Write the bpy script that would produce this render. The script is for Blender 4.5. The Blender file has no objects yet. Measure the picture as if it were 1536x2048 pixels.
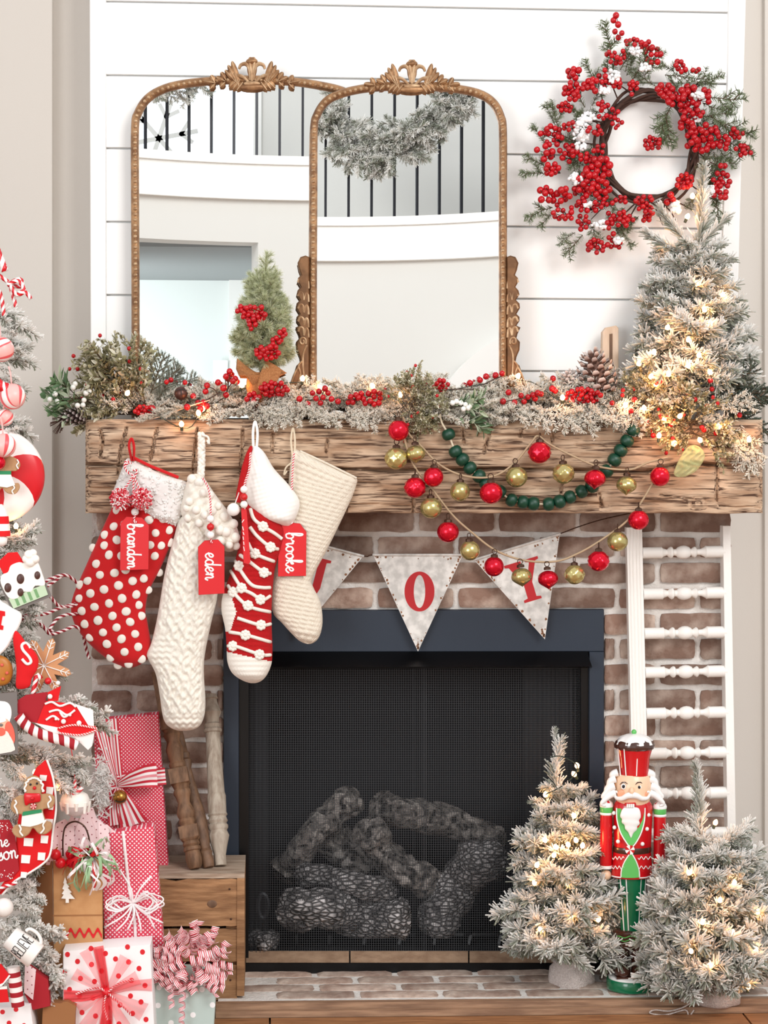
import bpy, math, random
import numpy as np
from mathutils import Vector, Matrix, noise as mnoise

random.seed(7)
RNG = np.random.default_rng(11)
scene = bpy.context.scene
COL = scene.collection
PI = math.pi

# ---------------------------------------------------------------- camera
F = 4300.0                      # focal length in pixels of the 1536 x 2048 frame
YAW, PITCH, ROLL = 0.0537, math.atan(174 / 4300.0), 0.005
CAM = Vector((-0.307, -5.7, 1.489))
_r0 = Vector((math.cos(YAW), -math.sin(YAW), 0))
FWD = Vector((math.sin(YAW) * math.cos(PITCH), math.cos(YAW) * math.cos(PITCH), -math.sin(PITCH)))
_u0 = _r0.cross(FWD)
RIGHT = _r0 * math.cos(ROLL) + _u0 * math.sin(ROLL)
UP = -_r0 * math.sin(ROLL) + _u0 * math.cos(ROLL)
cam_data = bpy.data.cameras.new('camera')
cam_data.sensor_fit = 'VERTICAL'
cam_data.sensor_height = 36.0
cam_data.lens = F / 2048.0 * 36.0
cam_data.clip_end = 100
cam = bpy.data.objects.new('camera', cam_data)
M = Matrix.Identity(4)
for i in range(3):
    M[i][0], M[i][1], M[i][2], M[i][3] = RIGHT[i], UP[i], -FWD[i], CAM[i]
cam.matrix_world = M
COL.objects.link(cam)
scene.camera = cam

# ---------------------------------------------------------------- light
scene.view_settings.view_transform = 'Standard'
scene.view_settings.look = 'None'
scene.view_settings.gamma = 1.0
scene.view_settings.use_curve_mapping = False
scene.view_settings.exposure = 0.2
world = bpy.data.worlds.new('world')
scene.world = world
world.use_nodes = True
bg = world.node_tree.nodes['Background']
bg.inputs[0].default_value = (0.97, 0.985, 1.0, 1)
bg.inputs[1].default_value = 0.72

def area_light(name, loc, target, sx, sy, power, color):
    l = bpy.data.lights.new(name, 'AREA')
    l.shape = 'RECTANGLE'
    l.size, l.size_y, l.energy, l.color = sx, sy, power, color
    o = bpy.data.objects.new(name, l)
    o.location = loc
    o.rotation_euler = (Vector(target) - Vector(loc)).to_track_quat('-Z', 'Y').to_euler()
    COL.objects.link(o)
    return o
area_light('stair_fill_light', (-2.2, -4.6, 4.6), (0.2, -9.6, 3.3), 2.2, 1.8, 180, (1.0, 0.99, 0.97))  # added fill, brightens the balcony side in the mirrors; no actual window
area_light('hall_fill_light', (-2.9, -11.6, 1.7), (-0.9, -13.6, 1.6), 1.2, 1.8, 60, (0.95, 0.99, 1.0))  # added fill, kept out of view, to brighten the mirrored hall
area_light('front_fill_light', (-3.0, -5.6, 1.9), (0.3, -0.1, 0.8), 2.2, 2.4, 95, (0.97, 0.985, 1.0))  # added frontal fill to lift the trees and garland, not an actual window
area_light('assumed_key_light', (2.3, -5.2, 4.3), (0.0, 0.0, 1.2), 2.4, 2.2, 165, (1.0, 0.985, 0.96))  # assumed key light, set upper right to suit the shadows; no window stands here

def bulb_light(p, power, color=(1.0, 0.43, 0.15)):
    l = bpy.data.lights.new('fairy_light', 'POINT')
    l.energy, l.color, l.shadow_soft_size = power, color, 0.012
    o = bpy.data.objects.new('fairy_light', l)
    o.location = p
    COL.objects.link(o)

# ---------------------------------------------------------------- photograph pixels to points at a real depth
def W(px, py, y):
    d = FWD + RIGHT * ((px - 768) / F) - UP * ((py - 1024) / F)
    return CAM + d * ((y - CAM.y) / d.y)
def Wn(px, py, y):
    px, py, y = np.broadcast_arrays(np.asarray(px, float), np.asarray(py, float), np.asarray(y, float))
    d = np.array(FWD) + np.multiply.outer((px - 768) / F, np.array(RIGHT)) - np.multiply.outer((py - 1024) / F, np.array(UP))
    return np.array(CAM) + d * ((y - CAM.y) / d[..., 1])[..., None]
def sc(y):
    return (y - CAM.y) / F
def spline(pts, k=6, closed=False):
    P = [np.array(p, float) for p in pts]
    n = len(P)
    out = []
    for i in range(n if closed else n - 1):
        if closed:
            a, b, c, d = P[(i - 1) % n], P[i], P[(i + 1) % n], P[(i + 2) % n]
        else:
            a, b, c, d = P[max(i - 1, 0)], P[i], P[i + 1], P[min(i + 2, n - 1)]
        for j in range(k):
            t = j / k
            out.append(0.5 * ((2 * b) + (c - a) * t + (2 * a - 5 * b + 4 * c - d) * t * t + (3 * b - a - 3 * c + d) * t ** 3))
    if not closed:
        out.append(P[-1])
    return [tuple(float(x) for x in q) for q in out]
def circ(cx, cy, r, n=24, ry=None, a0=0.0):
    ry = r if ry is None else ry
    return [(cx + r * math.cos(a0 + 2 * PI * i / n), cy + ry * math.sin(a0 + 2 * PI * i / n)) for i in range(n)]
def rot2(pts, cx, cy, deg):
    c, s = math.cos(math.radians(deg)), math.sin(math.radians(deg))
    return [(cx + (x - cx) * c - (y - cy) * s, cy + (x - cx) * s + (y - cy) * c) for x, y in pts]

# ---------------------------------------------------------------- materials
def lin(c):
    return tuple((v / 255 / 12.92) if v / 255 <= 0.04045 else ((v / 255 + 0.055) / 1.055) ** 2.4 for v in c) + (1.0,)
MATS = {}
def mat(name, col, rough=0.6, metal=0.0, col2=None, ns=20.0, stretch=(1, 1, 1), bump=0.0, bs=60.0, rnd=0.0, attr=False,
        emit=0.0, alpha=1.0, trans=0.0, coat=0.0, lo=0.35, hi=0.65, detail=4.0, sheen=0.0, sss=0.0, bstretch=None, thin=0.0):
    m = bpy.data.materials.new(name)
    m.use_nodes = True
    nt = m.node_tree
    b = nt.nodes['Principled BSDF']
    def I(k, v):
        if k in b.inputs:
            b.inputs[k].default_value = v
    I('Roughness', rough); I('Metallic', metal); I('Alpha', alpha); I('Transmission Weight', trans); I('Coat Weight', coat)
    I('Sheen Weight', sheen); I('Subsurface Weight', sss)
    c = lin(col)
    I('Base Color', c)
    if sss:
        I('Subsurface Radius', (0.01, 0.006, 0.004)); I('Subsurface Scale', 0.3)
    src = None
    tc = None
    def coords(st):
        nonlocal tc
        if tc is None:
            tc = nt.nodes.new('ShaderNodeTexCoord')
        mp = nt.nodes.new('ShaderNodeMapping')
        mp.inputs['Scale'].default_value = st
        nt.links.new(tc.outputs['Object'], mp.inputs['Vector'])
        return mp.outputs['Vector']
    if attr:
        a = nt.nodes.new('ShaderNodeAttribute')
        a.attribute_name = 'tint'
        src = a.outputs['Color']
    elif col2 is not None:
        n = nt.nodes.new('ShaderNodeTexNoise')
        n.inputs['Scale'].default_value = ns
        n.inputs['Detail'].default_value = detail
        nt.links.new(coords(stretch), n.inputs['Vector'])
        r = nt.nodes.new('ShaderNodeValToRGB')
        r.color_ramp.elements[0].position, r.color_ramp.elements[0].color = lo, c
        r.color_ramp.elements[1].position, r.color_ramp.elements[1].color = hi, lin(col2)
        nt.links.new(n.outputs[0], r.inputs[0])
        src = r.outputs[0]
    if rnd > 0:
        oi = nt.nodes.new('ShaderNodeObjectInfo')
        mr = nt.nodes.new('ShaderNodeMapRange')
        mr.inputs['To Min'].default_value, mr.inputs['To Max'].default_value = 1 - rnd, 1 + rnd
        nt.links.new(oi.outputs['Random'], mr.inputs['Value'])
        hs = nt.nodes.new('ShaderNodeHueSaturation')
        nt.links.new(mr.outputs[0], hs.inputs['Value'])
        if src is None:
            hs.inputs['Color'].default_value = c
        else:
            nt.links.new(src, hs.inputs['Color'])
        src = hs.outputs[0]
    if src is not None:
        nt.links.new(src, b.inputs['Base Color'])
    if emit > 0:
        I('Emission Color', c); I('Emission Strength', emit)
    if bump > 0:
        n = nt.nodes.new('ShaderNodeTexNoise')
        n.inputs['Scale'].default_value = bs
        n.inputs['Detail'].default_value = 5
        nt.links.new(coords(bstretch or stretch), n.inputs['Vector'])
        bp = nt.nodes.new('ShaderNodeBump')
        bp.inputs['Strength'].default_value = bump
        bp.inputs['Distance'].default_value = 0.01
        nt.links.new(n.outputs[0], bp.inputs['Height'])
        nt.links.new(bp.outputs[0], b.inputs['Normal'])
    if thin > 0:
        tr = nt.nodes.new('ShaderNodeBsdfTranslucent')
        mx = nt.nodes.new('ShaderNodeMixShader')
        mx.inputs[0].default_value = thin
        if src is not None:
            nt.links.new(src, tr.inputs['Color'])
        else:
            tr.inputs['Color'].default_value = c
        nt.links.new(b.outputs[0], mx.inputs[1]); nt.links.new(tr.outputs[0], mx.inputs[2])
        nt.links.new(mx.outputs[0], nt.nodes['Material Output'].inputs['Surface'])
    MATS[name] = m
    return m

def grain_mat(name, dark, light, line, ns, stretch, gs, gstretch, glo, ghi, bump, bs, cell=False, rough=0.85):
    """Wood or charred bark: broad tone from one noise, thin dark lines from a second one (or from cell edges)."""
    m = mat(name, dark, rough, col2=light, ns=ns, stretch=stretch, lo=0.3, hi=0.7, detail=8)
    nt = m.node_tree
    b = nt.nodes['Principled BSDF']
    src = b.inputs['Base Color'].links[0].from_socket
    tc = nt.nodes.new('ShaderNodeTexCoord')
    mp = nt.nodes.new('ShaderNodeMapping')
    mp.inputs['Scale'].default_value = gstretch
    nt.links.new(tc.outputs['Object'], mp.inputs['Vector'])
    if cell:
        n = nt.nodes.new('ShaderNodeTexVoronoi')
        n.feature = 'DISTANCE_TO_EDGE'
        n.inputs['Scale'].default_value = gs
    else:
        n = nt.nodes.new('ShaderNodeTexNoise')
        n.inputs['Scale'].default_value = gs
        n.inputs['Detail'].default_value = 9
        n.inputs['Distortion'].default_value = 0.6
    nt.links.new(mp.outputs[0], n.inputs['Vector'])
    r = nt.nodes.new('ShaderNodeMapRange')
    r.inputs['From Min'].default_value, r.inputs['From Max'].default_value = glo, ghi
    nt.links.new(n.outputs[0], r.inputs['Value'])
    mx = nt.nodes.new('ShaderNodeMix')
    mx.data_type = 'RGBA'
    nt.links.new(r.outputs[0], mx.inputs[0])
    mx.inputs[6].default_value = lin(line)
    nt.links.new(src, mx.inputs[7])
    nt.links.new(mx.outputs[2], b.inputs['Base Color'])
    bp = nt.nodes.new('ShaderNodeBump')
    bp.inputs['Strength'].default_value = bump
    bp.inputs['Distance'].default_value = 0.008
    nt.links.new(r.outputs[0], bp.inputs['Height'])
    nt.links.new(bp.outputs[0], b.inputs['Normal'])
    return m

def dot_mat(name, base, dot, pitch, rad, rough=0.45):
    """Printed paper: dots on a staggered grid over the front of a box, from object coordinates."""
    m = mat(name, base, rough)
    nt = m.node_tree
    b = nt.nodes['Principled BSDF']
    tc = nt.nodes.new('ShaderNodeTexCoord')
    mp = nt.nodes.new('ShaderNodeMapping')
    mp.inputs['Rotation'].default_value = (0, math.radians(45), 0)
    mp.inputs['Scale'].default_value = (1 / pitch,) * 3
    nt.links.new(tc.outputs['Object'], mp.inputs['Vector'])
    sx = nt.nodes.new('ShaderNodeSeparateXYZ')
    nt.links.new(mp.outputs[0], sx.inputs[0])
    def node(op, a, bb=None):
        n = nt.nodes.new('ShaderNodeMath')
        n.operation = op
        for k, v in enumerate((a, bb)):
            if v is None:
                continue
            if isinstance(v, (int, float)):
                n.inputs[k].default_value = v
            else:
                nt.links.new(v, n.inputs[k])
        return n.outputs[0]
    def cell(o):
        q = node('SUBTRACT', node('FRACT', o), 0.5)
        return node('MULTIPLY', q, q)
    d = node('ADD', cell(sx.outputs[0]), cell(sx.outputs[2]))
    k = node('LESS_THAN', d, rad * rad)
    mx = nt.nodes.new('ShaderNodeMix')
    mx.data_type = 'RGBA'
    nt.links.new(k, mx.inputs[0])
    mx.inputs[6].default_value, mx.inputs[7].default_value = lin(base), lin(dot)
    nt.links.new(mx.outputs[2], b.inputs['Base Color'])
    return m

# ---------------------------------------------------------------- mesh building
class MB:
    def __init__(self):
        self.v, self.f, self.m, self.n = [], [], [], 0
        self.c = []
    def add(self, verts, faces, mi=0, col=None):
        verts = [tuple(p) for p in verts] if not isinstance(verts, np.ndarray) else verts.reshape(-1, 3).tolist()
        b = self.n
        self.v.extend(verts)
        self.n += len(verts)
        for k, fc in enumerate(faces):
            self.f.append([b + q for q in fc])
            self.m.append(mi if isinstance(mi, int) else mi[k])
        if col is not None:
            self.c.extend([col] * len(verts) if not isinstance(col, list) else col)
        return self
    def box(self, c, s, rot=None, mi=0, col=None):
        c = Vector(c)
        vs = []
        for dx in (-.5, .5):
            for dy in (-.5, .5):
                for dz in (-.5, .5):
                    p = Vector((dx * s[0], dy * s[1], dz * s[2]))
                    vs.append(c + (rot @ p if rot is not None else p))
        return self.add(vs, [(0, 1, 3, 2), (4, 6, 7, 5), (0, 4, 5, 1), (2, 3, 7, 6), (0, 2, 6, 4), (1, 5, 7, 3)], mi, col)
    def hexa(self, front, back, mi=0):
        """8 corners: front quad and back quad in the same order (seen from the front: clockwise from top left)."""
        vs = list(front) + list(back)
        return self.add(vs, [(3, 2, 1, 0), (4, 5, 6, 7), (0, 1, 5, 4), (1, 2, 6, 5), (2, 3, 7, 6), (3, 0, 4, 7)], mi)
    def tube(self, pts, r, n=8, mi=0, closed=False, cap=True, flat=1.0, up=None, col=None, tw=0.0):
        P = [Vector(p) for p in pts]
        N = len(P)
        rr = [r] * N if isinstance(r, (int, float)) else list(r)
        vs, prev = [], None
        for i in range(N):
            if closed:
                t = P[(i + 1) % N] - P[i - 1]
            else:
                t = P[min(i + 1, N - 1)] - P[max(i - 1, 0)]
            if t.length < 1e-9:
                t = Vector((0, 0, 1))
            t.normalize()
            if prev is None:
                a = Vector(up) if up is not None else (Vector((0, 1, 0)) if abs(t.y) < 0.9 else Vector((1, 0, 0)))
            else:
                a = prev
            a = a - t * a.dot(t)
            if a.length < 1e-6:
                a = Vector((1, 0, 0)) - t * t.x
            a.normalize()
            prev = a
            b = t.cross(a)
            for j in range(n):
                g = 2 * PI * j / n + i * tw
                vs.append(P[i] + a * (math.cos(g) * rr[i] * flat) + b * (math.sin(g) * rr[i]))
        fs, ms = [], []
        for i in range(N if closed else N - 1):
            i2 = (i + 1) % N
            for j in range(n):
                j2 = (j + 1) % n
                fs.append((i * n + j, i * n + j2, i2 * n + j2, i2 * n + j))
                ms.append(mi(i, j) if callable(mi) else mi)
        if cap and not closed:
            fs.append(tuple(range(n - 1, -1, -1))); ms.append(ms[0])
            fs.append(tuple((N - 1) * n + j for j in range(n))); ms.append(ms[-2])
        return self.add(vs, fs, ms, col)
    def lathe(self, prof, n=20, mat4=None, mi=0, sx=1.0, sy=1.0, col=None, rad=None, tw=0.0):
        """prof: (r, z) from bottom to top, spun round local Z; rad(a, k) scales the radius."""
        vs, K = [], len(prof)
        for k, (r, z) in enumerate(prof):
            for j in range(n):
                g = 2 * PI * j / n + k * tw
                q = r * (rad(g, k) if rad else 1.0)
                p = Vector((q * math.cos(g) * sx, q * math.sin(g) * sy, z))
                vs.append(mat4 @ p if mat4 is not None else p)
        fs, ms = [], []
        for k in range(K - 1):
            for j in range(n):
                j2 = (j + 1) % n
                fs.append((k * n + j, k * n + j2, (k + 1) * n + j2, (k + 1) * n + j))
                ms.append(mi(k, j) if callable(mi) else mi)
        fs.append(tuple(range(n - 1, -1, -1))); ms.append(ms[0])
        fs.append(tuple((K - 1) * n + j for j in range(n))); ms.append(ms[-2])
        return self.add(vs, fs, ms, col)
    def ball(self, c, r, n=12, k=8, mi=0, s=(1, 1, 1), rot=None, col=None):
        c = Vector(c)
        pr = [(max(math.sin(PI * i / k), 0.02) * r, -math.cos(PI * i / k) * r) for i in range(k + 1)]
        M4 = Matrix.Translation(c) @ (rot.to_4x4() if rot is not None else Matrix.Identity(4)) @ Matrix.Diagonal((s[0], s[1], s[2], 1))
        return self.lathe(pr, n, M4, mi, col=col)
    def prism(self, out, y, th, mi=0, side=None, ybend=None, bev=0.0):
        """An outline in pixels at depth y, th metres thick (towards +y), front edge slightly rounded when bev > 0."""
        area = sum(out[i][0] * out[(i + 1) % len(out)][1] - out[(i + 1) % len(out)][0] * out[i][1] for i in range(len(out)))
        if area < 0:
            out = out[::-1]
        n = len(out)
        yy = (lambda q: y + (ybend(q) if ybend else 0.0))
        rings = []
        if bev > 0:
            cx = []
            for i in range(n):
                p0, p1, p2 = out[i - 1], out[i], out[(i + 1) % n]
                e1 = Vector((p1[0] - p0[0], p1[1] - p0[1])); e2 = Vector((p2[0] - p1[0], p2[1] - p1[1]))
                nn = Vector((-e1.y, e1.x)).normalized() + Vector((-e2.y, e2.x)).normalized() if e1.length > 1e-6 and e2.length > 1e-6 else Vector((0, 0))
                if nn.length > 1e-6:
                    nn.normalize()
                b = bev / sc(y)
                cx.append((p1[0] + nn.x * b, p1[1] + nn.y * b))
            rings.append([W(a, b, yy((a, b))) for a, b in cx])
            rings.append([W(a, b, yy((a, b)) + bev) for a, b in out])
        else:
            rings.append([W(a, b, yy((a, b))) for a, b in out])
        back = []
        for a, b in out:
            p = W(a, b, yy((a, b)))
            back.append(Vector((p.x, p.y + th, p.z)))
        rings.append(back)
        vs = [p for r in rings for p in r]
        fs = [tuple(range(n))]
        ms = [mi]
        for k in range(len(rings) - 1):
            for i in range(n):
                j = (i + 1) % n
                fs.append((k * n + i, (k + 1) * n + i, (k + 1) * n + j, k * n + j))
                ms.append(mi if side is None else side)
        o = (len(rings) - 1) * n
        fs.append(tuple(o + i for i in range(n - 1, -1, -1))); ms.append(mi if side is None else side)
        return self.add(vs, fs, ms)
    def grid(self, P, mi=0, wrap=False, colfn=None):
        """P: array rows x cols x 3."""
        R, Cn = P.shape[:2]
        fs, ms = [], []
        for i in range(R - 1):
            for j in range(Cn if wrap else Cn - 1):
                j2 = (j + 1) % Cn
                fs.append((i * Cn + j, i * Cn + j2, (i + 1) * Cn + j2, (i + 1) * Cn + j))
                ms.append(mi(i, j) if callable(mi) else mi)
        return self.add(P.reshape(-1, 3), fs, ms)
    def mesh(self, name, mats, origin=(0, 0, 0), smooth=35):
        me = bpy.data.meshes.new(name)
        if self.n:
            v = np.array(self.v, float) - np.array(origin, float)
            me.from_pydata(v.tolist(), [], self.f)
            for m in mats:
                me.materials.append(MATS[m])
            if len(mats) > 1:
                me.polygons.foreach_set('material_index', self.m)
            if self.c:
                ca = me.color_attributes.new('tint', 'FLOAT_COLOR', 'POINT')
                ca.data.foreach_set('color', np.array(self.c, float).ravel())
            if smooth:
                me.polygons.foreach_set('use_smooth', [True] * len(me.polygons))
                if smooth < 180:
                    me.set_sharp_from_angle(angle=math.radians(smooth))
        me.update()
        return me
    def build(self, name, mats, parent=None, label=None, cat=None, group=None, kind=None, smooth=35):
        if isinstance(mats, str):
            mats = [mats]
        if parent is not None:
            org = WLOC[parent.name]
        else:
            v = np.array(self.v, float)
            lo, hi = v.min(0), v.max(0)
            org = Vector(((lo[0] + hi[0]) / 2, (lo[1] + hi[1]) / 2, lo[2]))
        o = bpy.data.objects.new(name, self.mesh(name, mats, org, smooth))
        COL.objects.link(o)
        if parent is not None:
            o.parent = parent
        else:
            o.location = org
        WLOC[o.name] = Vector(org)
        return tag(o, label, cat, group, kind)
WLOC = {}
def tag(o, label=None, cat=None, group=None, kind=None):
    for k, v in (('label', label), ('category', cat), ('group', group), ('kind', kind)):
        if v:
            o[k] = v
    return o
def thing(name, label, cat, loc, group=None, kind=None):
    o = bpy.data.objects.new(name, None)
    o.empty_display_size = 0.05
    o.location = loc
    COL.objects.link(o)
    WLOC[o.name] = Vector(loc)
    return tag(o, label, cat, group, kind)
def inst(name, me, parent, M4, label=None, kind=None):
    """A part that shares mesh data, at world matrix M4."""
    o = bpy.data.objects.new(name, me)
    COL.objects.link(o)
    if parent is not None:
        o.parent = parent
        o.matrix_basis = Matrix.Translation(-WLOC[parent.name]) @ M4
        WLOC[o.name] = WLOC[parent.name]
        if any(c.parent is not None for c in (parent,)) is None:
            pass
    else:
        o.matrix_basis = M4
    WLOC[o.name] = M4.translation.copy()
    return tag(o, label, None, None, kind)
def aim(p, d, up=(0, 0, 1), s=1.0, roll=0.0):
    """Matrix at p with local Z along d, local Y as near up as can be."""
    z = Vector(d).normalized()
    u = Vector(up)
    x = u.cross(z)
    if x.length < 1e-5:
        x = Vector((1, 0, 0)).cross(z)
    x.normalize()
    y = z.cross(x)
    R = Matrix((x, y, z)).transposed().to_4x4()
    return Matrix.Translation(Vector(p)) @ R @ Matrix.Rotation(roll, 4, 'Z') @ (Matrix.Scale(s, 4) if isinstance(s, (int, float)) else Matrix.Diagonal((s[0], s[1], s[2], 1)))

def pillow(mb, outline, yb, T, step=4.0, cols=24, mi=0, disp=None, back=0.3, edge=26.0, sm=5, power=0.5):
    """A stuffed shape from an outline in pixels whose rows are single spans; returns depth(px, py) of its front."""
    out = spline(outline, sm, True) if sm else outline
    xs = np.array([p[0] for p in out]); ys = np.array([p[1] for p in out])
    y0, y1 = ys.min(), ys.max()
    n = max(4, int((y1 - y0) / step))
    rows = y0 + (y1 - y0) * (0.5 - 0.5 * np.cos(PI * np.linspace(0.012, 0.988, n))) if n < 20 else np.concatenate(([y0 + .3, y0 + 1.2], np.linspace(y0 + 3, y1 - 3, n), [y1 - 1.2, y1 - .3]))
    x2, y2 = np.roll(xs, -1), np.roll(ys, -1)
    spans = []
    for r in rows:
        m = ((ys <= r) & (y2 > r)) | ((y2 <= r) & (ys > r))
        cr = xs[m] + (r - ys[m]) / (y2[m] - ys[m]) * (x2[m] - xs[m])
        spans.append((cr.min(), cr.max()))
    L = np.array([s[0] for s in spans]); R = np.array([s[1] for s in spans])
    def thick(r, w):
        e = np.minimum(r - y0, y1 - r)
        k = np.clip(e / edge, 0, 1)
        return T * np.sqrt(np.clip(1 - (1 - k) ** 2, 0.0, 1)) * np.clip(w / 60.0, 0.15, 1) ** 0.7
    u = np.sin(np.linspace(-PI / 2, PI / 2, cols + 1))
    PX = (L + R)[:, None] / 2 + u[None] * (R - L)[:, None] / 2
    PY = np.repeat(rows[:, None], cols + 1, 1)
    Dp = thick(rows, R - L)[:, None] * np.clip(1 - u[None] ** 2, 0, 1) ** power
    D2 = Dp.copy()
    if disp is not None:
        D2 = D2 + disp(PX, PY) * np.clip(1 - u[None] ** 6, 0, 1)
    fr = Wn(PX, PY, yb - D2)
    bk = Wn(PX[:, 1:-1][:, ::-1], PY[:, 1:-1], yb + back * Dp[:, 1:-1][:, ::-1])
    A = np.concatenate([fr, bk], 1)
    def mi2(i, j):
        if callable(mi):
            q = 2 * cols - 1 - j
            q = q if q <= cols else 2 * cols - q
            return mi(PX[i, q], PY[i, 0])
        return mi
    mb.grid(A[:, ::-1], mi2, wrap=True)
    Cn = A.shape[1]
    def depth(px, py):
        l, r = np.interp(py, rows, L), np.interp(py, rows, R)
        uu = (px - (l + r) / 2) / max((r - l) / 2, 1e-3)
        return float(yb - thick(py, r - l) * max(1 - uu * uu, 0.0) ** power)
    return depth

def ribbon(mb, pts, width, mi=0, across=1, wdir=None, th=0.0006):
    """A flat strip along world points; wdir: the strip's width direction (default: kept upright to the camera)."""
    P = [Vector(p) for p in pts]
    rows = []
    for i, p in enumerate(P):
        t = (P[min(i + 1, len(P) - 1)] - P[max(i - 1, 0)])
        if t.length < 1e-9:
            t = Vector((0, 0, 1))
        t.normalize()
        w = Vector(wdir[i]) if isinstance(wdir, list) else (Vector(wdir) if wdir is not None else t.cross(Vector((0, -1, 0))))
        if w.length < 1e-5:
            w = Vector((1, 0, 0))
        w.normalize()
        ww = width[i] if isinstance(width, (list, tuple)) else width
        rows.append([p + w * (ww * (k / across - 0.5)) for k in range(across + 1)])
    A = np.array([[tuple(q) for q in r] for r in rows])
    mb.grid(A, (lambda i, j: mi(i, j)) if callable(mi) else mi)

# ---------------------------------------------------------------- material list
mat('white_paint', (247, 246, 243), 0.5)
mat('board_paint', (250, 249, 247), 0.45, bump=0.03, bs=30)
mat('wall_paint', (214, 208, 201), 0.85, bump=0.03, bs=200)
mat('wall_paint_shaded', (203, 196, 188), 0.85, bump=0.03, bs=200)  # same wall paint, with the left side's shade put into the colour
mat('hall_paint', (226, 225, 221), 0.85)
mat('pale_paint', (234, 240, 238), 0.85)
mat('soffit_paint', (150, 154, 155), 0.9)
mat('iron', (38, 38, 44), 0.45, 0.4)
mat('mortar', (224, 217, 210), 0.95, col2=(240, 236, 231), ns=25, bump=0.5, bs=120)
mat('brick', (136, 108, 94), 0.92, col2=(196, 176, 162), ns=16, bump=0.45, bs=90, rnd=0.24, lo=0.44, hi=0.72, detail=10)
mat('hearth_brick', (156, 130, 116), 0.9, col2=(205, 186, 172), ns=20, bump=0.4, bs=90, rnd=0.2, lo=0.38, hi=0.7, detail=8)
grain_mat('beam_wood', (152, 114, 84), (222, 194, 166), (78, 52, 36), 7, (1, 4, 6), 170, (.06, 1, 1), .36, .52, .32, 30)
mat('floor_wood', (126, 82, 50), 0.45, col2=(166, 116, 76), ns=7, stretch=(1.5, 12, 12), rnd=0.12, detail=8)
mat('trim_wood', (128, 96, 74), 0.6, col2=(168, 132, 104), ns=7, stretch=(1.5, 14, 14), detail=8)
mat('crate_wood', (128, 90, 58), 0.8, col2=(176, 132, 92), ns=7, stretch=(1.4, 8, 8), bump=0.4, bs=12, rnd=0.08, detail=8)
mat('crate_top', (150, 126, 106), 0.85, col2=(190, 170, 150), ns=9, stretch=(1.4, 9, 9), bump=0.4, bs=12, detail=8)
mat('spindle_brown', (98, 70, 48), 0.65, col2=(140, 104, 76), ns=14, stretch=(5, 5, 1), bump=0.2, bs=30, detail=6)
mat('spindle_dark', (92, 66, 48), 0.6, col2=(124, 92, 68), ns=14, stretch=(5, 5, 1), bump=0.2, bs=30)
mat('spindle_grey', (152, 136, 120), 0.75, col2=(186, 174, 158), ns=16, stretch=(5, 5, 1), bump=0.3, bs=30)
mat('tan_wood', (206, 178, 152), 0.7, col2=(226, 202, 180), ns=12, stretch=(4, 4, 1))
mat('gold_frame', (122, 84, 54), 0.45, 0.55, col2=(176, 134, 94), ns=40, bump=0.1, bs=150)
mat('gold_dark', (104, 72, 46), 0.5, 0.5, col2=(134, 96, 64), ns=40)
mat('gold_light', (200, 168, 132), 0.42, 0.5, col2=(156, 118, 84), ns=60)
mat('glass_mirror', (250, 252, 252), 0.0, 1.0)
mat('black_steel', (44, 54, 68), 0.42, 0.2, bump=0.06, bs=700)
mat('black_gloss', (14, 14, 16), 0.3, 0.3)
mat('firebox_black', (26, 27, 30), 0.85)
mat('mesh_wire', (74, 76, 80), 0.5, 0.6)
mat('ledge_brick', (146, 116, 92), 0.9, col2=(170, 140, 114), ns=30, bump=0.2, bs=120)
grain_mat('char_log', (70, 67, 67), (216, 211, 211), (12, 11, 11), 26, (1, 1, 1), 62, (.7, 1, 1.5), -.02, .22, 1.0, 30, True, .95)
grain_mat('bark_log', (96, 89, 84), (184, 176, 170), (24, 22, 20), 22, (1, 1, 1), 70, (.7, .7, .7), .36, .56, 1.0, 30, False, .95)
mat('red_felt', (196, 16, 22), 0.95, sheen=0.15, bump=0.15, bs=500)
mat('red_knit', (188, 12, 18), 0.95, bump=0.5, bs=420)
mat('cream_knit', (244, 238, 226), 0.95, bump=0.35, bs=420)
mat('cream_wool', (246, 240, 230), 0.95, bump=0.3, bs=500)
mat('ivory_yarn', (240, 228, 210), 0.9, bump=0.5, bs=380)
mat('white_wool', (250, 247, 242), 0.95)
mat('fur', (254, 252, 249), 0.95, thin=0.25)
mat('tag_red', (216, 20, 30), 0.4)
mat('tag_edge', (176, 14, 24), 0.5)
mat('white_ink', (255, 250, 248), 0.6)
mat('black_ink', (40, 36, 36), 0.6)
mat('red_yarn', (206, 24, 44), 0.9)
mat('pink_yarn', (236, 120, 130), 0.9)
mat('white_yarn', (250, 240, 238), 0.9)
mat('wine_yarn', (150, 26, 40), 0.9)
mat('bead_red', (204, 24, 28), 0.4)
mat('bead_white', (250, 247, 243), 0.45)
mat('bead_green', (8, 56, 40), 0.32, trans=0.15, bump=0.12, bs=260, col2=(20, 78, 56), ns=60)
mat('twine', (196, 168, 136), 0.9, bump=0.4, bs=900)
mat('pale_cord', (228, 212, 186), 0.9)
mat('bauble_red', (222, 18, 46), 0.16, 0.6, rnd=0.06)
mat('bauble_gold', (200, 184, 122), 0.2, 0.72, rnd=0.08)
mat('cap_rust', (96, 66, 50), 0.5, 0.6, col2=(60, 42, 34), ns=200)
mat('galvanized', (204, 202, 198), 0.5, 0.25, col2=(236, 234, 230), ns=42, lo=0.4, hi=0.62, detail=3)
mat('rust', (128, 84, 56), 0.8, 0.1, col2=(160, 116, 84), ns=300)
mat('letter_red', (190, 26, 34), 0.55)
mat('chipped_white', (246, 243, 238), 0.55, bump=0.08, bs=120)
mat('needles', (120, 130, 110), 0.75, attr=True, thin=0.35)
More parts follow.
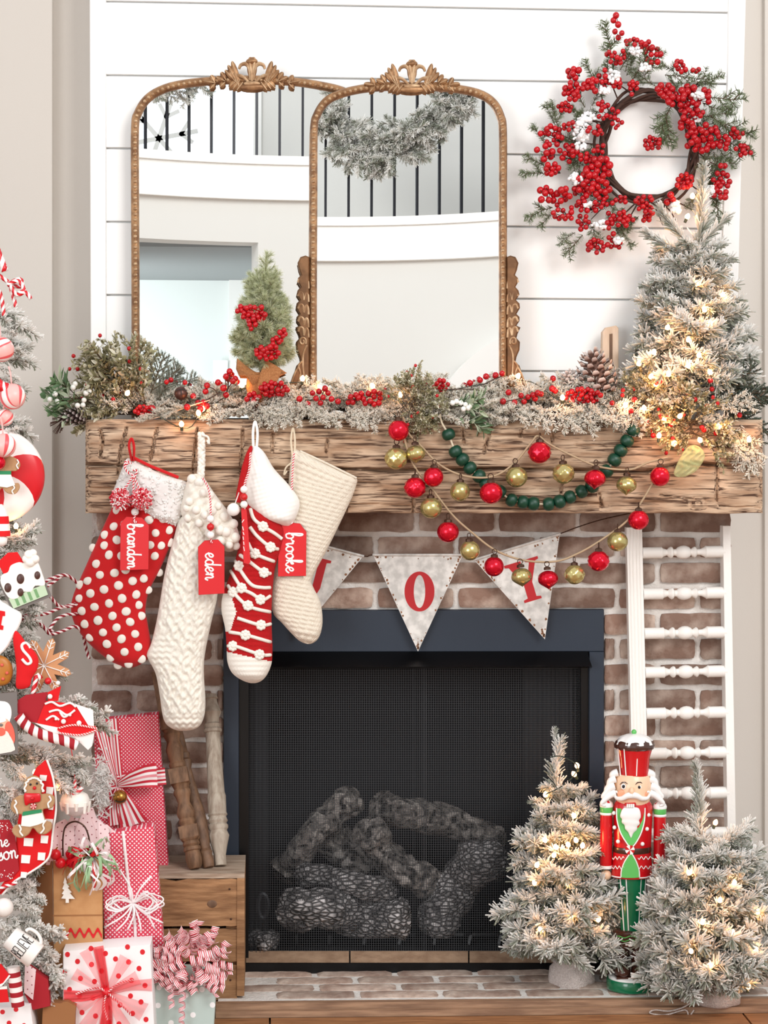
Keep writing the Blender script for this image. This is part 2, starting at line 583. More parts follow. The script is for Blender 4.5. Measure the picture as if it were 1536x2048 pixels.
mat('bark', (92, 68, 50), 0.9, bump=0.4, bs=90)
mat('twig', (74, 50, 40), 0.85)
mat('dark_wire', (40, 52, 42), 0.6)
mat('berry', (182, 8, 22), 0.26, rnd=0.14)
mat('berry_white', (248, 246, 240), 0.4)
mat('snow', (252, 252, 252), 0.95, bump=0.6, bs=160)
mat('leaf', (110, 122, 88), 0.6, attr=True, thin=0.25)
mat('cone_scale', (112, 80, 64), 0.8, attr=True)
mat('burlap', (164, 106, 62), 0.95, col2=(190, 132, 84), ns=300, bump=0.5, bs=420)
mat('burlap_grey', (196, 182, 176), 0.95, col2=(222, 210, 204), ns=260, bump=0.6, bs=300)
mat('bulb_glow', (255, 196, 138), 0.3, emit=9.0)
mat('bell_brown', (96, 64, 56), 0.4, 0.6)
mat('bell_gold', (176, 128, 62), 0.25, 0.85)
mat('gauze', (210, 218, 160), 0.5, alpha=0.42, trans=0.2)
mat('nut_red', (206, 18, 28), 0.22, coat=0.4)
mat('nut_white', (250, 248, 246), 0.3, coat=0.3)
mat('nut_green', (0, 104, 66), 0.22, coat=0.4)
mat('nut_lime', (96, 190, 96), 0.3, coat=0.3)
mat('nut_brown', (70, 38, 28), 0.22, coat=0.4)
mat('nut_skin', (244, 206, 172), 0.35, coat=0.2)
mat('nut_blush', (236, 164, 126), 0.4)
mat('nut_black', (30, 26, 34), 0.3)
dot_mat('pink_dot_paper', (222, 56, 84), (255, 226, 230), 0.0068, 0.27)
dot_mat('pink_dot_paper_lower', (222, 62, 88), (255, 232, 236), 0.0076, 0.28)
dot_mat('tissue_dots', (250, 222, 224), (150, 70, 80), 0.0145, 0.11, 0.7)
mat('white_paper', (252, 250, 250), 0.4)
mat('dot_red', (222, 28, 40), 0.5)
mat('mint_paper', (190, 206, 200), 0.5)
mat('kraft', (196, 142, 92), 0.8, col2=(204, 152, 102), ns=40)
mat('kraft_dark', (160, 108, 66), 0.85)
mat('ribbon_red', (206, 36, 58), 0.6)
mat('ribbon_pink', (240, 150, 160), 0.6)
mat('ribbon_white', (252, 244, 244), 0.6)
mat('organza', (250, 60, 70), 0.4, alpha=0.42)
mat('organza_dense', (240, 30, 44), 0.4, alpha=0.75)
mat('raffia', (253, 244, 244), 0.6)
mat('raffia_green', (160, 196, 150), 0.6)
mat('candy_red', (214, 22, 34), 0.3)
mat('candy_white', (252, 244, 240), 0.35)
mat('candy_pink', (250, 186, 180), 0.35)
mat('candy_coral', (238, 92, 96), 0.35)
mat('felt_red', (222, 20, 26), 0.9)
mat('deep_red', (170, 22, 36), 0.8)
mat('ginger', (178, 136, 96), 0.8, col2=(190, 150, 110), ns=60)
mat('cookie', (206, 148, 104), 0.8)
mat('icing', (253, 248, 240), 0.5)
mat('apron_green', (40, 140, 90), 0.7)
mat('choc', (78, 44, 36), 0.4)
mat('choc_mid', (128, 72, 56), 0.6)
mat('slate', (120, 112, 108), 0.7)
mat('peach', (244, 196, 166), 0.7)
mat('nose_coral', (232, 104, 84), 0.7)
mat('plaid_green', (196, 216, 184), 0.7)
mat('plaid_dark', (120, 164, 112), 0.7)
mat('mug_white', (248, 242, 236), 0.25)
mat('clear_plastic', (255, 244, 244), 0.1, alpha=0.45)
mat('amber', (190, 120, 44), 0.4)

# ---------------------------------------------------------------- setting: floor, walls, chimney breast
HEARTH_Z = 0.035
fl = thing('floor', None, None, (0, -1.0, 0), kind='structure')
mb = MB(); mb.box((0, -5.2, -0.035), (9, 11.4, 0.03)); mb.build('subfloor', 'trim_wood', fl)
pm = MB(); pm.box((0, 0, -0.008), (1.195, 0.118, 0.016)); plank = pm.mesh('plank', ['floor_wood'])
for r in range(12):
    for k in range(4):
        inst('plank', plank, fl, Matrix.Translation((-2.1 + k * 1.2 + (r * 0.43) % 1.1, -0.41 - r * 0.12, 0)))

def quad_px(mb, pts, y, th, mi=0):
    mb.prism(pts, y, th, mi)
wl = MB(); wl.prism([(-420, -160), (104, -160), (104, 2010), (-420, 2010)], 0.09, 0.3); wl.build('wall_left', 'wall_paint_shaded', kind='structure')
wr = MB(); wr.prism([(1430, -160), (1530, -160), (1530, 1935), (1430, 1935)], 0.16, 0.3); wr.prism([(1530, -160), (2000, -160), (2000, 1935), (1530, 1935)], 0.14, 0.3); wr.build('wall_right', 'wall_paint', kind='structure')
wb = MB(); wb.prism([(104, -160), (260, -160), (260, 2010), (104, 2010)], 0.14, 0.3); wb.build('wall_back', 'wall_paint_shaded', kind='structure')
bb = MB(); bb.prism([(1440, 1766), (1990, 1766), (1990, 1772), (1990, 1905), (1440, 1905)], 0.12, 0.03, bev=0.006); bb.build('baseboard_right', 'white_paint', kind='structure')

# shiplap over the fireplace
sh = thing('wall_shiplap', None, None, W(768, 400, 0), kind='structure')
mb = MB(); mb.prism([(182, -160), (1490, -160), (1466, 1000), (184, 1000)], 0.016, 0.20); mb.build('backing', 'board_paint', sh)
rows = [(-154, -118), (3, 26), (150.5, 168.5), (296.5, 315.5), (443.5, 458.5), (590, 601.5), (737, 745), (884, 888)]
for (a, b), (c, d) in zip(rows[:-1], rows[1:]):
    mb = MB(); g = 1.7
    mb.prism([(206, a + g), (1464, b + g), (1462, d - g), (207, c - g)], 0.0, 0.012, bev=0.002)
    mb.build('shiplap_board', 'board_paint', sh)
mb = MB(); mb.prism([(179, -160), (212, -160), (213, 900), (182, 900)], -0.006, 0.14, bev=0.003); mb.build('edge_board', 'board_paint', sh)
mb = MB(); mb.prism([(1458, -160), (1497, -160), (1491.5, 0), (1468, 860), (1433, 860), (1455, 120)], -0.006, 0.14, bev=0.003); mb.build('edge_board', 'board_paint', sh)

# brick surround
br = thing('wall_brick', None, None, W(768, 1947, 0), kind='structure')
mb = MB()
for q in ([(184, 1000), (1460, 1000), (1460, 1222), (184, 1222)], [(184, 1222), (460, 1222), (460, 1960), (184, 1960)], [(1196, 1222), (1460, 1222), (1460, 1960), (1196, 1960)]):
    mb.prism(q, 0.004, 0.14)
mb.build('mortar', 'mortar', br)
def brick_mesh(name, L, H, D, seed, m):
    nx, nz = 13, 6
    P = np.zeros((nz, nx, 3))
    for i in range(nz):
        for j in range(nx):
            u, v = -1 + 2 * j / (nx - 1), -1 + 2 * i / (nz - 1)
            n1 = mnoise.noise(Vector((u * 2.2 + seed * 7, v * 2 + 3, seed))) ; n2 = mnoise.noise(Vector((u * 2.2 + seed * 3, v * 2 + 9, seed + 5)))
            e = max(abs(u) ** 14, abs(v) ** 10)
            cr = 0.0028 * (abs(u * v) ** 8)
            P[i, j] = (u * (L / 2) + 0.004 * n1 * (abs(u) > .95) - math.copysign(cr, u), -D + 0.004 * e + 0.0022 * n2, v * (H / 2) + 0.0036 * n2 * (abs(v) > .95) - math.copysign(cr, v))
    ring = [(i, 0) for i in range(nz)] + [(nz - 1, j) for j in range(1, nx)] + [(i, nx - 1) for i in range(nz - 2, -1, -1)] + [(0, j) for j in range(nx - 2, 0, -1)]
    b = MB()
    b.grid(P)
    vs = [P[r] for r in ring] + [np.array((P[r][0], 0.01, P[r][2])) for r in ring]
    K = len(ring)
    b.add(vs, [(k, (k + 1) % K, K + (k + 1) % K, K + k) for k in range(K)])
    return b.mesh(name, [m], smooth=50)
BR = [brick_mesh('brick', 0.1985, 0.0535, 0.008, s, 'brick') for s in range(6)]
BH = [brick_mesh('brick', 0.092, 0.0535, 0.008, s + 20, 'brick') for s in range(3)]
k = -1
for r in range(-1, 18):
    top, bot = 1068 + 51.2 * r, 1068 + 51.2 * (r + 1)
    j0 = 751 if r % 2 == 0 else 832
    zc = (W(768, (top + bot) / 2, 0)).z
    for n in range(-5, 6):
        a, b = j0 + 161 * n, j0 + 161 * (n + 1)
        segs = [(a, b)]
        if bot > 1235:
            segs = [(a, min(b, 452)), (max(a, 1203), b)]
        for s0, s1 in segs:
            s0, s1 = max(s0, 178), min(s1, 1466)
            if s1 - s0 < 22:
                continue
            x0, x1 = W(s0, (top + bot) / 2, 0).x, W(s1, (top + bot) / 2, 0).x
            w = x1 - x0 - 0.0155
            k += 1
            rr = random.Random(k)
            me, L = (rr.choice(BR), 0.1985) if s1 - s0 > 105 else (rr.choice(BH), 0.092)
            inst('brick', me, br, Matrix.Translation(((x0 + x1) / 2, -0.001 + rr.uniform(-.0015, .002), zc + rr.uniform(-.0015, .0015))) @ Matrix.Rotation(PI if rr.random() < .5 else 0, 4, 'Y') @ Matrix.Diagonal((w / L, 1, 1, 1)))

# hearth: rows of bricks on top, wooden trim along the front
he = thing('hearth', None, None, (0.1, -0.15, 0), kind='structure')
xl, xr = W(436, 2005, -0.30).x, 1.75
mb = MB(); mb.box(((xl + xr) / 2, -0.146, HEARTH_Z / 2 - 0.004), (xr - xl, 0.31, HEARTH_Z - 0.004)); mb.build('mortar', 'mortar', he)
HB = [brick_mesh('brick', 0.198, 0.058, 0.006, s + 40, 'hearth_brick') for s in range(5)]
for r in range(4):
    yc = -0.036 - 0.0715 * r
    x0 = W(548 if r % 2 else 468, 1990, yc).x - 0.2134 * (3 if r < 9 else 0)
    for n in range(14):
        xc = x0 + 0.2134 * (n + 0.5)
        if xc - 0.1 < xl - 0.05 or xc + .1 > xr + .02:
            continue
        rr = random.Random(900 + r * 20 + n)
        inst('brick', rr.choice(HB), he, Matrix.Translation((xc, yc, HEARTH_Z - 0.006 + rr.uniform(-.001, .001))) @ Matrix.Rotation(-PI / 2, 4, 'X') @ Matrix.Rotation(PI if rr.random() < .5 else 0, 4, 'Y'))
mb = MB()
mb.box(((xl + xr) / 2, -0.3155, 0.0155), (xr - xl + .01, 0.022, 0.031)); mb.build('front_trim', 'trim_wood', he)
mb = MB(); mb.box(((xl + xr) / 2, -0.338, 0.008), (xr - xl + .01, 0.02, 0.016)); mb.build('shoe_trim', 'trim_wood', he)

# ---------------------------------------------------------------- room behind the camera, seen in the mirrors
def opp(px, py, beta, D=9.5):
    s = (850 - py) / F
    z = CAM.z + 5.6 * s + D * (s + 2 * beta)
    x = CAM.x + (5.6 + D) * (math.tan(YAW) + (px - 768) / F)
    return x, z
BETA_L, BETA_R = 0.0, 0.0224
YO, RO = -9.5, 2.35
def arc(r, a0, a1, n=40):
    return [(r * math.sin(a), YO + RO - r * math.cos(a)) for a in np.linspace(math.radians(a0), math.radians(a1), n)]
def arc_wall(mb, r, a0, a1, z0, z1, th, mi=0, n=40):
    A = arc(r, a0, a1, n); B = arc(r + th, a0, a1, n)
    P = np.array([[(x, y, z0) for x, y in A], [(x, y, z1) for x, y in A], [(x, y, z1) for x, y in B], [(x, y, z0) for x, y in B], [(x, y, z0) for x, y in A]])
    mb.grid(P, mi)
    for ps in ((A[0], B[0]), (A[-1], B[-1])):
        (x0, y0), (x1, y1) = ps
        mb.add([(x0, y0, z0), (x1, y1, z0), (x1, y1, z1), (x0, y0, z1)], [(0, 1, 2, 3)], mi)
z_led, z_fas = opp(450, 318, BETA_L)[1], opp(450, 404, BETA_L)[1]
z_open = opp(400, 488, BETA_L)[1]
bal = thing('trim_1', None, None, (0, YO, z_fas), kind='structure')
mb = MB(); arc_wall(mb, RO, -78, 78, z_fas, z_led - .05, 0.25); mb.build('fascia', 'white_paint', bal, smooth=30)
mb = MB(); arc_wall(mb, RO - .03, -78, 78, z_led - .06, z_led, 0.9); mb.build('ledge', 'white_paint', bal, smooth=30)
mb = MB(); arc_wall(mb, RO + .02, -78, 78, z_led + .98, z_led + 1.04, 0.06); mb.build('handrail', 'iron', bal, smooth=30)
bm_ = MB(); bm_.box((0, 0, .49), (.017, .017, .98)); bme = bm_.mesh('baluster', ['iron'])
na = int(math.radians(150) * RO / 0.158)
for i in range(na):
    a = math.radians(-75) + i * 0.158 / RO
    inst('baluster', bme, bal, Matrix.Translation(((RO + .05) * math.sin(a), YO + RO - (RO + .05) * math.cos(a), z_led)) @ Matrix.Rotation(-a, 4, 'Z'))
a_jamb = math.degrees(math.asin(-0.375 / RO))
ow = MB()
arc_wall(ow, RO + .06, a_jamb, 78, 0, z_fas, 0.3); arc_wall(ow, RO + .06, -78, a_jamb, z_open, z_fas, 0.3); arc_wall(ow, RO + .06, -78, -68, 0, z_fas, 0.3)
ow.build('wall_front', 'hall_paint', kind='structure', smooth=30)
mb = MB(); mb.box((-1.75, -11.75, z_open + .05), (2.8, 3.6, 0.1)); mb.build('ceiling', 'soffit_paint', kind='structure')
hr = MB(); hr.box((-2.2, -13.6, 1.4), (4.4, .1, 2.8), mi=0); hr.box((0.0, -12.2, 1.4), (.1, 2.7, 2.8), mi=0); hr.box((-0.35, -13.52, 1.4), (.62, .1, 2.8), mi=1); hr.build('wall_hall', ['pale_paint', 'white_paint'], kind='structure')
mb = MB(); mb.box((0.5, -10.9, z_led + 1.4), (7, .1, 3.2)); mb.build('wall_upper', 'hall_paint', kind='structure')
m = mat('daylight', (236, 246, 255), 0.5, emit=1.15)
x0 = opp(280, 250, BETA_L, 10.9)[0]; x1 = opp(505, 250, BETA_L, 10.9)[0]
wn = thing('window_1', None, None, ((x0 + x1) / 2, -10.8, z_led + .5), kind='structure')
mb = MB(); mb.box((x1 - .85, -10.84, z_led + 1.35), (1.7, .02, 2.4)); mb.build('pane', 'daylight', wn)
mb = MB()
for xx in (x1 + .03, x1 - 1.73):
    mb.box((xx, -10.83, z_led + 1.35), (.06, .05, 2.5))
mb.build('casing', 'white_paint', wn)
# paper snowflake on the upstairs window
sx_, sz_ = opp(318, 285, BETA_L, 10.8)
mb = MB()
for k in range(6):
    a = k * PI / 3 + .2
    d = Vector((math.cos(a), 0, math.sin(a)))
    mb.box(Vector((sx_, -10.8, sz_)) + d * .15, (.3, .012, .035), Matrix.Rotation(-a, 3, 'Y'))
    for s in (-1, 1):
        d2 = Vector((math.cos(a + s * .8), 0, math.sin(a + s * .8)))
        mb.box(Vector((sx_, -10.8, sz_)) + d * .17 + d2 * .05, (.12, .012, .03), Matrix.Rotation(-(a + s * .8), 3, 'Y'))
mb.build('paper_snowflake', 'hall_paint', None, 'large grey paper snowflake on the upstairs window reflected in the wider mirror', 'snowflake')
# arched doorway trim low in the front mirror
cx, cz = opp(1085, 905, BETA_R); rad = 240 * 15.1 / F
A = []
for t in np.linspace(PI * .12, PI * .88, 24):
    A.append([(cx + r * math.cos(t), y, cz + r * math.sin(t)) for r, y in ((rad, YO + .45), (rad, YO + .2), (rad - .22, YO + .2), (rad - .22, YO + .45), (rad, YO + .45))])
mb = MB(); mb.grid(np.array(A)); mb.build('trim_2', 'white_paint', kind='structure')
# light switch on the hall wall
x_, z_ = opp(440, 745, BETA_L, 13.4)
mb = MB(); mb.box((x_, -13.46, z_), (.13, .012, .2)); mb.box((x_, -13.468, z_), (.04, .012, .07)); mb.build('switch_plate', 'white_paint', None, 'white light switch plate on the pale hall wall, seen in the wider mirror', 'switch')

# ---------------------------------------------------------------- mantel beam
ML, MR, MT, MBt = 171, 1525, 838, 1029
yf, ybk = -0.22, 0.0
def seg_dist(X, Y, pts):
    d = np.full(X.shape, 1e9)
    for (ax, ay), (bx, by) in zip(pts[:-1], pts[1:]):
        t = np.clip(((X - ax) * (bx - ax) + (Y - ay) * (by - ay)) / ((bx - ax) ** 2 + (by - ay) ** 2 + 1e-9), 0, 1)
        d = np.minimum(d, np.hypot(X - ax - t * (bx - ax), Y - ay - t * (by - ay)))
    return d
def vnoise(X, Y, sx, sy, seed):
    out = np.zeros(X.shape)
    for idx in np.ndindex(X.shape):
        out[idx] = mnoise.noise(Vector((X[idx] / sx + seed, Y[idx] / sy, seed * 1.7)))
    return out
NX, NF = 460, 68
xs = np.linspace(ML, MR, NX)
fy = np.linspace(MT + 4, MBt - 4, NF)
X, Y = np.meshgrid(xs, fy, indexing='ij')
dep = 0.004 * vnoise(X, Y, 60, 26, 1.3) + 0.0013 * vnoise(X, Y, 90, 7, 4.1) + 0.0009 * vnoise(X, Y, 34, 4, 8.2)
dep += 0.016 * np.clip((MT + 22 - Y) / 22, 0, 1) ** 1.5 * (1 + .5 * np.sin(X / 37)) + 0.006 * np.clip((Y - MBt + 10) / 10, 0, 1) ** 2
long_crack = [(168, 929), (240, 931), (300, 940), (440, 938), (640, 935), (760, 941), (900, 939), (1000, 937), (1290, 944), (1370, 926), (1440, 931), (1530, 941)]
wid = 2.6 + 1.6 * np.clip((X - 1300) / 100, 0, 1) + .8 * np.sin(X / 60)
dep += 0.022 * np.exp(-(seg_dist(X, Y, long_crack) / wid) ** 2)
dep += np.where((Y < 936), 0.0, 0.0045)
chops = [[(253, 856), (240, 905), (236, 948)], [(314, 857), (300, 922)], [(395, 858), (386, 945)], [(485, 860), (482, 950)], [(546, 868), (544, 906)], [(655, 880), (652, 905)], [(983, 855), (968, 905)], [(1112, 846), (1103, 886)], [(925, 858), (928, 885)], [(1198, 988), (1204, 1012)], [(1434, 925), (1433, 1000)], [(828, 978), (826, 1029)], [(1128, 948), (1122, 986)], [(200, 862), (206, 884), (200, 912)], [(1045, 860), (1040, 872)], [(700, 985), (690, 1025)]]
for c in chops:
    dd = seg_dist(X, Y, c)
    dep += 0.014 * np.exp(-(dd / 2.4) ** 2) + 0.003 * np.clip(1 - dd / 22, 0, 1) * (X > c[0][0])
kd = np.hypot((X - 1395) / 1.3, Y - 1007)
dep += 0.006 * np.exp(-((kd - 12) / 3.5) ** 2) + 0.008 * np.exp(-(kd / 4) ** 2)
for c in [[(560, 960), (760, 966)], [(900, 872), (1090, 868)], [(1000, 1000), (1200, 1006)], [(240, 985), (360, 990)], [(420, 890), (480, 893)], [(1150, 890), (1300, 896)], [(640, 1006), (820, 1012)], [(180, 975), (250, 978)], [(1440, 1012), (1520, 1016)], [(1320, 990), (1390, 1000)], [(590, 880), (740, 876)]]:
    dep += 0.008 * np.exp(-(seg_dist(X, Y, c) / 1.6) ** 2)
endf = np.clip((X - 1500) / 25, 0, 1) ** 3 * 0.012 + np.clip((190 - X) / 19, 0, 1) ** 3 * 0.012
dep += endf
wob = 2.5 * vnoise(X[:, :1], Y[:, :1], 70, 10, 5.5)
front = Wn(X, Y + wob * np.linspace(1, -1, NF)[None], yf + dep)
nt_ = 6
top = np.stack([Wn(xs, MT + 3, yf + 0.02 + (ybk - yf - .02) * t) for t in np.linspace(0, 1, nt_)], 1)
zt = front[:, 0, 2]
for t in range(nt_):
    top[:, t, 2] = zt + 0.004
    top[:, t, 0] = front[:, 0, 0]
bot = np.stack([front[:, -1] * np.array([1, 0, 1]) + np.array([0, yf + .012 + (ybk - yf - .012) * t, -0.002]) for t in np.linspace(0, 1, 4)], 1)
loop = np.concatenate([top[:, ::-1], front, bot], 1)
mb = MB()
mb.grid(loop, 0, wrap=True)
K = loop.shape[1]
mb.f.append(list(range(K))); mb.m.append(0)
mb.f.append([(NX - 1) * K + j for j in range(K)][::-1]); mb.m.append(0)
mantel = mb.build('mantel_beam', 'beam_wood', None, 'rough hewn reclaimed wood mantel beam with a long crack, above the brick fireplace', 'mantel', smooth=40)
MANTEL_Z = float(np.median(zt)) + 0.004

# ---------------------------------------------------------------- mirrors leaning on the wall
def mirror(name, path, y0, beta, crest, feet, label):
    zb = W(700, 836, y0).z
    tb = math.tan(beta)
    def WP(px, py, dy=0.0):
        d = FWD + RIGHT * ((px - 768) / F) - UP * ((py - 1024) / F)
        # plane y = y0 + dy + tb * (z - zb)
        t = (y0 + dy + tb * (CAM.z - zb) - CAM.y) / (d.y - tb * d.z)
        return CAM + d * t
    s = sc(y0)
    root = thing(name, label, 'mirror', WP(path[0][0] + 150, 836), 'arched gold mirrors on the mantel')
    P = spline(path, 5)
    mb = MB(); mb.tube([WP(a, b, -.004) for a, b in P], 8.2 * s, 10, 0, flat=1.1)
    mb.build('frame', 'gold_frame', root)
    mb = MB(); mb.tube([WP(a, b, -.011) for a, b in P], 5.2 * s, 8); mb.build('inner_molding', 'gold_frame', root)
    # beading
    mb = MB(); acc, last = 0, P[0]
    for q in P[1:]:
        L = math.hypot(q[0] - last[0], q[1] - last[1]); n = 0
        while acc + L >= 11.0:
            t = (11.0 - acc) / L
            last = (last[0] + (q[0] - last[0]) * t, last[1] + (q[1] - last[1]) * t)
            L = math.hypot(q[0] - last[0], q[1] - last[1]); acc = 0
            mb.ball(WP(last[0], last[1], -.0155), 3.9 * s, 8, 6)
        acc += L; last = q
    mb.build('beading', 'gold_light', root, kind='stuff')
    gl = MB(); gl.add([WP(a, b, .0) for a, b in P], [tuple(range(len(P)))]); gl.build('glass', 'glass_mirror', root, smooth=0)
    bk = MB(); bk.add([WP(a, b, .003) for a, b in P] + [WP(a, b, .012) for a, b in P], [tuple(range(len(P))), tuple(range(2 * len(P) - 1, len(P) - 1, -1))] + [(i, (i + 1) % len(P), len(P) + (i + 1) % len(P), len(P) + i) for i in range(len(P))]); bk.build('backing', 'iron', root)
    # crest of scrolls and leaves
    cx, cy = crest
    cb = MB()
    def lobe(x0, y0_, x1, y1_, w, dz=-.016, mi=0):
        a, b = WP(cx + x0, cy + y0_, dz), WP(cx + x1, cy + y1_, dz)
        d = (b - a); L = d.length
        Rm = aim((0, 0, 0), d, (0, -1, 0)).to_3x3()
        cb.ball((a + b) / 2, 1.0, 10, 8, mi, (w * s, w * s * .75, L / 2), Rm)
    def tub(pts, r, dz=-.02, mi=1):
        q = spline(pts, 5); cb.tube([WP(cx + a, cy + b, dz) for a, b in q], [r * s * (1 - .45 * abs(2 * i / (len(q) - 1) - 1)) for i in range(len(q))], 8, mi)
    lobe(0, -38, 0, 6, 10); lobe(-1, -36, 0, -22, 12, -.019); lobe(-26, 22, 26, 22, 7, -.02); lobe(-17, 15, 17, 15, 5, -.024, 1)
    for sgn in (-1, 1):
        tub([(sgn * 3, 8), (sgn * 5, -14), (sgn * 12, -24), (sgn * 22, -22), (sgn * 26, -14)], 4.4)
        tub([(sgn * 1, 10), (sgn * 2, -10), (sgn * 5, -33), (sgn * 1, -36)], 3.2, -.024)
        tub([(sgn * 5, 14), (sgn * 18, 2), (sgn * 32, -2), (sgn * 44, -6)], 4)
        for (a, b, c, d, w) in ((26, 20, 40, -30, 6.5), (30, 14, 48, -22, 6), (34, 10, 54, -12, 6), (24, 8, 38, 26, 7), (30, 8, 46, 24, 6.5), (18, 12, 30, 28, 6), (52, 8, 62, -8, 5.5), (54, 10, 72, 2, 5.5), (54, 12, 64, 22, 6), (74, 14, 82, -2, 5.5), (72, 14, 96, 10, 5), (74, 15, 84, 26, 6)):
            lobe(sgn * a, b, sgn * c, d, w, -.017)
            tub([(sgn * a, b), (sgn * (a + c) / 2, (b + d) / 2), (sgn * c, d)], 1.5, -.017 - .006, 1)
        tub([(sgn * 20, 18), (sgn * 50, 10), (sgn * 96, 12)], 4, -.012, 0)
    cb.build('crest', ['gold_frame', 'gold_light'], root)
    # carved side feet
    for fx, sgn in feet:
        fb = MB()
        out = [(0, 514), (8, 511), (18, 514), (24, 526), (21, 540), (17, 550), (23, 556), (24, 563), (18, 574), (24, 581), (26, 589), (19, 600), (26, 607), (27, 616), (20, 628), (26, 634), (26, 642), (20, 651), (28, 655), (22, 668), (20, 676), (27, 684), (26, 700), (20, 714), (18, 724), (26, 731), (30, 744), (33, 752), (40, 768), (44, 780), (46, 837), (0, 837)]
        fb.prism([(fx + sgn * a, b) for a, b in out], y0 - .012, .022, bev=.004)
        def ft(pts, r, dz=-.016):
            q = spline(pts, 5); fb.tube([WP(fx + sgn * a, b, dz) for a, b in q], r * s, 8, 1)
        ft([(3, 548), (6, 530), (10, 516), (18, 518), (19, 530), (13, 545)], 2.2)
        for yy in (557, 584, 609, 635, 655):
            ft([(2, yy + 20), (3, yy + 6), (7, yy + 2), (11, yy + 16)], 2.6); ft([(11, yy + 16), (13, yy + 2), (19, yy), (23, yy + 8)], 2.6); ft([(11, yy + 2), (11, yy + 14)], 2.0)
        ft([(14 + 7.5 * (1 - t / 12) * math.cos(t * .9 + 2.6), 683 + 9.5 * (1 - t / 12) * math.sin(t * .9 + 2.6)) for t in range(10)], 2.2)
        ft([(5, 690), (12, 706), (13, 730), (9, 772)], 2.2); ft([(14, 722), (22, 732), (18, 748), (24, 772)], 2.2); ft([(20, 730), (30, 748), (38, 772)], 2.0)
        fb.build('carved_foot', ['gold_dark', 'gold_light'], root)
    return root
Lp = [(271, 836), (271, 600), (270, 400), (270, 258), (276, 226), (294, 198), (322, 180), (360, 169), (420, 162), (500, 159), (585, 163), (640, 171), (685, 182), (712, 200), (730, 228), (735, 260), (735, 400), (735, 600), (735, 836)]
mirror('arched_mirror', Lp, -0.045, BETA_L, (504, 152), [], 'wider arched gold beaded mirror leaning behind the other, with the small burlap tree before it')
Rp = [(626, 836), (626, 600), (627, 400), (628, 262), (634, 230), (652, 203), (680, 188), (720, 178), (770, 173), (822, 172), (880, 174), (930, 180), (965, 190), (988, 207), (1001, 232), (1006, 264), (1006, 400), (1006, 600), (1006, 836)]
mirror('arched_mirror', Rp, -0.095, BETA_R, (824, 157), [(619, -1), (1013, 1)], 'front arched gold mirror with carved scroll feet, overlapping the wider one')

# ---------------------------------------------------------------- fireplace insert
ins = thing('fireplace_insert', 'black metal gas fireplace insert with a mesh screen set into the brick', 'fireplace', W(820, 1947, -0.02))
mb = MB()
mb.prism([(447, 1221), (1208, 1219), (1208, 1303), (447, 1304)], -0.016, 0.03, bev=.002)
mb.prism([(447, 1303), (478, 1303), (478, 1947), (447, 1947)], -0.016, 0.03, bev=.002)
mb.prism([(1178, 1303), (1208, 1303), (1208, 1947), (1178, 1947)], -0.016, 0.03, bev=.002)
mb.build('surround', 'black_steel', ins)
mb = MB()
P0 = [(470, 1303), (1176, 1302), (1184, 1333), (462, 1333)]
mb.hexa([W(470, 1304, -.018), W(1174, 1303, -.018), W(1184, 1333, -.075), W(464, 1334, -.075)], [W(470, 1304, .0), W(1174, 1303, .0), W(1184, 1336, -.0), W(464, 1338, .0)])
mb.build('hood', 'black_gloss', ins)
mb = MB()
for q in ([(478, 1300), (497, 1300), (497, 1947), (478, 1947)], [(1162, 1300), (1180, 1300), (1180, 1947), (1162, 1947)]):
    mb = MB(); mb.prism(q, -0.004, .03); mb.build('inner_frame', 'black_gloss', ins)

mb = MB(); mb.prism([(470, 1926), (1200, 1926), (1200, 1949), (470, 1949)], -0.03, .05, bev=.002); mb.build('bottom_rail', 'black_gloss', ins)
for a, b in ((492, 698), (701, 936), (939, 1186)):
    mb = MB(); mb.hexa([W(a, 1902, .03), W(b, 1902, .03), W(b, 1925, -.026), W(a, 1925, -.026)], [W(a, 1904, .06), W(b, 1904, .06), W(b, 1940, -.01), W(a, 1940, -.01)]); mb.build('ledge_tile', 'ledge_brick', ins)
mb = MB()
xa, xb, z0, z1 = W(470, 1900, .02).x, W(1190, 1900, .02).x, W(800, 1915, .03).z, W(800, 1296, .03).z
mb.box(((xa + xb) / 2, .47, (z0 + z1) / 2), (xb - xa, .02, z1 - z0 + .1)); mb.box(((xa + xb) / 2, .25, z0 - .02), (xb - xa, .46, .04)); mb.box(((xa + xb) / 2, .25, z1 + .02), (xb - xa, .46, .04))
mb.box((xa - .01, .25, (z0 + z1) / 2), (.02, .46, z1 - z0 + .1)); mb.box((xb + .01, .25, (z0 + z1) / 2), (.02, .46, z1 - z0 + .1))
mb.build('firebox', 'firebox_black', ins)
# woven wire curtains
mb = MB()
def wires(x0, x1, n, bunch, y):
    for i in range(n):
        px = x0 + (x1 - x0) * i / (n - 1)
        yy = y + bunch * math.sin(i * 1.9)
        a, b = W(px, 1330, yy), W(px, 1905, yy)
        mb.add([a + Vector((-.0006, 0, 0)), a + Vector((.0006, 0, 0)), b + Vector((.0006, 0, 0)), b + Vector((-.0006, 0, 0))], [(0, 1, 2, 3)])
wires(536, 1046, 112, .001, .034); wires(497, 536, 16, .008, .030); wires(1046, 1162, 44, .010, .030); wires(826, 852, 7, .003, .033)
for i in range(122):
    py = 1332 + i * 4.7
    a, b = W(497, py, .034), W(1162, py, .034)
    mb.add([a + Vector((0, 0, -.0005)), a + Vector((0, 0, .0005)), b + Vector((0, 0, .0005)), b + Vector((0, 0, -.0005))], [(0, 1, 2, 3)])
mb.build('mesh_screen', 'mesh_wire', ins, kind='stuff')
mb = MB()
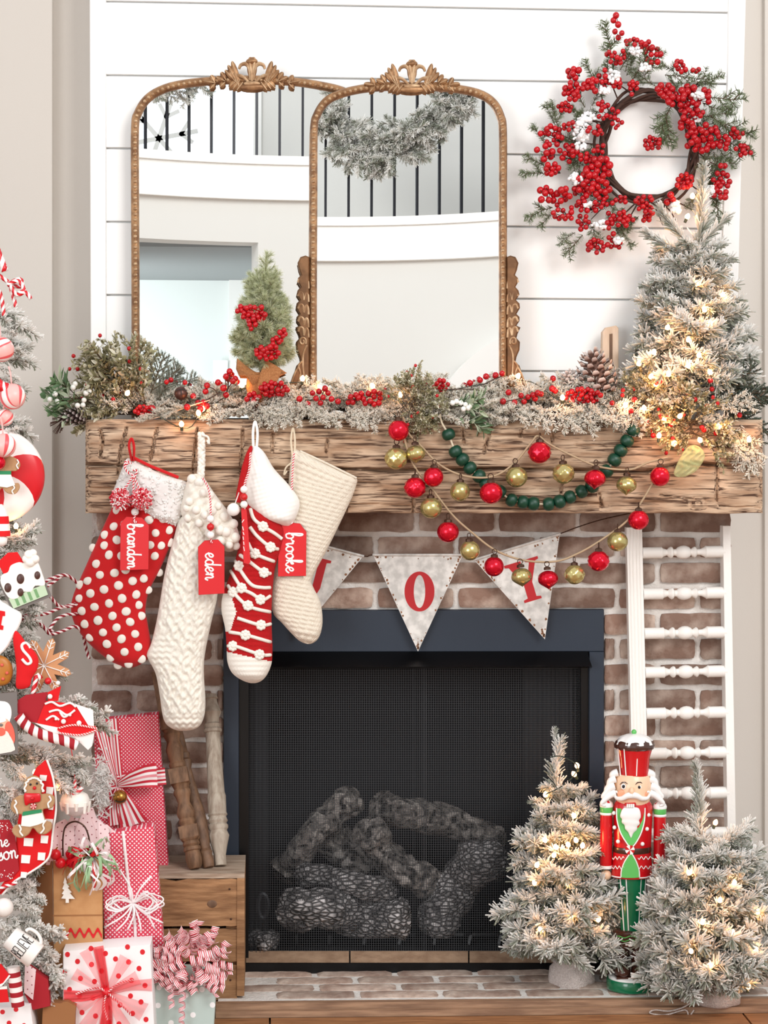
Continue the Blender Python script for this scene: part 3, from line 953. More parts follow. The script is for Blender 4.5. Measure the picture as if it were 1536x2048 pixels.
for px in (590, 660, 730, 800, 870, 940, 1000):
    mb.tube([W(px, 1888, .16), W(px, 1868, .16), W(px, 1858, .3)], .008, 6); mb.tube([W(px, 1868, .14), W(px, 1835, .13)], .007, 6)
mb.tube([W(560, 1870, .18), W(1030, 1870, .18)], .008, 6); mb.build('grate', 'black_gloss', ins)
mb = MB(); mb.tube([W(526 + 10 * math.cos(t), 1812 + 24 * math.sin(t), .12) for t in np.linspace(0, 2 * PI, 20)[:-1]], .006, 6, closed=True); mb.build('gas_valve', 'mesh_wire', ins)
def log(pts, r, y, label, m, seed):
    P = spline(pts, 7)
    mb = MB(); n = 16
    vs = []
    for i, (a, b) in enumerate(P):
        yy = y + (.03 * math.sin(i * .4 + seed))
        mb_ = W(a, b, yy); vs.append(mb_)
    rr = [r * sc(y) * (1 + .16 * mnoise.noise(Vector((i * .35, seed, 0)))) * (0.78 if i in (0, len(P) - 1) else 1) for i in range(len(P))]
    mb.tube(vs, rr, n, 0)
    for k, v in enumerate(mb.v):
        q = Vector(v)
        nn = mnoise.noise(q * 22 + Vector((seed, 0, 0))) * .016 + mnoise.noise(q * 70) * .005
        c = vs[min(k // n, len(vs) - 1)]
        d = (q - c); d = d.normalized() if d.length > 1e-6 else d
        mb.v[k] = tuple(q + d * nn)
    mb.build('log', m, None, label, 'log', 'ceramic logs in the firebox', smooth=60)
log([(566, 1752), (600, 1700), (650, 1640), (705, 1598)], 30, .20, 'grey ceramic log leaning steeply against the back of the firebox, lower end at its side', 'bark_log', 1)
log([(752, 1615), (820, 1628), (900, 1645), (1000, 1690)], 33, .24, 'long ceramic log lying across the top of the log pile', 'bark_log', 2)
log([(575, 1822), (660, 1818), (740, 1838), (812, 1836)], 42, .10, 'charred blocky log across the front of the grate, on the stocking side', 'char_log', 3)
log([(868, 1850), (905, 1790), (945, 1735), (985, 1720)], 46, .13, 'charred log standing on the grate nearest the small lit tree', 'char_log', 4)
log([(735, 1660), (765, 1700), (810, 1745), (870, 1765)], 34, .15, 'dark forked ceramic log in the middle of the pile', 'bark_log', 5)
log([(650, 1665), (690, 1705), (730, 1735)], 40, .27, 'short bark log tucked at the back behind the leaning log', 'bark_log', 6)
log([(600, 1745), (680, 1760), (780, 1785)], 24, .12, 'thin split log resting along the top of the front charred log', 'char_log', 7)
log([(506, 1882), (525, 1880), (542, 1884)], 20, .08, 'small ember chunk alone on the firebox floor beside the crate', 'char_log', 8)

# ---------------------------------------------------------------- handwriting and letters
GL = {
 'b': (0.95, [[(0, .3), (.35, 1.6), (.3, 2.2), (.12, 2.1), (.1, .3), (.35, 0), (.7, .2), (.72, .8), (.45, 1.0), (.2, .7)], [(.72, .7), (.95, .75)]]),
 'r': (0.82, [[(0, .7), (.2, 1.08), (.28, .88), (.5, .95), (.52, .3), (.65, .03), (.84, .4)]]),
 'a': (1.0, [[(.75, .8), (.45, 1), (.15, .7), (.15, .25), (.4, 0), (.7, .3), (.76, 1), (.74, .2), (.88, .0), (1.02, .4)]]),
 'n': (0.95, [[(0, .6), (.15, 1), (.2, .7), (.18, 0), (.2, .6), (.45, 1), (.62, .8), (.62, .15), (.8, 0), (.96, .35)]]),
 'd': (1.0, [[(.75, .8), (.45, 1), (.15, .7), (.15, .25), (.4, 0), (.7, .3), (.82, 2.1), (.74, .2), (.88, 0), (1.02, .4)]]),
 'o': (0.95, [[(.5, 1), (.15, .75), (.15, .25), (.45, 0), (.75, .3), (.72, .8), (.5, 1), (.6, .85), (.96, .78)]]),
 'e': (0.85, [[(0, .35), (.5, .55), (.6, .85), (.4, 1), (.15, .7), (.18, .2), (.45, 0), (.75, .2), (.88, .45)]]),
 'k': (0.92, [[(0, .3), (.3, 1.6), (.28, 2.2), (.12, 2), (.1, 0)], [(.12, .5), (.5, 1), (.55, .75), (.2, .55), (.5, .1), (.75, 0), (.95, .4)]]),
 'h': (0.9, [[(0, .3), (.3, 1.6), (.25, 2.2), (.12, 2), (.1, 0), (.15, .6), (.4, 1), (.58, .8), (.58, .15), (.75, 0), (.9, .35)]]),
 't': (0.6, [[(.25, 1.9), (.2, .3), (.4, 0), (.62, .35)], [(0, 1.35), (.5, 1.4)]]),
 's': (0.65, [[(0, .1), (.4, .7), (.45, 1), (.5, .6), (.6, .2), (.3, 0), (.1, .15)]]),
 'v': (0.8, [[(0, .8), (.15, 1), (.35, .05), (.6, .9), (.8, .85)]]),
 'l': (0.5, [[(0, .3), (.3, 1.6), (.25, 2.2), (.12, 2), (.12, .2), (.3, 0), (.5, .3)]]),
}
def script(mb, word, ox, oy, adv, up, s, y, r, mi=0):
    """Brush lettering: word starts at pixel (ox, oy); adv and up are the pixel directions of writing and of ascenders."""
    x = 0.0
    for ch in word:
        a, strokes = GL[ch]
        for st in strokes:
            pts = spline(st, 5)
            mb.tube([W(ox + (x + p) * s * adv[0] + q * s * up[0], oy + (x + p) * s * adv[1] + q * s * up[1], y) for p, q in pts], r * sc(y), 6, mi, flat=.35, up=(0, 1, 0))
        x += a
    return x * s

def twist(mb, pts, r, y=None, a=0, b=1, pitch=2, n=8, k=6, closed=False):
    """Two-colour twisted cord along pixel points at depth y (or world points when y is None)."""
    if y is not None:
        P = spline(pts, k, closed)
        L = [0.0]
        for p, q in zip(P[:-1], P[1:]):
            L.append(L[-1] + math.hypot(q[0] - p[0], q[1] - p[1]))
        m = max(8, int(L[-1] / (r * .8)))
        t = np.linspace(0, L[-1], m)
        X = np.interp(t, L, [p[0] for p in P]); Y = np.interp(t, L, [p[1] for p in P])
        Z = np.interp(t, L, [p[2] for p in P]) if len(P[0]) > 2 else np.zeros(m)
        pts = [W(u, v, y + w) for u, v, w in zip(X, Y, Z)]
        r = r * sc(y)
    mb.tube(pts, r, n, lambda i, j: a if (j * 4 // n) % 2 == 0 else b, closed=closed, tw=0.75 if pitch > 1 else 0.95)

# ---------------------------------------------------------------- stockings
def fur(mb, surf, pts, length, r, n, seed, yb, mi=0):
    rr = random.Random(seed)
    xs_, ys_ = [p[0] for p in pts], [p[1] for p in pts]
    def inside(x, y):
        c = False
        for (x0, y0), (x1, y1) in zip(pts, pts[1:] + pts[:1]):
            if (y0 > y) != (y1 > y) and x < (x1 - x0) * (y - y0) / (y1 - y0) + x0:
                c = not c
        return c
    k = 0
    while k < n:
        x, y = rr.uniform(min(xs_), max(xs_)), rr.uniform(min(ys_), max(ys_))
        if not inside(x, y):
            continue
        k += 1
        p = W(x, y, surf(x, y) + .001)
        d = Vector((rr.uniform(-1, 1), rr.uniform(-1.0, -.1), rr.uniform(-1, .5))).normalized()
        q = p + d * length * rr.uniform(.6, 1.2) + Vector((0, 0, -length * .25))
        s = Vector((rr.uniform(-1, 1), 0, rr.uniform(-1, 1))).normalized() * r
        t = s.cross(d).normalized() * r
        mb.add([p + s, p - s, p + t, (p + q) / 2 + s * .9, (p + q) / 2 - s * .9, (p + q) / 2 + t * .9, q], [(0, 1, 4, 3), (1, 2, 5, 4), (2, 0, 3, 5), (3, 4, 6), (4, 5, 6), (5, 3, 6)], mi)

G_ST = 'stockings hung from the mantel'
# 1: red with white dots
st = thing('christmas_stocking', 'red felt stocking with raised white dots and a fluffy white fur cuff', 'stocking', W(262, 880, -.235), G_ST)
o1 = [(240, 985), (221, 1022), (172, 1131), (144, 1199), (146, 1240), (168, 1276), (201, 1308), (237, 1331), (265, 1335), (291, 1322), (303, 1300), (295, 1244), (291, 1222), (298, 1183), (322, 1135), (346, 1078), (360, 1040), (362, 1000), (300, 965)]
mb = MB(); s1 = pillow(mb, o1, -.238, .03, 4, 22); mb.build('body', 'red_felt', st, smooth=180)
dm = MB(); dm.ball((0, 0, 0), 1, 14, 6, 0, (1, 1.06, .3)); dmesh = dm.mesh('felt_dot', ['cream_wool'], smooth=180)
dots = [(249, 1049), (228, 1053), (186, 1096), (209, 1091), (234, 1080), (234, 1020), (210, 1070), (176, 1162), (200, 1150), (229, 1146), (193, 1128), (159, 1197), (181, 1187), (208, 1179), (237, 1171), (265, 1162), (164, 1222), (189, 1214), (218, 1207), (244, 1197), (272, 1189), (170, 1248), (196, 1241), (225, 1232), (252, 1223), (277, 1210), (180, 1275), (206, 1265), (233, 1255), (260, 1244), (282, 1232), (214, 1288), (243, 1278), (270, 1268), (221, 1315), (249, 1304), (276, 1294), (283, 1318), (257, 1328), (266, 1122), (287, 1157), (309, 1112), (322, 1091), (311, 1066), (307, 1125), (338, 1060), (326, 1037), (285, 1125), (218, 1110), (243, 1112), (300, 1090), (298, 1040), (352, 1035), (296, 1180), (161, 1170), (318, 1145), (203, 1300), (236, 1330), (225, 1100), (251, 1140), (340, 1085)]
kept = []
for x, y in dots:
    if any((x - u) ** 2 + (y - v) ** 2 < 289 for u, v in kept):
        continue
    kept.append((x, y))
    r = 8.8 * sc(-.26)
    inst('felt_dot', dmesh, st, aim(W(x, y, s1(x, y) - .0005), (0, -1, 0), s=(r * random.uniform(.92, 1.08), r * random.uniform(.9, 1.05), r), roll=random.random() * 6))
oc = [(252, 920), (262, 918), (285, 930), (330, 950), (378, 968), (370, 1005), (354, 1054), (325, 1046), (298, 1034), (262, 1012), (226, 994), (236, 958)]
mb = MB(); sC = pillow(mb, oc, -.238, .045, 3, 36, disp=lambda X, Y: .0022 * np.sin(X / 3.1 + 2 * np.sin(Y / 5)) * np.sin(Y / 3.3 + X / 9)); fur(mb, sC, oc, .006, .004, 330, 3, -.24); mb.build('fur_cuff', 'fur', st, smooth=180)
mb = MB(); mb.tube([W(264, 914, -.25), W(300, 932, -.25), W(357, 955, -.248)], .0042, 8); mb.build('lining', 'red_felt', st)
mb = MB(); ribbon(mb, [W(264, 925, -.262), W(258, 895, -.25), (W(261, 876, -.236)), W(266, 895, -.25), W(268, 925, -.262)], .008, wdir=(0, 1, 0)); mb.tube([W(x, y, -.25) for x, y in spline([(264, 922), (258, 892), (263, 877), (268, 893), (267, 922)], 5)], .0036, 6); mb.build('hanging_loop', 'red_felt', st)
# pompom pair tied at its loop
pp = thing('pompom_pair', 'pair of red and white yarn pompoms tied on the dotted red stocking', 'pompom', W(262, 925, -.29))
mb = MB()
for c in ([(256, 925), (250, 935), (257, 946), (268, 950)], [(262, 928), (252, 922), (249, 934)], [(262, 946), (268, 955), (274, 942), (266, 940)]):
    twist(mb, c, 2.4, -.292, pitch=1)
twist(mb, [(266, 952), (256, 968), (245, 984)], 2.2, -.297, pitch=1); twist(mb, [(268, 952), (274, 968), (281, 984)], 2.2, -.297, pitch=1); twist(mb, [(267, 952), (267, 985), (268, 1008)], 2.2, -.295, pitch=1)
mb.build('cord', ['red_yarn', 'white_yarn'], pp)
for cx, cy in ((241, 998), (283, 998)):
    mb = MB(); rr = random.Random(cx); c = W(cx, cy, -.306); R_ = 19.5 * sc(-.3)
    mb.ball(c, R_ * .82, 12, 8, 0)
    for i in range(1000):
        d = Vector((rr.gauss(0, 1), rr.gauss(0, 1), rr.gauss(0, 1))).normalized()
        p, q = c + d * R_ * .55, c + (d + Vector((rr.uniform(-.2, .2), rr.uniform(-.2, .2), rr.uniform(-.2, .2)))) * R_ * rr.uniform(.9, 1.04)
        mb.tube([p, q], .0017, 4, rr.choice((0, 0, 1, 2, 2, 1)))
    mb.build('pompom', ['red_yarn', 'white_yarn', 'pink_yarn'], pp)
mb = MB(); mb.ball(W(270, 1024, -.286), 7.6 * sc(-.28), 14, 10); mb.build('bead', 'bead_white', pp)

def name_tag(label, out, y, word, ox, oy, s, twine_px, beads=(), sp=1.9, name='name_tag'):
    t = thing(name, label, 'tag', W(out[0][0], min(p[1] for p in out), y), 'red name tags on the stockings')
    mb = MB(); mb.prism(out, y, .0045, 0, 1, bev=.0008); mb.build('plaque', ['tag_red', 'tag_edge'], t)
    if word:
        mb = MB(); script(mb, word, ox, oy, (0, 1), (1, 0), s, y - .0006, sp); mb.build('lettering', 'white_ink', t, smooth=180)
    if twine_px:
        mb = MB(); twist(mb, twine_px, 2.0, y - .004, pitch=1); mb.build('twine', ['red_yarn', 'white_yarn'], t)
    for bx, by, r, m in beads:
        mb = MB(); mb.ball(W(bx, by, y - .008), r * sc(y), 14, 10); mb.build('bead', m, t, smooth=180)
    return t
name_tag('red wooden name tag hanging on the dotted stocking below the pompoms', [(241, 1046), (253, 1033), (284, 1035), (298, 1051), (297, 1139), (240, 1141)], -.295, 'brandon', 255, 1048, 13.6, [(272, 1028), (268, 1038), (273, 1046), (266, 1042)])
# 2: cream cable knit
st = thing('christmas_stocking', 'long cream cable knit stocking with a bobbled turned cuff', 'stocking', W(400, 870, -.26), G_ST)
o2 = [(372, 1030), (400, 1030), (436, 1080), (436, 1183), (422, 1248), (408, 1325), (411, 1405), (406, 1440), (392, 1457), (365, 1462), (342, 1456), (327, 1438), (319, 1388), (311, 1347), (296, 1318), (294, 1306), (303, 1284), (315, 1232), (330, 1143), (347, 1078), (358, 1040)]
def cable(X, Y):
    xc = 388 - (Y - 1060) * .055
    u = X - xc
    plain = np.exp(-(np.hypot((X - 318) / 26, (Y - 1302) / 38)) ** 4) + np.clip((Y - 1425) / 12, 0, 1)
    ci = np.floor((u + 200) / 25); v = (u + 200) % 25 - 12.5; ph = Y / 9.5 + ci * 2.1
    s_a, s_b = np.sin(ph), np.cos(ph)
    c = np.maximum(.0062 * np.exp(-((v - 6.5 * s_a) / 3.6) ** 2) * (.75 + .25 * s_b), .0062 * np.exp(-((v + 6.5 * s_a) / 3.6) ** 2) * (.75 - .25 * s_b))
    c = np.maximum(c, .0055 * np.exp(-((np.abs(v) - 11.5) / 2.2) ** 2) * (.55 + .45 * np.sin(Y / 2.6))) + .0011 * np.sin(Y / 1.7 + np.abs(v) * .9) + .0016 * np.sin(X * .31 + 1.7 * np.sin(Y * .11)) * np.sin(Y * .23 + X * .07)
    k = .0022 * np.sin(Y / 1.9 + .9 * np.abs(((u / 7) % 2) - 1) * 3) * 1.2
    return 1.45 * c * (1 - np.clip(plain, 0, 1)) + k * np.clip(plain, 0, 1)
mb = MB(); s2 = pillow(mb, o2, -.252, .036, 2.0, 62, disp=cable); mb.build('body', 'cream_knit', st, smooth=180)
oc2 = [(378, 955), (402, 950), (428, 985), (462, 1032), (479, 1072), (470, 1100), (449, 1102), (420, 1082), (399, 1064), (380, 1050), (362, 1028), (364, 1000)]
mb = MB(); sc2 = pillow(mb, oc2, -.254, .05, 3, 36, disp=lambda X, Y: .004 * np.abs(np.sin((X - Y * .6) / 7)) + .003 * np.sin(Y / 3 + X / 5))
mb.build('knit_cuff', 'cream_knit', st, smooth=180)
mb = MB()
for x, y in ((384, 958), (398, 965), (378, 1003), (408, 985), (420, 990), (373, 1016), (436, 1012), (392, 1020), (410, 1030), (448, 1034), (466, 1048), (430, 1048), (452, 1064), (470, 1075), (440, 1082), (418, 1066), (398, 1046), (376, 1036), (458, 1090), (472, 1092), (424, 1022), (440, 1060)):
    mb.ball(W(x, y, min(sc2(x, y), -.262) - .006), random.uniform(8, 10.5) * sc(-.3), 10, 8)
mb.build('bobbles', 'cream_wool', st, kind='stuff', smooth=180)
mb = MB()
for k in range(3):
    mb.tube([W(403 + 4.5 * math.sin(i * .75 + k * 2.09) - (1.2 if i > 20 else 0), 866 + i * 3.4, -.243 - .004 * math.cos(i * 1.5 + k * 2.09)) for i in range(28)], .0052, 7)
mb.tube([W(x, y, -.25) for x, y in spline([(404, 870), (416, 874), (418, 888), (414, 880)], 4)], .003, 6)
mb.build('braided_loop', 'cream_wool', st, smooth=180)
name_tag('red wooden name tag with three beads hanging over the cream cable knit stocking', [(396, 1094), (409, 1081), (436, 1079), (449, 1093), (449, 1187), (397, 1190)], -.325, 'eden', 411, 1105, 15.2, [(404, 955), (416, 975), (421, 1005), (421, 1040), (421, 1076), (424, 1086)], ((421, 1038, 7.6, 'bead_white'), (421, 1054, 7.6, 'bead_red'), (421, 1070, 7.6, 'bead_white')))
# 3: red with white puff stripes
st = thing('christmas_stocking', 'red knitted stocking with wavy white stripes, puffs, white toe and folded cuff', 'stocking', W(510, 845, -.27), G_ST)
o3 = [(495, 1005), (540, 1030), (568, 1058), (561, 1103), (549, 1143), (543, 1224), (545, 1304), (540, 1337), (524, 1361), (499, 1366), (468, 1350), (455, 1325), (453, 1290), (450, 1256), (443, 1222), (445, 1192), (456, 1160), (471, 1119), (481, 1070), (486, 1030)]
def col3(x, y):
    if y > 1302 + (x - 453) * .22:
        return 1
    if x < 474 - abs(y - 1222) * .32 and 1185 < y < 1262:
        return 1
    return 0
mb = MB(); s3 = pillow(mb, o3, -.262, .040, 2.2, 56, mi=col3, disp=lambda X, Y: .0011 * np.sin(Y / 1.6 + .8 * np.sin(X * 1.1))); mb.build('body', ['red_knit', 'cream_wool'], st, smooth=180)
stripes = [[(501, 1018), (508, 1038), (528, 1054), (548, 1066), (564, 1078)], [(500, 1054), (514, 1072), (540, 1094), (556, 1098)], [(496, 1086), (510, 1107), (548, 1123)], [(480, 1110), (497, 1122), (528, 1145), (541, 1147)], [(471, 1122), (487, 1150), (504, 1170), (524, 1175), (540, 1175)], [(462, 1142), (483, 1175), (505, 1188), (524, 1200), (540, 1192)], [(456, 1171), (466, 1184), (496, 1212), (540, 1224)], [(475, 1236), (520, 1250), (541, 1248)], [(459, 1264), (492, 1270), (541, 1284)], [(456, 1292), (470, 1292), (520, 1309), (541, 1310)]]
mb = MB()
for q in stripes:
    mb.tube([W(x, y, s3(min(max(x, 448), 560), y) - .001) for x, y in spline(q, 6)], 3.7 * sc(-.3), 7)
mb.build('white_stripes', 'cream_wool', st, kind='stuff', smooth=180)
for x, y in ((526, 1053), (541, 1094), (510, 1107), (528, 1145), (478, 1132), (483, 1176), (521, 1199), (466, 1184), (496, 1211), (522, 1250), (491, 1270), (466, 1292), (519, 1309)):
    mb = MB(); p = W(x, y, s3(x, y) - .002)
    for k in range(9):
        a = k * 2 * PI / 8
        mb.ball(p + Vector((math.cos(a) * .0085, -.001, math.sin(a) * .0085)) * (0 if k == 8 else 1), .0056 if k < 8 else .008, 8, 6)
    mb.build('puff', 'cream_wool', st, smooth=180)
oc3 = [(508, 893), (527, 903), (548, 937), (576, 968), (597, 997), (597, 1022), (580, 1053), (562, 1050), (540, 1044), (515, 1030), (495, 1006), (491, 973), (498, 930)]
mb = MB(); sc3 = pillow(mb, oc3, -.264, .05, 2.4, 44, disp=lambda X, Y: .0013 * np.sin((X * .8 + Y * .45) / 1.7) * np.sin((Y * .8 - X * .45) / 1.7)); mb.build('cuff', 'white_wool', st, smooth=180)
mb = MB(); mb.tube([W(x, y, -.268) for x, y in spline([(503, 892), (493, 925), (484, 965), (476, 1005)], 4)], [.003, .005, .007, .008, .008, .009, .009, .009, .009, .009, .009, .008, .006], 8); mb.build('lining', 'red_knit', st)
mb = MB(); mb.tube([W(x, y, -.25) for x, y in spline([(507, 900), (506, 865), (510, 843), (515, 865), (513, 900)], 5)], .0036, 6); mb.build('hanging_loop', 'white_wool', st)
t = name_tag('thin red name tag turned edge-on against the white-striped stocking, below three beads', [(482, 1018), (487, 1013), (493, 1019), (501, 1124), (497, 1129), (487, 1126)], -.33, None, 0, 0, 0, [(501, 905), (498, 940), (490, 965), (488, 985), (489, 1018)], ((488, 979, 7.4, 'bead_white'), (488, 994, 7.4, 'bead_red'), (488, 1009, 7.4, 'bead_white')))
mb = MB(); mb.prism([(493, 1019), (501, 1124), (497, 1129), (489, 1020)], -.3312, .004); mb.build('side_edge', 'tag_red', t)
mb = MB()
for a, b, u, v in ((484, 1045, 488, 1039), (485, 1053, 487, 1061), (486, 1064, 488, 1070), (486, 1073, 487, 1080), (487, 1083, 488, 1090), (487, 1093, 489, 1102)):
    mb.tube([W(a, b, -.3308), W(u, v, -.3308)], .0011, 5)
mb.build('brush_marks', 'white_ink', t, kind='stuff')
mb = MB(); mb.ball(W(467, 1019, -.325), 13 * sc(-.3), 12, 10); mb.tube([W(470, 1008, -.325), W(478, 985, -.32)], .0015, 6); mb.build('wool_ball', 'white_wool', None, 'white felted wool ball hanging beside the edge-on tag', 'ball', smooth=180)
# 4: ivory woven
st = thing('christmas_stocking', 'ivory chunky woven stocking with horizontal rows, half behind the striped one', 'stocking', W(587, 858, -.24), G_ST)
o4 = [(584, 905), (600, 902), (640, 922), (690, 946), (713, 957), (712, 972), (700, 1004), (657, 1094), (625, 1155), (627, 1175), (641, 1204), (645, 1246), (637, 1276), (620, 1288), (601, 1283), (584, 1268), (564, 1246), (545, 1222), (546, 1163), (560, 1062), (575, 981)]
def weave(X, Y):
    sl = .42 - np.clip((Y - 960) / 300, 0, 1) * .2
    a = Y - X * sl; b = X + Y * sl
    r = a / 12.5
    return .0052 * np.abs(np.sin(PI * r)) * (.4 + .6 * np.abs(np.sin(PI * (b / 15 + .5 * (np.floor(r) % 2))))) + .0008 * np.sin(b * 1.5 + a)
mb = MB(); s4 = pillow(mb, o4, -.232, .026, 2.2, 70, disp=weave); mb.build('body', 'ivory_yarn', st, smooth=180)
mb = MB(); mb.tube([W(x, y, -.243) for x, y in spline([(600, 902), (650, 925), (713, 956)], 4)], .0028, 6); mb.build('rim_piping', 'ivory_yarn', st)
mb = MB(); mb.tube([W(x, y, -.24) for x, y in spline([(585, 912), (582, 880), (586, 856), (590, 880), (589, 912)], 5)], .0026, 6); mb.tube([W(x, y, -.245) for x, y in spline([(584, 925), (572, 935), (568, 950), (574, 942)], 4)], .0022, 6); mb.build('hanging_loop', 'pale_cord', st)
name_tag('red wooden name tag on the ivory woven stocking, partly behind the striped one', [(556, 1060), (570, 1044), (600, 1047), (613, 1064), (612, 1152), (556, 1153)], -.272, 'brooke', 572, 1066, 14.6, [(588, 905), (586, 930), (584, 970), (585, 1010), (584, 1048)])

# ---------------------------------------------------------------- baubles on twine
def bauble_mesh(kind, col):
    mb = MB(); K, n = 22, 40
    prof = []
    for k in range(K + 1):
        t = k / K
        r, z = math.sin(PI * t), -math.cos(PI * t)
        if kind == 'onion':
            z = z * .85
            if t < .5:
                r = r ** 1.35; z = -.85 * (1 - t * 2) ** .8 * 1.25 if t < .5 else z
        prof.append((max(r, .012), z))
    def rad(a, k):
        t = k / K
        if kind == 'ribbed':
            return 1 + .045 * math.cos(20 * a) * math.sin(PI * t) ** .5
        if kind == 'onion':
            return 1 + .05 * math.cos(16 * a + k * .32)
        if kind == 'bumpy':
            v = t * 7
            return 1 + .12 * max(0, math.cos(8 * a + PI * (int(v) % 2))) * max(0, math.sin(PI * (v % 1))) * math.sin(PI * t)
        if kind == 'dimple':
            v = t * 5
            return 1 - .05 * max(0, math.cos(6 * a + PI * (int(v) % 2))) ** 3 * max(0, math.sin(PI * (v % 1)))
        return 1
    mb.lathe(prof, n, None, 0, rad=rad)
    return mb.mesh('ball', ['bauble_red' if col == 'r' else 'bauble_gold'], smooth=180 if kind != 'bumpy' else 60)
BM = {}
mb = MB(); mb.lathe([(.36, .92), (.36, 1.12), (.30, 1.2), (.16, 1.24), (.14, 1.3)], 14, rad=lambda a, k: 1 + .08 * math.cos(8 * a)); capm = mb.mesh('cap', ['cap_rust'])
mb = MB(); mb.tube([(.26 * math.cos(t), 0, 1.52 + .26 * math.sin(t)) for t in np.linspace(0, 2 * PI, 17)[:-1]], .045, 6, closed=True); hookm = mb.mesh('hook_ring', ['cap_rust'])
BAUB = [
 (797, 861, 'r', 'dimple', 21, 'red dimpled glass bauble, topmost, just under the boxwood spray'),
 (831, 907, 'g', 'onion', 19, 'gold swirled onion bauble below the topmost red bauble'),
 (792, 917, 'g', 'bumpy', 22, 'gold bumpy bauble hanging straight below the topmost red bauble'),
 (867, 954, 'r', 'dimple', 20, 'red dimpled bauble touching the upper twine near the first green beads'),
 (830, 975, 'r', 'bumpy', 21, 'red bumpy bauble at the top of the lower twine'),
 (920, 983, 'g', 'plain', 20, 'plain gold bauble on the upper twine beside the green beads'),
 (862, 1016, 'g', 'ribbed', 21, 'gold ribbed bauble over the bottom edge of the mantel beam'),
 (982, 986, 'r', 'ribbed', 22, 'red ribbed bauble hanging in front of the green bead strand'),
 (1033, 954, 'g', 'ribbed', 21, 'gold ribbed bauble on the mantel crack, inside the bead loop'),
 (1079, 905, 'r', 'bumpy', 22, 'red bumpy bauble at the peak of the upper twine'),
 (1127, 947, 'g', 'bumpy', 21, 'gold bumpy bauble right of the twine peak, on the mantel crack'),
 (1190, 957, 'r', 'onion', 21, 'red pointed bauble overlapping the green beads near their rising end'),
 (1253, 970, 'g', 'onion', 20, 'gold swirled onion bauble on the mantel right of the green beads'),
 (1320, 953, 'r', 'dimple', 20, 'red dimpled bauble at the far end of the upper twine'),
 (896, 1064, 'r', 'ribbed', 21, 'red ribbed bauble in front of the bricks over the O pennant'),
 (940, 1101, 'g', 'plain', 20, 'plain gold bauble between the O and Y pennants'),
 (988, 1133, 'r', 'plain', 20, 'plain red bauble in front of the Y pennant'),
 (1043, 1153, 'g', 'onion', 20, 'gold onion bauble hiding the middle of the letter Y'),
 (1096, 1158, 'r', 'onion', 20, 'red pointed onion bauble at the edge of the Y pennant'),
 (1149, 1149, 'g', 'bumpy', 20, 'gold bumpy bauble on the lower twine, just right of the Y pennant'),
 (1197, 1122, 'r', 'bumpy', 21, 'red bumpy bauble on the lower twine left of the white ladder'),
 (1235, 1083, 'g', 'ribbed', 20, 'gold ribbed bauble beside the top of the white ladder'),
 (1277, 1040, 'r', 'ribbed', 20, 'red ribbed bauble hanging over the top of the white ladder rail'),
]
YB = -.272
for i, (x, y, c, kd_, r, lab) in enumerate(BAUB):
    if (kd_, c) not in BM:
        BM[(kd_, c)] = bauble_mesh(kd_, c)
    yb_ = YB - (.03 if i in (7, 11) else 0) - (.012 if i in (3, 0) else 0)
    p = W(x, y, yb_)
    t = thing('bauble', lab, 'bauble', p, 'red and gold baubles on twine')
    A = Matrix.Translation(p) @ Matrix.Rotation(random.uniform(0, 6), 4, 'Z') @ Matrix.Rotation(random.uniform(-.12, .12), 4, 'Y') @ Matrix.Scale(r * sc(yb_), 4)
    for n_, m_ in (('ball', BM[(kd_, c)]), ('cap', capm), ('hook_ring', hookm)):
        inst(n_, m_, t, A)
for lab, q in (('upper strand of jute twine swagged across the mantel front', [(806, 834), (818, 868), (840, 890), (880, 930), (930, 952), (985, 953), (1028, 927), (1062, 886), (1076, 872), (1098, 888), (1150, 914), (1200, 934), (1260, 939), (1296, 925), (1335, 915)]),
               ('lower strand of jute twine hanging below the mantel in front of the Y pennant', [(800, 840), (812, 890), (830, 935), (862, 975), (905, 1030), (945, 1066), (990, 1100), (1045, 1120), (1110, 1123), (1160, 1105), (1210, 1075), (1256, 1040), (1282, 1005), (1308, 962)])):
    mb = MB(); twist(mb, q, 2.3, -.262, 0, 0, k=8)
    mb.build('twine_strand', 'twine', None, lab, 'twine', 'twine of the bauble garland', smooth=180)
# green glass beads on a cord
gb = thing('bead_garland', 'strand of dark green glass beads looped across the mantel front', 'bead garland', W(897, 850, -.243))
BP = [(897, 869), (911, 903), (925, 919), (940, 936), (958, 952), (972, 966), (1000, 984), (1023, 1000), (1046, 1004), (1067, 1007), (1097, 1008), (1119, 1003), (1140, 994), (1163, 983), (1184, 972), (1213, 942), (1229, 920), (1241, 901), (1254, 882), (1266, 861)]
mb = MB(); mb.lathe([(.25, -.82), (.72, -.7), (.95, -.35), (1, 0), (.95, .35), (.72, .7), (.25, .82)], 16); beadm = mb.mesh('bead', ['bead_green'], smooth=60)
for i, (x, y) in enumerate(BP):
    a, b = BP[max(i - 1, 0)], BP[min(i + 1, len(BP) - 1)]
    d = W(b[0], b[1], -.243) - W(a[0], a[1], -.243)
    inst('bead', beadm, gb, aim(W(x, y, -.243), d, (0, -1, 0), 14.2 * sc(-.243) * random.uniform(.96, 1.04), random.random() * 6))
mb = MB(); mb.tube([W(x, y, -.243) for x, y in spline([(880, 828), (884, 846)] + BP + [(1272, 848)], 4)], .0025, 6); mb.build('cord', 'pale_cord', gb)

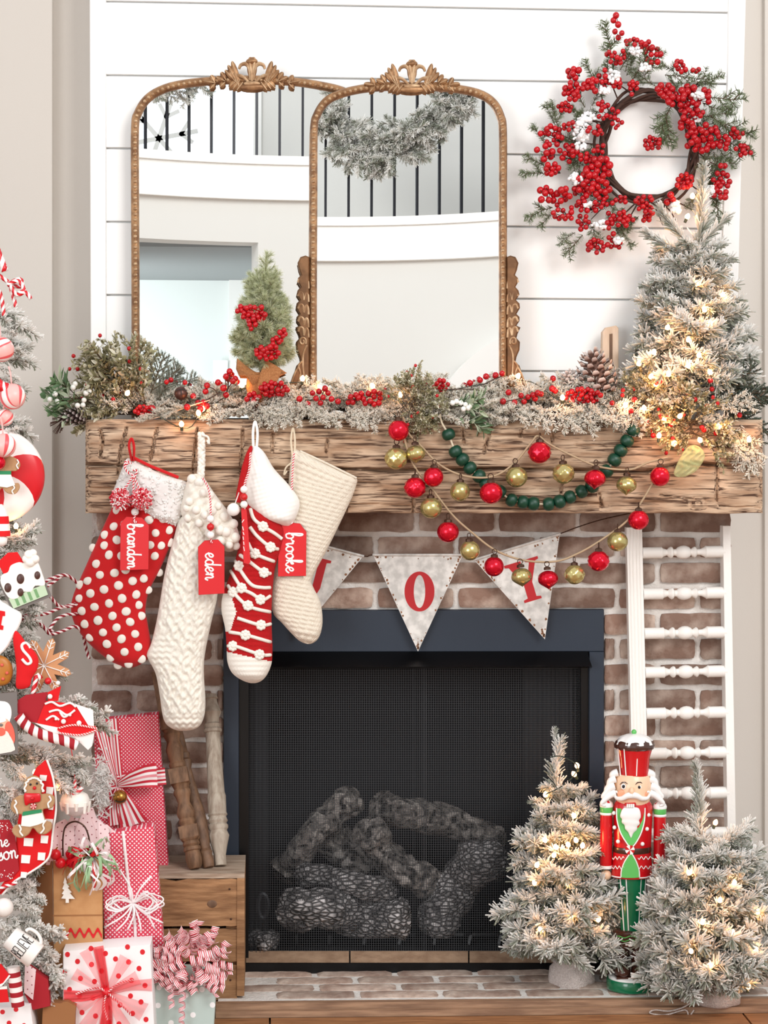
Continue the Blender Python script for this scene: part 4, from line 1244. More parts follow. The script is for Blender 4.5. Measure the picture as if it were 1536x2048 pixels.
# ---------------------------------------------------------------- metal pennants
def pennant(lab, mx, my, deg, letter):
    y = -.045
    t = thing('pennant', lab, 'pennant', W(mx, my, y), 'galvanized letter pennants under the mantel')
    T = lambda pts: rot2([(mx + a, my + b) for a, b in pts], mx, my, deg)
    mb = MB(); mb.prism(T([(-89, 1), (89, 1), (0, 193)]), y, .0018); mb.build('sheet', 'galvanized', t)
    mb = MB(); q = T([(-91, 0), (91, 0)]); mb.tube([W(*q[0], y - .001), W(*q[1], y - .001)], .0036, 8); mb.build('rolled_edge', 'galvanized', t)
    rr = random.Random(int(mx)); mb = MB()
    for k in range(70):
        e = rr.choice(((-89, 1, 0, 193), (89, 1, 0, 193), (-89, 4, 89, 4), (0, 193, 0, 165)))
        u = rr.random() ** rr.choice((1, 2.2)); ax = e[0] + (e[2] - e[0]) * u; ay = e[1] + (e[3] - e[1]) * u
        ax = ax * .965; ay = min(ay + rr.uniform(0, 5), 186)
        rad_ = rr.uniform(.8, 3.4)
        if abs(ax) > 89 * (1 - ay / 193) - rad_:
            ax = math.copysign(max(0, 89 * (1 - ay / 193) - rad_ - .5), ax)
        pts = [(ax + rad_ * rr.uniform(.5, 1) * math.cos(a), ay + rad_ * rr.uniform(.6, 1.2) * math.sin(a)) for a in np.linspace(0, 2 * PI, 9)[:-1]]
        mb.prism(T(pts), y - .0002, .0002)
    mb.build('rust_spots', 'rust', t, kind='stuff')
    mb = MB()
    if letter == 'O':
        o, i_ = circ(mx + 3, my + 73, 30, 40, 40), circ(mx + 3, my + 73, 11.5, 40, 33)
        vs = [W(a, b, y - .0009) for a, b in o] + [W(a, b, y - .0009) for a, b in i_] + [W(a, b, y) for a, b in o] + [W(a, b, y) for a, b in i_]
        mb.add(vs, [(k, (k + 1) % 40, 40 + (k + 1) % 40, 40 + k) for k in range(40)] + [(k, (k + 1) % 40, 80 + (k + 1) % 40, 80 + k) for k in range(40)] + [(40 + k, 40 + (k + 1) % 40, 120 + (k + 1) % 40, 120 + k) for k in range(40)])
    elif letter == 'Y':
        mb.prism(T([(a, b + 70) for a, b in [(-36, -41), (-2, -41), (-2, -36), (-9, -34), (3, -5), (14, -34), (7, -36), (7, -41), (34, -41), (34, -36), (27, -34), (9, 5), (9, 35), (18, 37), (18, 42), (-18, 42), (-18, 37), (-9, 35), (-9, 5), (-28, -34), (-36, -36)]]), y - .0009, .0009)
    else:
        mb.prism(T([(a + 2, b + 66) for a, b in [(-16, -41), (28, -41), (28, -36), (20, -34), (20, 18), (15, 33), (2, 42), (-16, 42), (-28, 31), (-27, 16), (-16, 14), (-12, 24), (-8, 32), (0, 31), (4, 20), (4, -34), (-16, -36)]]), y - .0009, .0009)
    mb.build('letter', 'letter_red', t)
pennant('galvanized metal pennant with a red letter J, half behind the ivory stocking', 640, 1090, 14.5, 'J')
pennant('galvanized metal pennant with a red letter O over the fireplace opening', 836, 1110, 0, 'O')
pennant('galvanized metal pennant with a red letter Y behind the baubles', 1034, 1094, -16.8, 'Y')
mb = MB(); mb.tube([W(a, b, -.046) for a, b in spline([(480, 1036), (552, 1066), (640, 1089), (727, 1112), (746, 1110), (836, 1110), (928, 1111), (951, 1119), (1034, 1094), (1118, 1068), (1150, 1056), (1200, 1040), (1262, 1026)], 5)], .0016, 6)
mb.build('banner_wire', 'cap_rust', None, 'thin dark wire strung through the three letter pennants', 'wire')

# ---------------------------------------------------------------- turned spindles
def lathe_between(mb, p0, p1, prof, n=16, mi=0, sq=None):
    p0, p1 = Vector(p0), Vector(p1)
    A = aim(p0, p1 - p0, (0, -1, 0))
    L = (p1 - p0).length
    mb.lathe([(r, t * L) for t, r in prof], n, A, mi, rad=sq)
ld = thing('ladder_rack', 'chippy white painted ladder rack of turned spindles leaning on the brick', 'ladder', W(1370, 1968, -.125))
yl = lambda py: -.045 - .08 * (py - 1050) / 918
for q, nm in ((((1253, 1055), (1284, 1055), (1305, 1968), (1274, 1968)), 'w'), (((1446, 1052), (1461, 1052), (1477, 1968), (1460, 1968)), 'n')):
    mb = MB()
    f = [W(a, b, yl(b)) for a, b in q]
    g = [p + Vector((0, .03 if nm == 'w' else .045, 0)) for p in f]
    mb.hexa(f, g)
    if nm == 'w':
        for t in (.18, .38, .62, .82):
            a = f[0].lerp(f[1], t); b = f[3].lerp(f[2], t)
            mb.tube([a, b], .0022, 6)
    else:
        a = [p + Vector((-.012, .004, 0)) for p in (f[0], f[3])]
    mb.build('rail', 'chipped_white', ld)
SP = [(0, 11.5), (.22, 11.5), (.235, 12), (.25, 9), (.30, 6), (.325, 10), (.345, 12), (.365, 11), (.38, 6.5), (.41, 7), (.43, 10.5), (.465, 13), (.5, 13.8), (.535, 13), (.57, 10.5), (.59, 6.5), (.615, 9.5), (.635, 11.5), (.65, 10), (.665, 6), (.71, 6.5), (.755, 10), (.77, 12.5), (.79, 12), (1, 12)]
mb = MB(); mb.lathe([(r, t) for t, r in SP], 18); 
for py in (1105, 1187, 1266, 1344, 1426, 1506, 1587, 1667, 1748, 1830, 1912):
    y = yl(py) + .015
    xa = 1284 + (py - 1055) * .0236; xb = 1447 + (py - 1052) * .016
    mb = MB(); lathe_between(mb, W(xa - 1, py + 1, y), W(xb + 1, py - 2, y), [(t, r * sc(y)) for t, r in SP], 18, rad_ if False else 0)
    mb.build('spindle', 'chipped_white', ld, smooth=40)

CR = [(-.0, .0)]
def old_spindle(lab, p0, p1, prof, m, sqs):
    """A salvaged turned baluster; sqs: (t0, t1) spans left square."""
    p0, p1 = Vector(p0), Vector(p1); L = (p1 - p0).length
    mb = MB(); A = aim(p0, p1 - p0, (0, -1, 0))
    n = 16
    def rad(a, k):
        t = prof[k][0]
        if any(u - 1e-4 <= t <= v + 1e-4 for u, v in sqs):
            a4 = (a + PI / 4) % (PI / 2) - PI / 4
            return 1 / math.cos(a4) * .98
        return 1
    mb.lathe([(r, t * L) for t, r in prof], n, A, 0, rad=rad)
    mb.build('turned_spindle', m, None, lab, 'spindle', 'old wooden spindles on the crate', smooth=40)
s_ = sc(-.12)
Pq = lambda l, f=1.0: [(t, r * s_ * f) for t, r in l]
old_spindle('thick brown salvaged spindle with square blocks, leaning on the crate nearest the gifts', W(391, 1737, -.222), W(322, 1345, -.05), Pq([(0, 12), (.015, 17), (.05, 19), (.085, 17), (.09, 20), (.105, 20), (.11, 17), (.12, 20), (.135, 18), (.15, 22), (.151, 22), (.21, 22), (.211, 20), (.22, 17), (.235, 20), (.25, 17), (.265, 20), (.28, 21), (.33, 14), (.36, 17), (.375, 20), (.39, 20), (.40, 17), (.42, 20), (.425, 22), (.5, 22), (.501, 22), (.51, 18), (.525, 20), (.54, 16), (.6, 21), (.64, 15), (.66, 18), (.675, 21), (.69, 18), (.7, 21), (.701, 21), (1, 21)], .86), 'spindle_brown', [(.15, .21), (.425, .5), (.701, 1)])
old_spindle('slim dark brown tapered spindle leaning between the two thicker ones', W(418, 1735, -.205), W(352, 1440, -.03), Pq([(0, 10), (.02, 12), (.08, 12), (.1, 14), (.12, 10), (.16, 13), (.3, 17), (.4, 15), (.55, 11), (.66, 9), (.70, 13), (.715, 14), (.73, 10), (.76, 13), (.78, 9), (.85, 9), (1, 7)]), 'spindle_dark', [])
old_spindle('weathered grey spindle standing upright on the crate beside the fireplace', W(441, 1731, -.185), W(421, 1389, -.03), Pq([(0, 12), (.06, 12), (.10, 15), (.17, 21), (.2, 17), (.215, 20), (.23, 20), (.24, 17), (.255, 20), (.27, 18), (.28, 17), (.29, 20), (.305, 18), (.4, 19), (.41, 18), (.42, 17), (.7, 15), (.77, 15), (.775, 18), (.79, 19), (.80, 16), (.82, 18), (.83, 14), (.86, 15), (.89, 20), (.94, 14), (.97, 12), (.975, 15), (1, 12)]), 'spindle_grey', [])

# ---------------------------------------------------------------- crate
cr = thing('wooden_crate', 'old brown wooden crate on the hearth holding up the spindles', 'crate', W(405, 2000, -.27))
yc0, yc1 = -.27, -.035
zt_ = W(480, 1755, yc0).z
def slab(nm, m, x0, x1, z0, z1, y0, y1):
    mb = MB(); mb.box(((x0 + x1) / 2, (y0 + y1) / 2, (z0 + z1) / 2), (x1 - x0, y1 - y0, z1 - z0)); mb.build(nm, m, cr)
X = lambda px: W(px, 1850, yc0).x
Z = lambda py: W(420, py, yc0).z
for a, b in ((1757, 1853), (1858, 1924), (1929, 2001)):
    mb = MB(); n = 22; o = [(205 + (474 - 205) * k / n, a + random.uniform(0, 2.2) + (6 * math.exp(-((k - 12) / 1.2) ** 2) if a < 1800 else 0)) for k in range(n + 1)] + [(474 - (474 - 205) * k / n, b - random.uniform(0, 1.5)) for k in range(n + 1)]
    mb.prism(o, yc0, .014); mb.build('slat', 'crate_wood', cr)
slab('end_board', 'crate_wood', X(474), X(489), HEARTH_Z + .001, zt_ - .002, yc0 - .004, yc1)
slab('end_board', 'crate_wood', X(196), X(205), HEARTH_Z + .001, zt_ - .002, yc0 - .004, yc1)
slab('corner_post', 'crate_wood', X(452), X(474), HEARTH_Z + .001, zt_ - .01, yc0 + .015, yc0 + .035)
for k in range(3):
    yy0 = yc0 + .002 + k * .079
    mb = MB(); mb.box(((X(200) + X(489)) / 2, yy0 + .038, zt_ + .004), (X(489) - X(200), .077, .012)); mb.build('top_board', 'crate_top', cr)
mb = MB()
for px, py in ((459, 1778), (462, 1838), (460, 1890), (461, 1960)):
    mb.ball(W(px, py, yc0 - .0005), .0028, 8, 4)
mb.build('nail', 'cap_rust', cr, kind='stuff')
mb = MB(); mb.ball(W(424, 1808, yc0), .010, 14, 6, s=(1.3, .12, 1)); mb.build('knot', 'spindle_dark', cr)

# ---------------------------------------------------------------- nutcracker
YN = -.228
nk = thing('nutcracker', 'red and green painted nutcracker soldier with a tall striped hat, standing on the hearth', 'nutcracker', Vector((W(1262, 2000, YN).x, YN, HEARTH_Z)))
sN = sc(YN)
def zc(py):
    return W(1267, py, YN).z
def NL(name, prof, cx, m, sy=1.0, n=28, mi=0, rad=None, dy=0.0, part=True, mb=None):
    own = mb is None
    mb = mb or MB()
    c = W(cx, 1700, YN)
    mb.lathe([(r * sN, zc(py)) for r, py in prof], n, Matrix.Translation((c.x, YN + dy, 0)), mi, 1.0, sy, rad=rad)
    if own:
        mb.build(name, m, nk, smooth=40)
def surfy(r, px, cx, sy):
    q = max(0.0, 1 - ((px - cx) / r) ** 2)
    return YN - sy * r * sN * math.sqrt(q)
zb = HEARTH_Z
mb = MB(); c = W(1261, 1980, YN)
mb.lathe([(48 * sN, zb + .0005), (49 * sN, zb + .004), (49 * sN, zb + .024), (47 * sN, zb + .028)], 36, Matrix.Translation((c.x, YN, 0)), 0); mb.build('base', 'nut_green', nk)
mb = MB(); mb.lathe([(45 * sN, zb + .027), (45 * sN, zb + .032), (42 * sN, zb + .034)], 36, Matrix.Translation((c.x, YN, 0)), 0); mb.build('base_top', 'nut_white', nk)
for sx_, nm in ((-1, 'l'), (1, 'r')):
    cx = 1262 + sx_ * 15.5
    mb = MB(); p = W(cx + sx_ * 1.5, 1965, YN - .02); mb.ball((p.x, YN - .014, zb + .034 + .014), 1, 16, 10, 0, (17 * sN, 26 * sN, 14 * sN)); mb.box((p.x, YN - .013, zb + .0365), (30 * sN, 46 * sN, .004))
    NL('', [(13, 1955), (13, 1930), (14, 1900), (16, 1872), (17, 1862)], cx, 'nut_brown', 1.0, 18, mb=mb)
    mb.build('boot', 'nut_brown', nk, smooth=50)
    mb = MB()
    for k in range(3):
        y0, y1 = 1903 + k * 12, 1915 + k * 12
        for a, b in (((cx - 8.5, y0), (cx + 8.5, y1)), ((cx + 8.5, y0), (cx - 8.5, y1))):
            mb.tube([W(a[0], a[1], surfy(14, a[0], cx, 1) - .0006), W((a[0] + b[0]) / 2, (a[1] + b[1]) / 2, surfy(14, cx, cx, 1) - .001), W(b[0], b[1], surfy(14, b[0], cx, 1) - .0006)], .0011, 5)
    mb.build('laces', 'nut_white', nk)
NL('boot_cuff', [(28, 1890), (30, 1880), (33, 1870), (36, 1863), (33, 1860), (26, 1858)], 1263, 'nut_brown', .72, 32, rad=lambda a, k: 1 + .05 * math.cos(6 * a))
mb = MB()
for off in (0, 7):
    mb.tube([W(x, 1872 + off + 4 * math.sin((x - 1236) / 26 * PI) ** 2 * (1 if x < 1262 else 1), surfy(32 - off * .25, x, 1263, .74) - .001) for x in range(1234, 1293, 4)], .0012, 5)
mb.build('cuff_trim', 'nut_lime', nk)
TR = [(23, 1866), (24, 1840), (27, 1790), (31, 1750)]
NL('trousers', TR, 1265, 'nut_green', .8, 28)
for x0, x1 in ((1240, 1248), (1252, 1257), (1282, 1277), (1291, 1286)):
    mb = MB()
    pts = []
    for t in np.linspace(0, 1, 8):
        py = 1753 + t * 108; r = np.interp(py, [1750, 1790, 1840, 1866], [31, 27, 24, 23]); px = x0 + (x1 - x0) * t
        px = min(max(px, 1265 - r + .8), 1265 + r - .8)
        pts.append(W(px, py, surfy(r, px, 1265, .8) - .0004))
    mb.tube(pts, .0017, 6); mb.build('trouser_stripe', 'nut_white', nk)
NL('tunic_skirt', [(41, 1753), (42, 1749), (41, 1730), (39, 1705), (38, 1692)], 1264, 'nut_red', .72, 32)
NL('torso', [(38, 1702), (38, 1690), (39, 1660), (40, 1630), (40, 1612), (36, 1604), (20, 1602)], 1265, 'nut_red', .7, 32)
NL('belt', [(38.4, 1704), (39.4, 1702), (39.4, 1694), (38.4, 1692)], 1264, 'nut_brown', .73, 32)
def onbody(out, name, m, dy=-.0015, th=.002, ry=.71, r=41, cx=1264.5):
    mb = MB(); mb.prism(out, 0, th, ybend=lambda q: surfy(r, q[0], cx, ry) + dy); mb.build(name, m, nk)
onbody([(1233, 1617), (1290, 1617), (1289, 1635), (1283, 1660), (1273, 1682), (1262, 1694), (1249, 1680), (1239, 1658), (1234, 1636)], 'vest', 'nut_lime')
onbody([(1262, 1706), (1270, 1718), (1277, 1735), (1278, 1755), (1269, 1756), (1260, 1756), (1251, 1756), (1243, 1755), (1245, 1735), (1252, 1718)], 'vest_tail', 'nut_lime', dy=-.003, r=43)
def trim(pts, name, m='nut_white', r=.0017, rr=42, cx=1264.5, ry=.71):
    mb = MB(); mb.tube([W(x, y, surfy(rr, min(max(x, cx - rr + .5), cx + rr - .5), cx, ry) - .002) for x, y in spline(pts, 5)], r, 6); mb.build(name, m, nk)
trim([(1233, 1616), (1234, 1640), (1241, 1665), (1252, 1684), (1261, 1696)], 'lapel_edge'); trim([(1290, 1616), (1289, 1640), (1283, 1664), (1273, 1684), (1263, 1696)], 'lapel_edge')
trim([(1262, 1704), (1250, 1722), (1243, 1740), (1242, 1754)], 'lapel_edge', rr=43); trim([(1262, 1704), (1272, 1722), (1278, 1740), (1279, 1754)], 'lapel_edge', rr=43)
trim([(1224, 1752), (1232, 1754), (1242, 1755)], 'hem', rr=43.5); trim([(1279, 1756), (1292, 1755), (1304, 1751)], 'hem', rr=43.5)
for yy in (1716, 1735):
    for a, b in ((1225, 1248), (1276, 1303)):
        trim([(a + (b - a) * t, yy + 3 * math.sin(t * PI * 6)) for t in np.linspace(0, 1, 13)], 'scallop_trim', r=.001, rr=43)
for x, y in ((1228, 1626), (1229, 1655), (1236, 1683), (1297, 1630), (1294, 1658), (1285, 1688)):
    mb = MB(); mb.ball(W(x, y, surfy(41, x, 1264.5, .71) - .001), 4.2 * sN, 10, 8); mb.build('button', 'nut_white', nk)
mb = MB(); p = W(1260, 1700, YN - .04); 
for k in range(8):
    a0, a1 = k * PI / 4, (k + 1) * PI / 4
    mb.prism([(1260, 1700)] + [(1260 + 9.5 * math.cos(a), 1700 + 9.5 * math.sin(a)) for a in np.linspace(a0, a1, 5)], YN - .0425, .003, k % 2)
mb.build('candy_buckle', ['nut_red', 'nut_white'], nk)
for cx, top, nm in ((1212, 1612, 'arm'), (1319, 1616, 'arm')):
    NL('arm', [(11, top + 123), (12.5, top + 118), (12.5, top + 20), (12, top + 4)], cx, 'nut_red', 1.0, 20)
    NL('arm_band', [(12.6, top + 12), (13.2, top + 10), (13.2, top + 1), (12.6, top - 1)], cx, 'nut_lime', 1.0, 20)
    NL('arm_band_edge', [(12.6, top + 17), (13.8, top + 15), (12.6, top + 12)], cx, 'nut_white', 1.0, 20)
    NL('epaulette', [(13.6, top + 1), (14.2, top - 3), (12, top - 8), (7, top - 12), (2, top - 13)], cx, ['nut_white', 'nut_red'], 1.0, 24, mi=(lambda k, j: 1 if (j // 2) % 3 == 0 and k > 1 else 0))
    mb = MB(); mb.ball(W(cx, top + 138, YN), 11 * sN, 14, 10); mb.build('hand', 'nut_skin', nk)
    NL('sleeve_cuff', [(12.4, top + 124), (13, top + 121), (12.4, top + 117)], cx, 'nut_white', 1.0, 20)
NL('collar', [(36, 1614), (37, 1606), (33, 1600), (20, 1598)], 1265, 'nut_red', .72, 28)
HD = [(18, 1612), (32, 1606), (37, 1592), (38, 1575), (36, 1556), (30, 1548)]
NL('head', HD, 1265, 'nut_skin', .85, 28)
hy = lambda x: surfy(37.5, x, 1265, .85)
for sgn, cx in ((-1, 1247), (1, 1278)):
    mb = MB(); mb.ball(W(cx, 1573 + (2 if sgn > 0 else 0), hy(cx)), 1, 12, 8, 0, (5.0 * sN, .0015, 6.0 * sN)); mb.build('eye', 'nut_white', nk)
    mb = MB(); mb.ball(W(cx, 1573 + (2 if sgn > 0 else 0), hy(cx) - .0012), 1, 10, 6, 0, (3.2 * sN, .0012, 3.8 * sN)); mb.build('pupil', 'nut_black', nk)
    mb = MB(); mb.tube([W(cx + a, 1566 + b, hy(cx + a) - .001) for a, b in ((-7, 3), (-3, -1), (3, -1.5), (8, 2))], [.0008, .0016, .0016, .0008], 6); mb.build('eyebrow', 'nut_brown', nk)
    mb = MB(); mb.ball(W(1265 + sgn * 22, 1588, hy(1265 + sgn * 22) + .002), 1, 12, 8, 0, (9 * sN, .004, 9 * sN)); mb.build('cheek', 'nut_blush', nk)
    mb = MB()
    q = spline([(1264, 1590), (1264 + sgn * 10, 1592), (1264 + sgn * 20, 1597), (1264 + sgn * 30, 1596), (1264 + sgn * 35, 1588), (1264 + sgn * 32, 1583), (1264 + sgn * 28, 1587)], 5)
    mb.tube([W(x, y, hy(min(max(x, 1230), 1300)) - .004) for x, y in q], [max(.0016, (7.5 - 6 * (i / (len(q) - 1)) ** .8) * sN) for i in range(len(q))], 10); mb.build('moustache', 'nut_white', nk, smooth=180)
    for k, (a, b, c) in enumerate(((1553, 36, 46), (1566, 40, 54), (1580, 42, 60), (1594, 40, 62))):
        mb = MB(); q = spline([(1265 + sgn * (a2), b2) for a2, b2 in ((b - 6, a - 8), (b + 4, a - 4), (c - 6, a + 6), (c, a + 14), (c - 8, a + 18))], 4)
        mb.tube([W(x, y, YN - .008 - .003 * k) for x, y in q], [max(.002, 8.5 * sN * (1 - .75 * i / (len(q) - 1))) for i in range(len(q))], 8); mb.build('hair_curl', 'nut_white', nk, smooth=180)
mb = MB(); mb.ball(W(1263, 1583, hy(1263) - .004), 1, 12, 10, 0, (5.5 * sN, .009, 9 * sN)); mb.build('nose', 'nut_skin', nk)
mb = MB(); mb.prism([(1251, 1607), (1271, 1605), (1273, 1611), (1250, 1612)], YN - .042, .02, bev=.002); mb.build('lip', 'nut_red', nk)
mb = MB()
for k in range(4):
    x = 1253.5 + k * 4
    mb.prism([(x, 1608), (x + 3.2, 1608), (x + 3.2, 1615), (x, 1615)], YN - .044, .01)
mb.build('teeth', 'nut_white', nk, kind='stuff')
mb = MB(); pillow(mb, [(1246, 1617), (1262, 1614), (1278, 1617), (1282, 1634), (1278, 1640), (1280, 1648), (1275, 1652), (1274, 1660), (1267, 1666), (1262, 1676), (1256, 1664), (1250, 1658), (1249, 1650), (1243, 1645), (1244, 1638), (1240, 1632)], YN - .036, .011, 3, 20, edge=14, sm=3); mb.build('beard', 'nut_white', nk, smooth=60)
HAT = [(28, 1562), (29, 1556), (29, 1540), (31, 1515), (37, 1494)]
NL('hat', HAT, 1267, 'nut_red', .9, 32)
NL('hat_band', [(29, 1562), (31, 1560), (31, 1555), (29.5, 1552)], 1267, 'nut_brown', .9, 32)
for xb, xt in ((1241, 1236), (1252, 1248), (1273, 1275), (1291, 1297)):
    mb = MB(); pts = []
    for t in np.linspace(0, 1, 7):
        py = 1552 - t * 54; r = np.interp(py, [1494, 1515, 1540, 1562], [37, 31, 29, 28]); px = xb + (xt - xb) * t
        px = min(max(px, 1267 - r + .6), 1267 + r - .6); pts.append(W(px, py, surfy(r, px, 1267, .9) - .0004))
    mb.tube(pts, .0016, 6); mb.build('hat_stripe', 'nut_white', nk)
NL('hat_rim', [(36, 1498), (40, 1495), (41, 1489), (38, 1482), (30, 1476)], 1267, 'nut_brown', .92, 36, rad=lambda a, k: 1 + .025 * math.cos(12 * a))
NL('hat_icing', [(38.5, 1487), (36, 1480), (28, 1473), (16, 1468.5), (3, 1467)], 1267, 'nut_white', .94, 40, rad=lambda a, k: 1 + (.07 * math.cos(9 * a) if k == 0 else .03 * math.cos(9 * a)))
mb = MB(); mb.ball(W(1268, 1464, YN), 5.4 * sN, 12, 8); mb.build('hat_bead', 'nut_lime', nk)

# ---------------------------------------------------------------- foliage meshes (local Z along the stem, local Y up)
def lerp(a, b, t):
    return tuple(a[i] + (b[i] - a[i]) * t for i in range(3))
def needle(mb, p, d, l, w, c0, c1, rr, blunt=.6):
    d = d.normalized()
    s = d.cross(Vector((rr.uniform(-1, 1), rr.uniform(-1, 1), rr.uniform(-1, 1))))
    if s.length < 1e-4:
        s = d.orthogonal()
    s.normalize(); t = s.cross(d)
    vs = []
    for q, k in ((p, .8), (p + d * l, blunt)):
        for a in (0, 2.094, 4.189):
            vs.append(q + s * (math.cos(a) * w * k) + t * (math.sin(a) * w * k))
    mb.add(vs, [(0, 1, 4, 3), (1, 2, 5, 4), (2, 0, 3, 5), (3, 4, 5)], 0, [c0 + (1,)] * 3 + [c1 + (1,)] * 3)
def L3(c):
    return lin(c)[:3]
def sprig(name, seed, twigs, n, nl, nw, ang, style, flat=0.0):
    """twigs: list of polylines in local units; n needles in all."""
    rr = random.Random(seed)
    mb = MB()
    brown = L3((104, 80, 60)) + (1,)
    tot = sum((Vector(t[-1]) - Vector(t[0])).length for t in twigs)
    for tw in twigs:
        P = [Vector(q) for q in tw]
        mb.tube(P, [.014 * (1 - .5 * i / (len(P) - 1)) for i in range(len(P))], 5, 0, col=brown)
        Lt = (P[-1] - P[0]).length
        for k in range(int(n * Lt / tot)):
            t = rr.random() ** .85
            f = t * (len(P) - 1); i = min(int(f), len(P) - 2)
            p = P[i].lerp(P[i + 1], f - i)
            z = (P[i + 1] - P[i]).normalized()
            a = rr.uniform(0, 2 * PI)
            x = z.orthogonal().normalized(); y = z.cross(x)
            r = x * math.cos(a) + y * math.sin(a)
            if flat:
                r = Vector((r.x, r.y * (1 - flat), r.z)).normalized()
            g = math.radians(rr.uniform(*ang))
            d = z * math.cos(g) + r * math.sin(g)
            up = d.y
            l = nl * rr.uniform(.7, 1.15) * (1 - .35 * max(0, t - .75) * 4 * .5)
            if style == 'flock':
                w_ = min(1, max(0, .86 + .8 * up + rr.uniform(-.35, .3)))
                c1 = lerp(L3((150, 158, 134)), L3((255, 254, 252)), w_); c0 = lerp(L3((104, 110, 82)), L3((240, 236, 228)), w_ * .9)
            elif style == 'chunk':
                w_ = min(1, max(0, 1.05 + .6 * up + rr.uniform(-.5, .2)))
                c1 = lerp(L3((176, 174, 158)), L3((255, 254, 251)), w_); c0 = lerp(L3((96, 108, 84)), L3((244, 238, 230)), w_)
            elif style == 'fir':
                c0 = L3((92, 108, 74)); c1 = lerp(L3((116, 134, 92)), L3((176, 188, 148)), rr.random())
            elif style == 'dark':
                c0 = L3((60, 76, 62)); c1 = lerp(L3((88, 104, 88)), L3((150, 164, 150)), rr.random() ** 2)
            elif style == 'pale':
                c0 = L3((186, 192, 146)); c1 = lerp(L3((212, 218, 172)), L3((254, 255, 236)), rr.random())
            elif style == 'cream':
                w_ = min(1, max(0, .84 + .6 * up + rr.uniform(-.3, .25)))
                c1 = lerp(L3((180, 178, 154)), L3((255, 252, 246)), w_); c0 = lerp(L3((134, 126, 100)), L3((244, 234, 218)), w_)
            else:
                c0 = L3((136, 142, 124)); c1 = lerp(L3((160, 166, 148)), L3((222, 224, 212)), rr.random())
            needle(mb, p, d, l, nw * rr.uniform(.8, 1.2), c0, c1, rr, .75 if style in ('flock', 'cream', 'chunk') else .35)
    return mb.mesh(name, ['needles'], smooth=0)
def tw(seed, k, side=.42, sp=(.25, .8)):
    rr = random.Random(seed)
    out = [[(0, 0, 0), (rr.uniform(-.03, .03), .02, .35), (rr.uniform(-.05, .05), rr.uniform(-.02, .05), .7), (rr.uniform(-.08, .08), rr.uniform(-.03, .06), 1.0)]]
    for i in range(k):
        z = sp[0] + (sp[1] - sp[0]) * i / max(k - 1, 1); s = 1 if i % 2 else -1
        l = side * (1.15 - z * .6) * rr.uniform(.8, 1.15); a = rr.uniform(.6, .9)
        out.append([(0, .01, z), (s * l * math.sin(a) * .5, rr.uniform(0, .05), z + l * math.cos(a) * .5), (s * l * math.sin(a), rr.uniform(-.05, .12), z + l * math.cos(a))])
    return out
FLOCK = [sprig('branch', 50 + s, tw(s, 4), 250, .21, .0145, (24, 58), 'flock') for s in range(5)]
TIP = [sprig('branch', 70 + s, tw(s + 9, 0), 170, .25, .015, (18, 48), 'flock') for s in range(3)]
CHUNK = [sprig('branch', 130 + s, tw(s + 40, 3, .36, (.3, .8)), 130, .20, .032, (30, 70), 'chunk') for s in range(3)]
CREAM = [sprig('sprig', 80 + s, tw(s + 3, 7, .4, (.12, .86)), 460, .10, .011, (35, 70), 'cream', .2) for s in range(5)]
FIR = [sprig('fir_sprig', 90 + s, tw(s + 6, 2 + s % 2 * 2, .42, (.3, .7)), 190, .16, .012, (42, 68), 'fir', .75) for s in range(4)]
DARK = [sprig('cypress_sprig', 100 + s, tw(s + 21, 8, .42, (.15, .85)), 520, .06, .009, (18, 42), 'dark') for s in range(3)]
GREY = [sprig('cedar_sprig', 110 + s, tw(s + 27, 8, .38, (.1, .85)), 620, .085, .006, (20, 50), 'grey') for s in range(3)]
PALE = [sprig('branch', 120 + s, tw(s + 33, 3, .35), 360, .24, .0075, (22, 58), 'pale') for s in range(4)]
BER = MB().ball((0, 0, 0), 1, 12, 8, 0, (1, 1, 1.04)).mesh('berry', ['berry'], smooth=180)
BERW = MB().ball((0, 0, 0), 1, 12, 8, 0).mesh('white_berry', ['berry_white'], smooth=180)
def leaf(mb, p, d, n, l, w, c0, c1, mi=0):
    d = d.normalized(); s = d.cross(n)
    s = s.normalized() if s.length > 1e-5 else d.orthogonal(); n = s.cross(d)
    vs = [p, p + d * l * .35 + s * w + n * w * .35, p + d * l * .7 + s * w * .85 + n * w * .3, p + d * l, p + d * l * .7 - s * w * .85 + n * w * .3, p + d * l * .35 - s * w + n * w * .35, p + d * l * .5]
    mb.add(vs, [(0, 1, 6), (1, 2, 6), (2, 3, 6), (3, 4, 6), (4, 5, 6), (5, 0, 6)], mi, [c0 + (1,)] + [c1 + (1,)] * 5 + [c0 + (1,)])
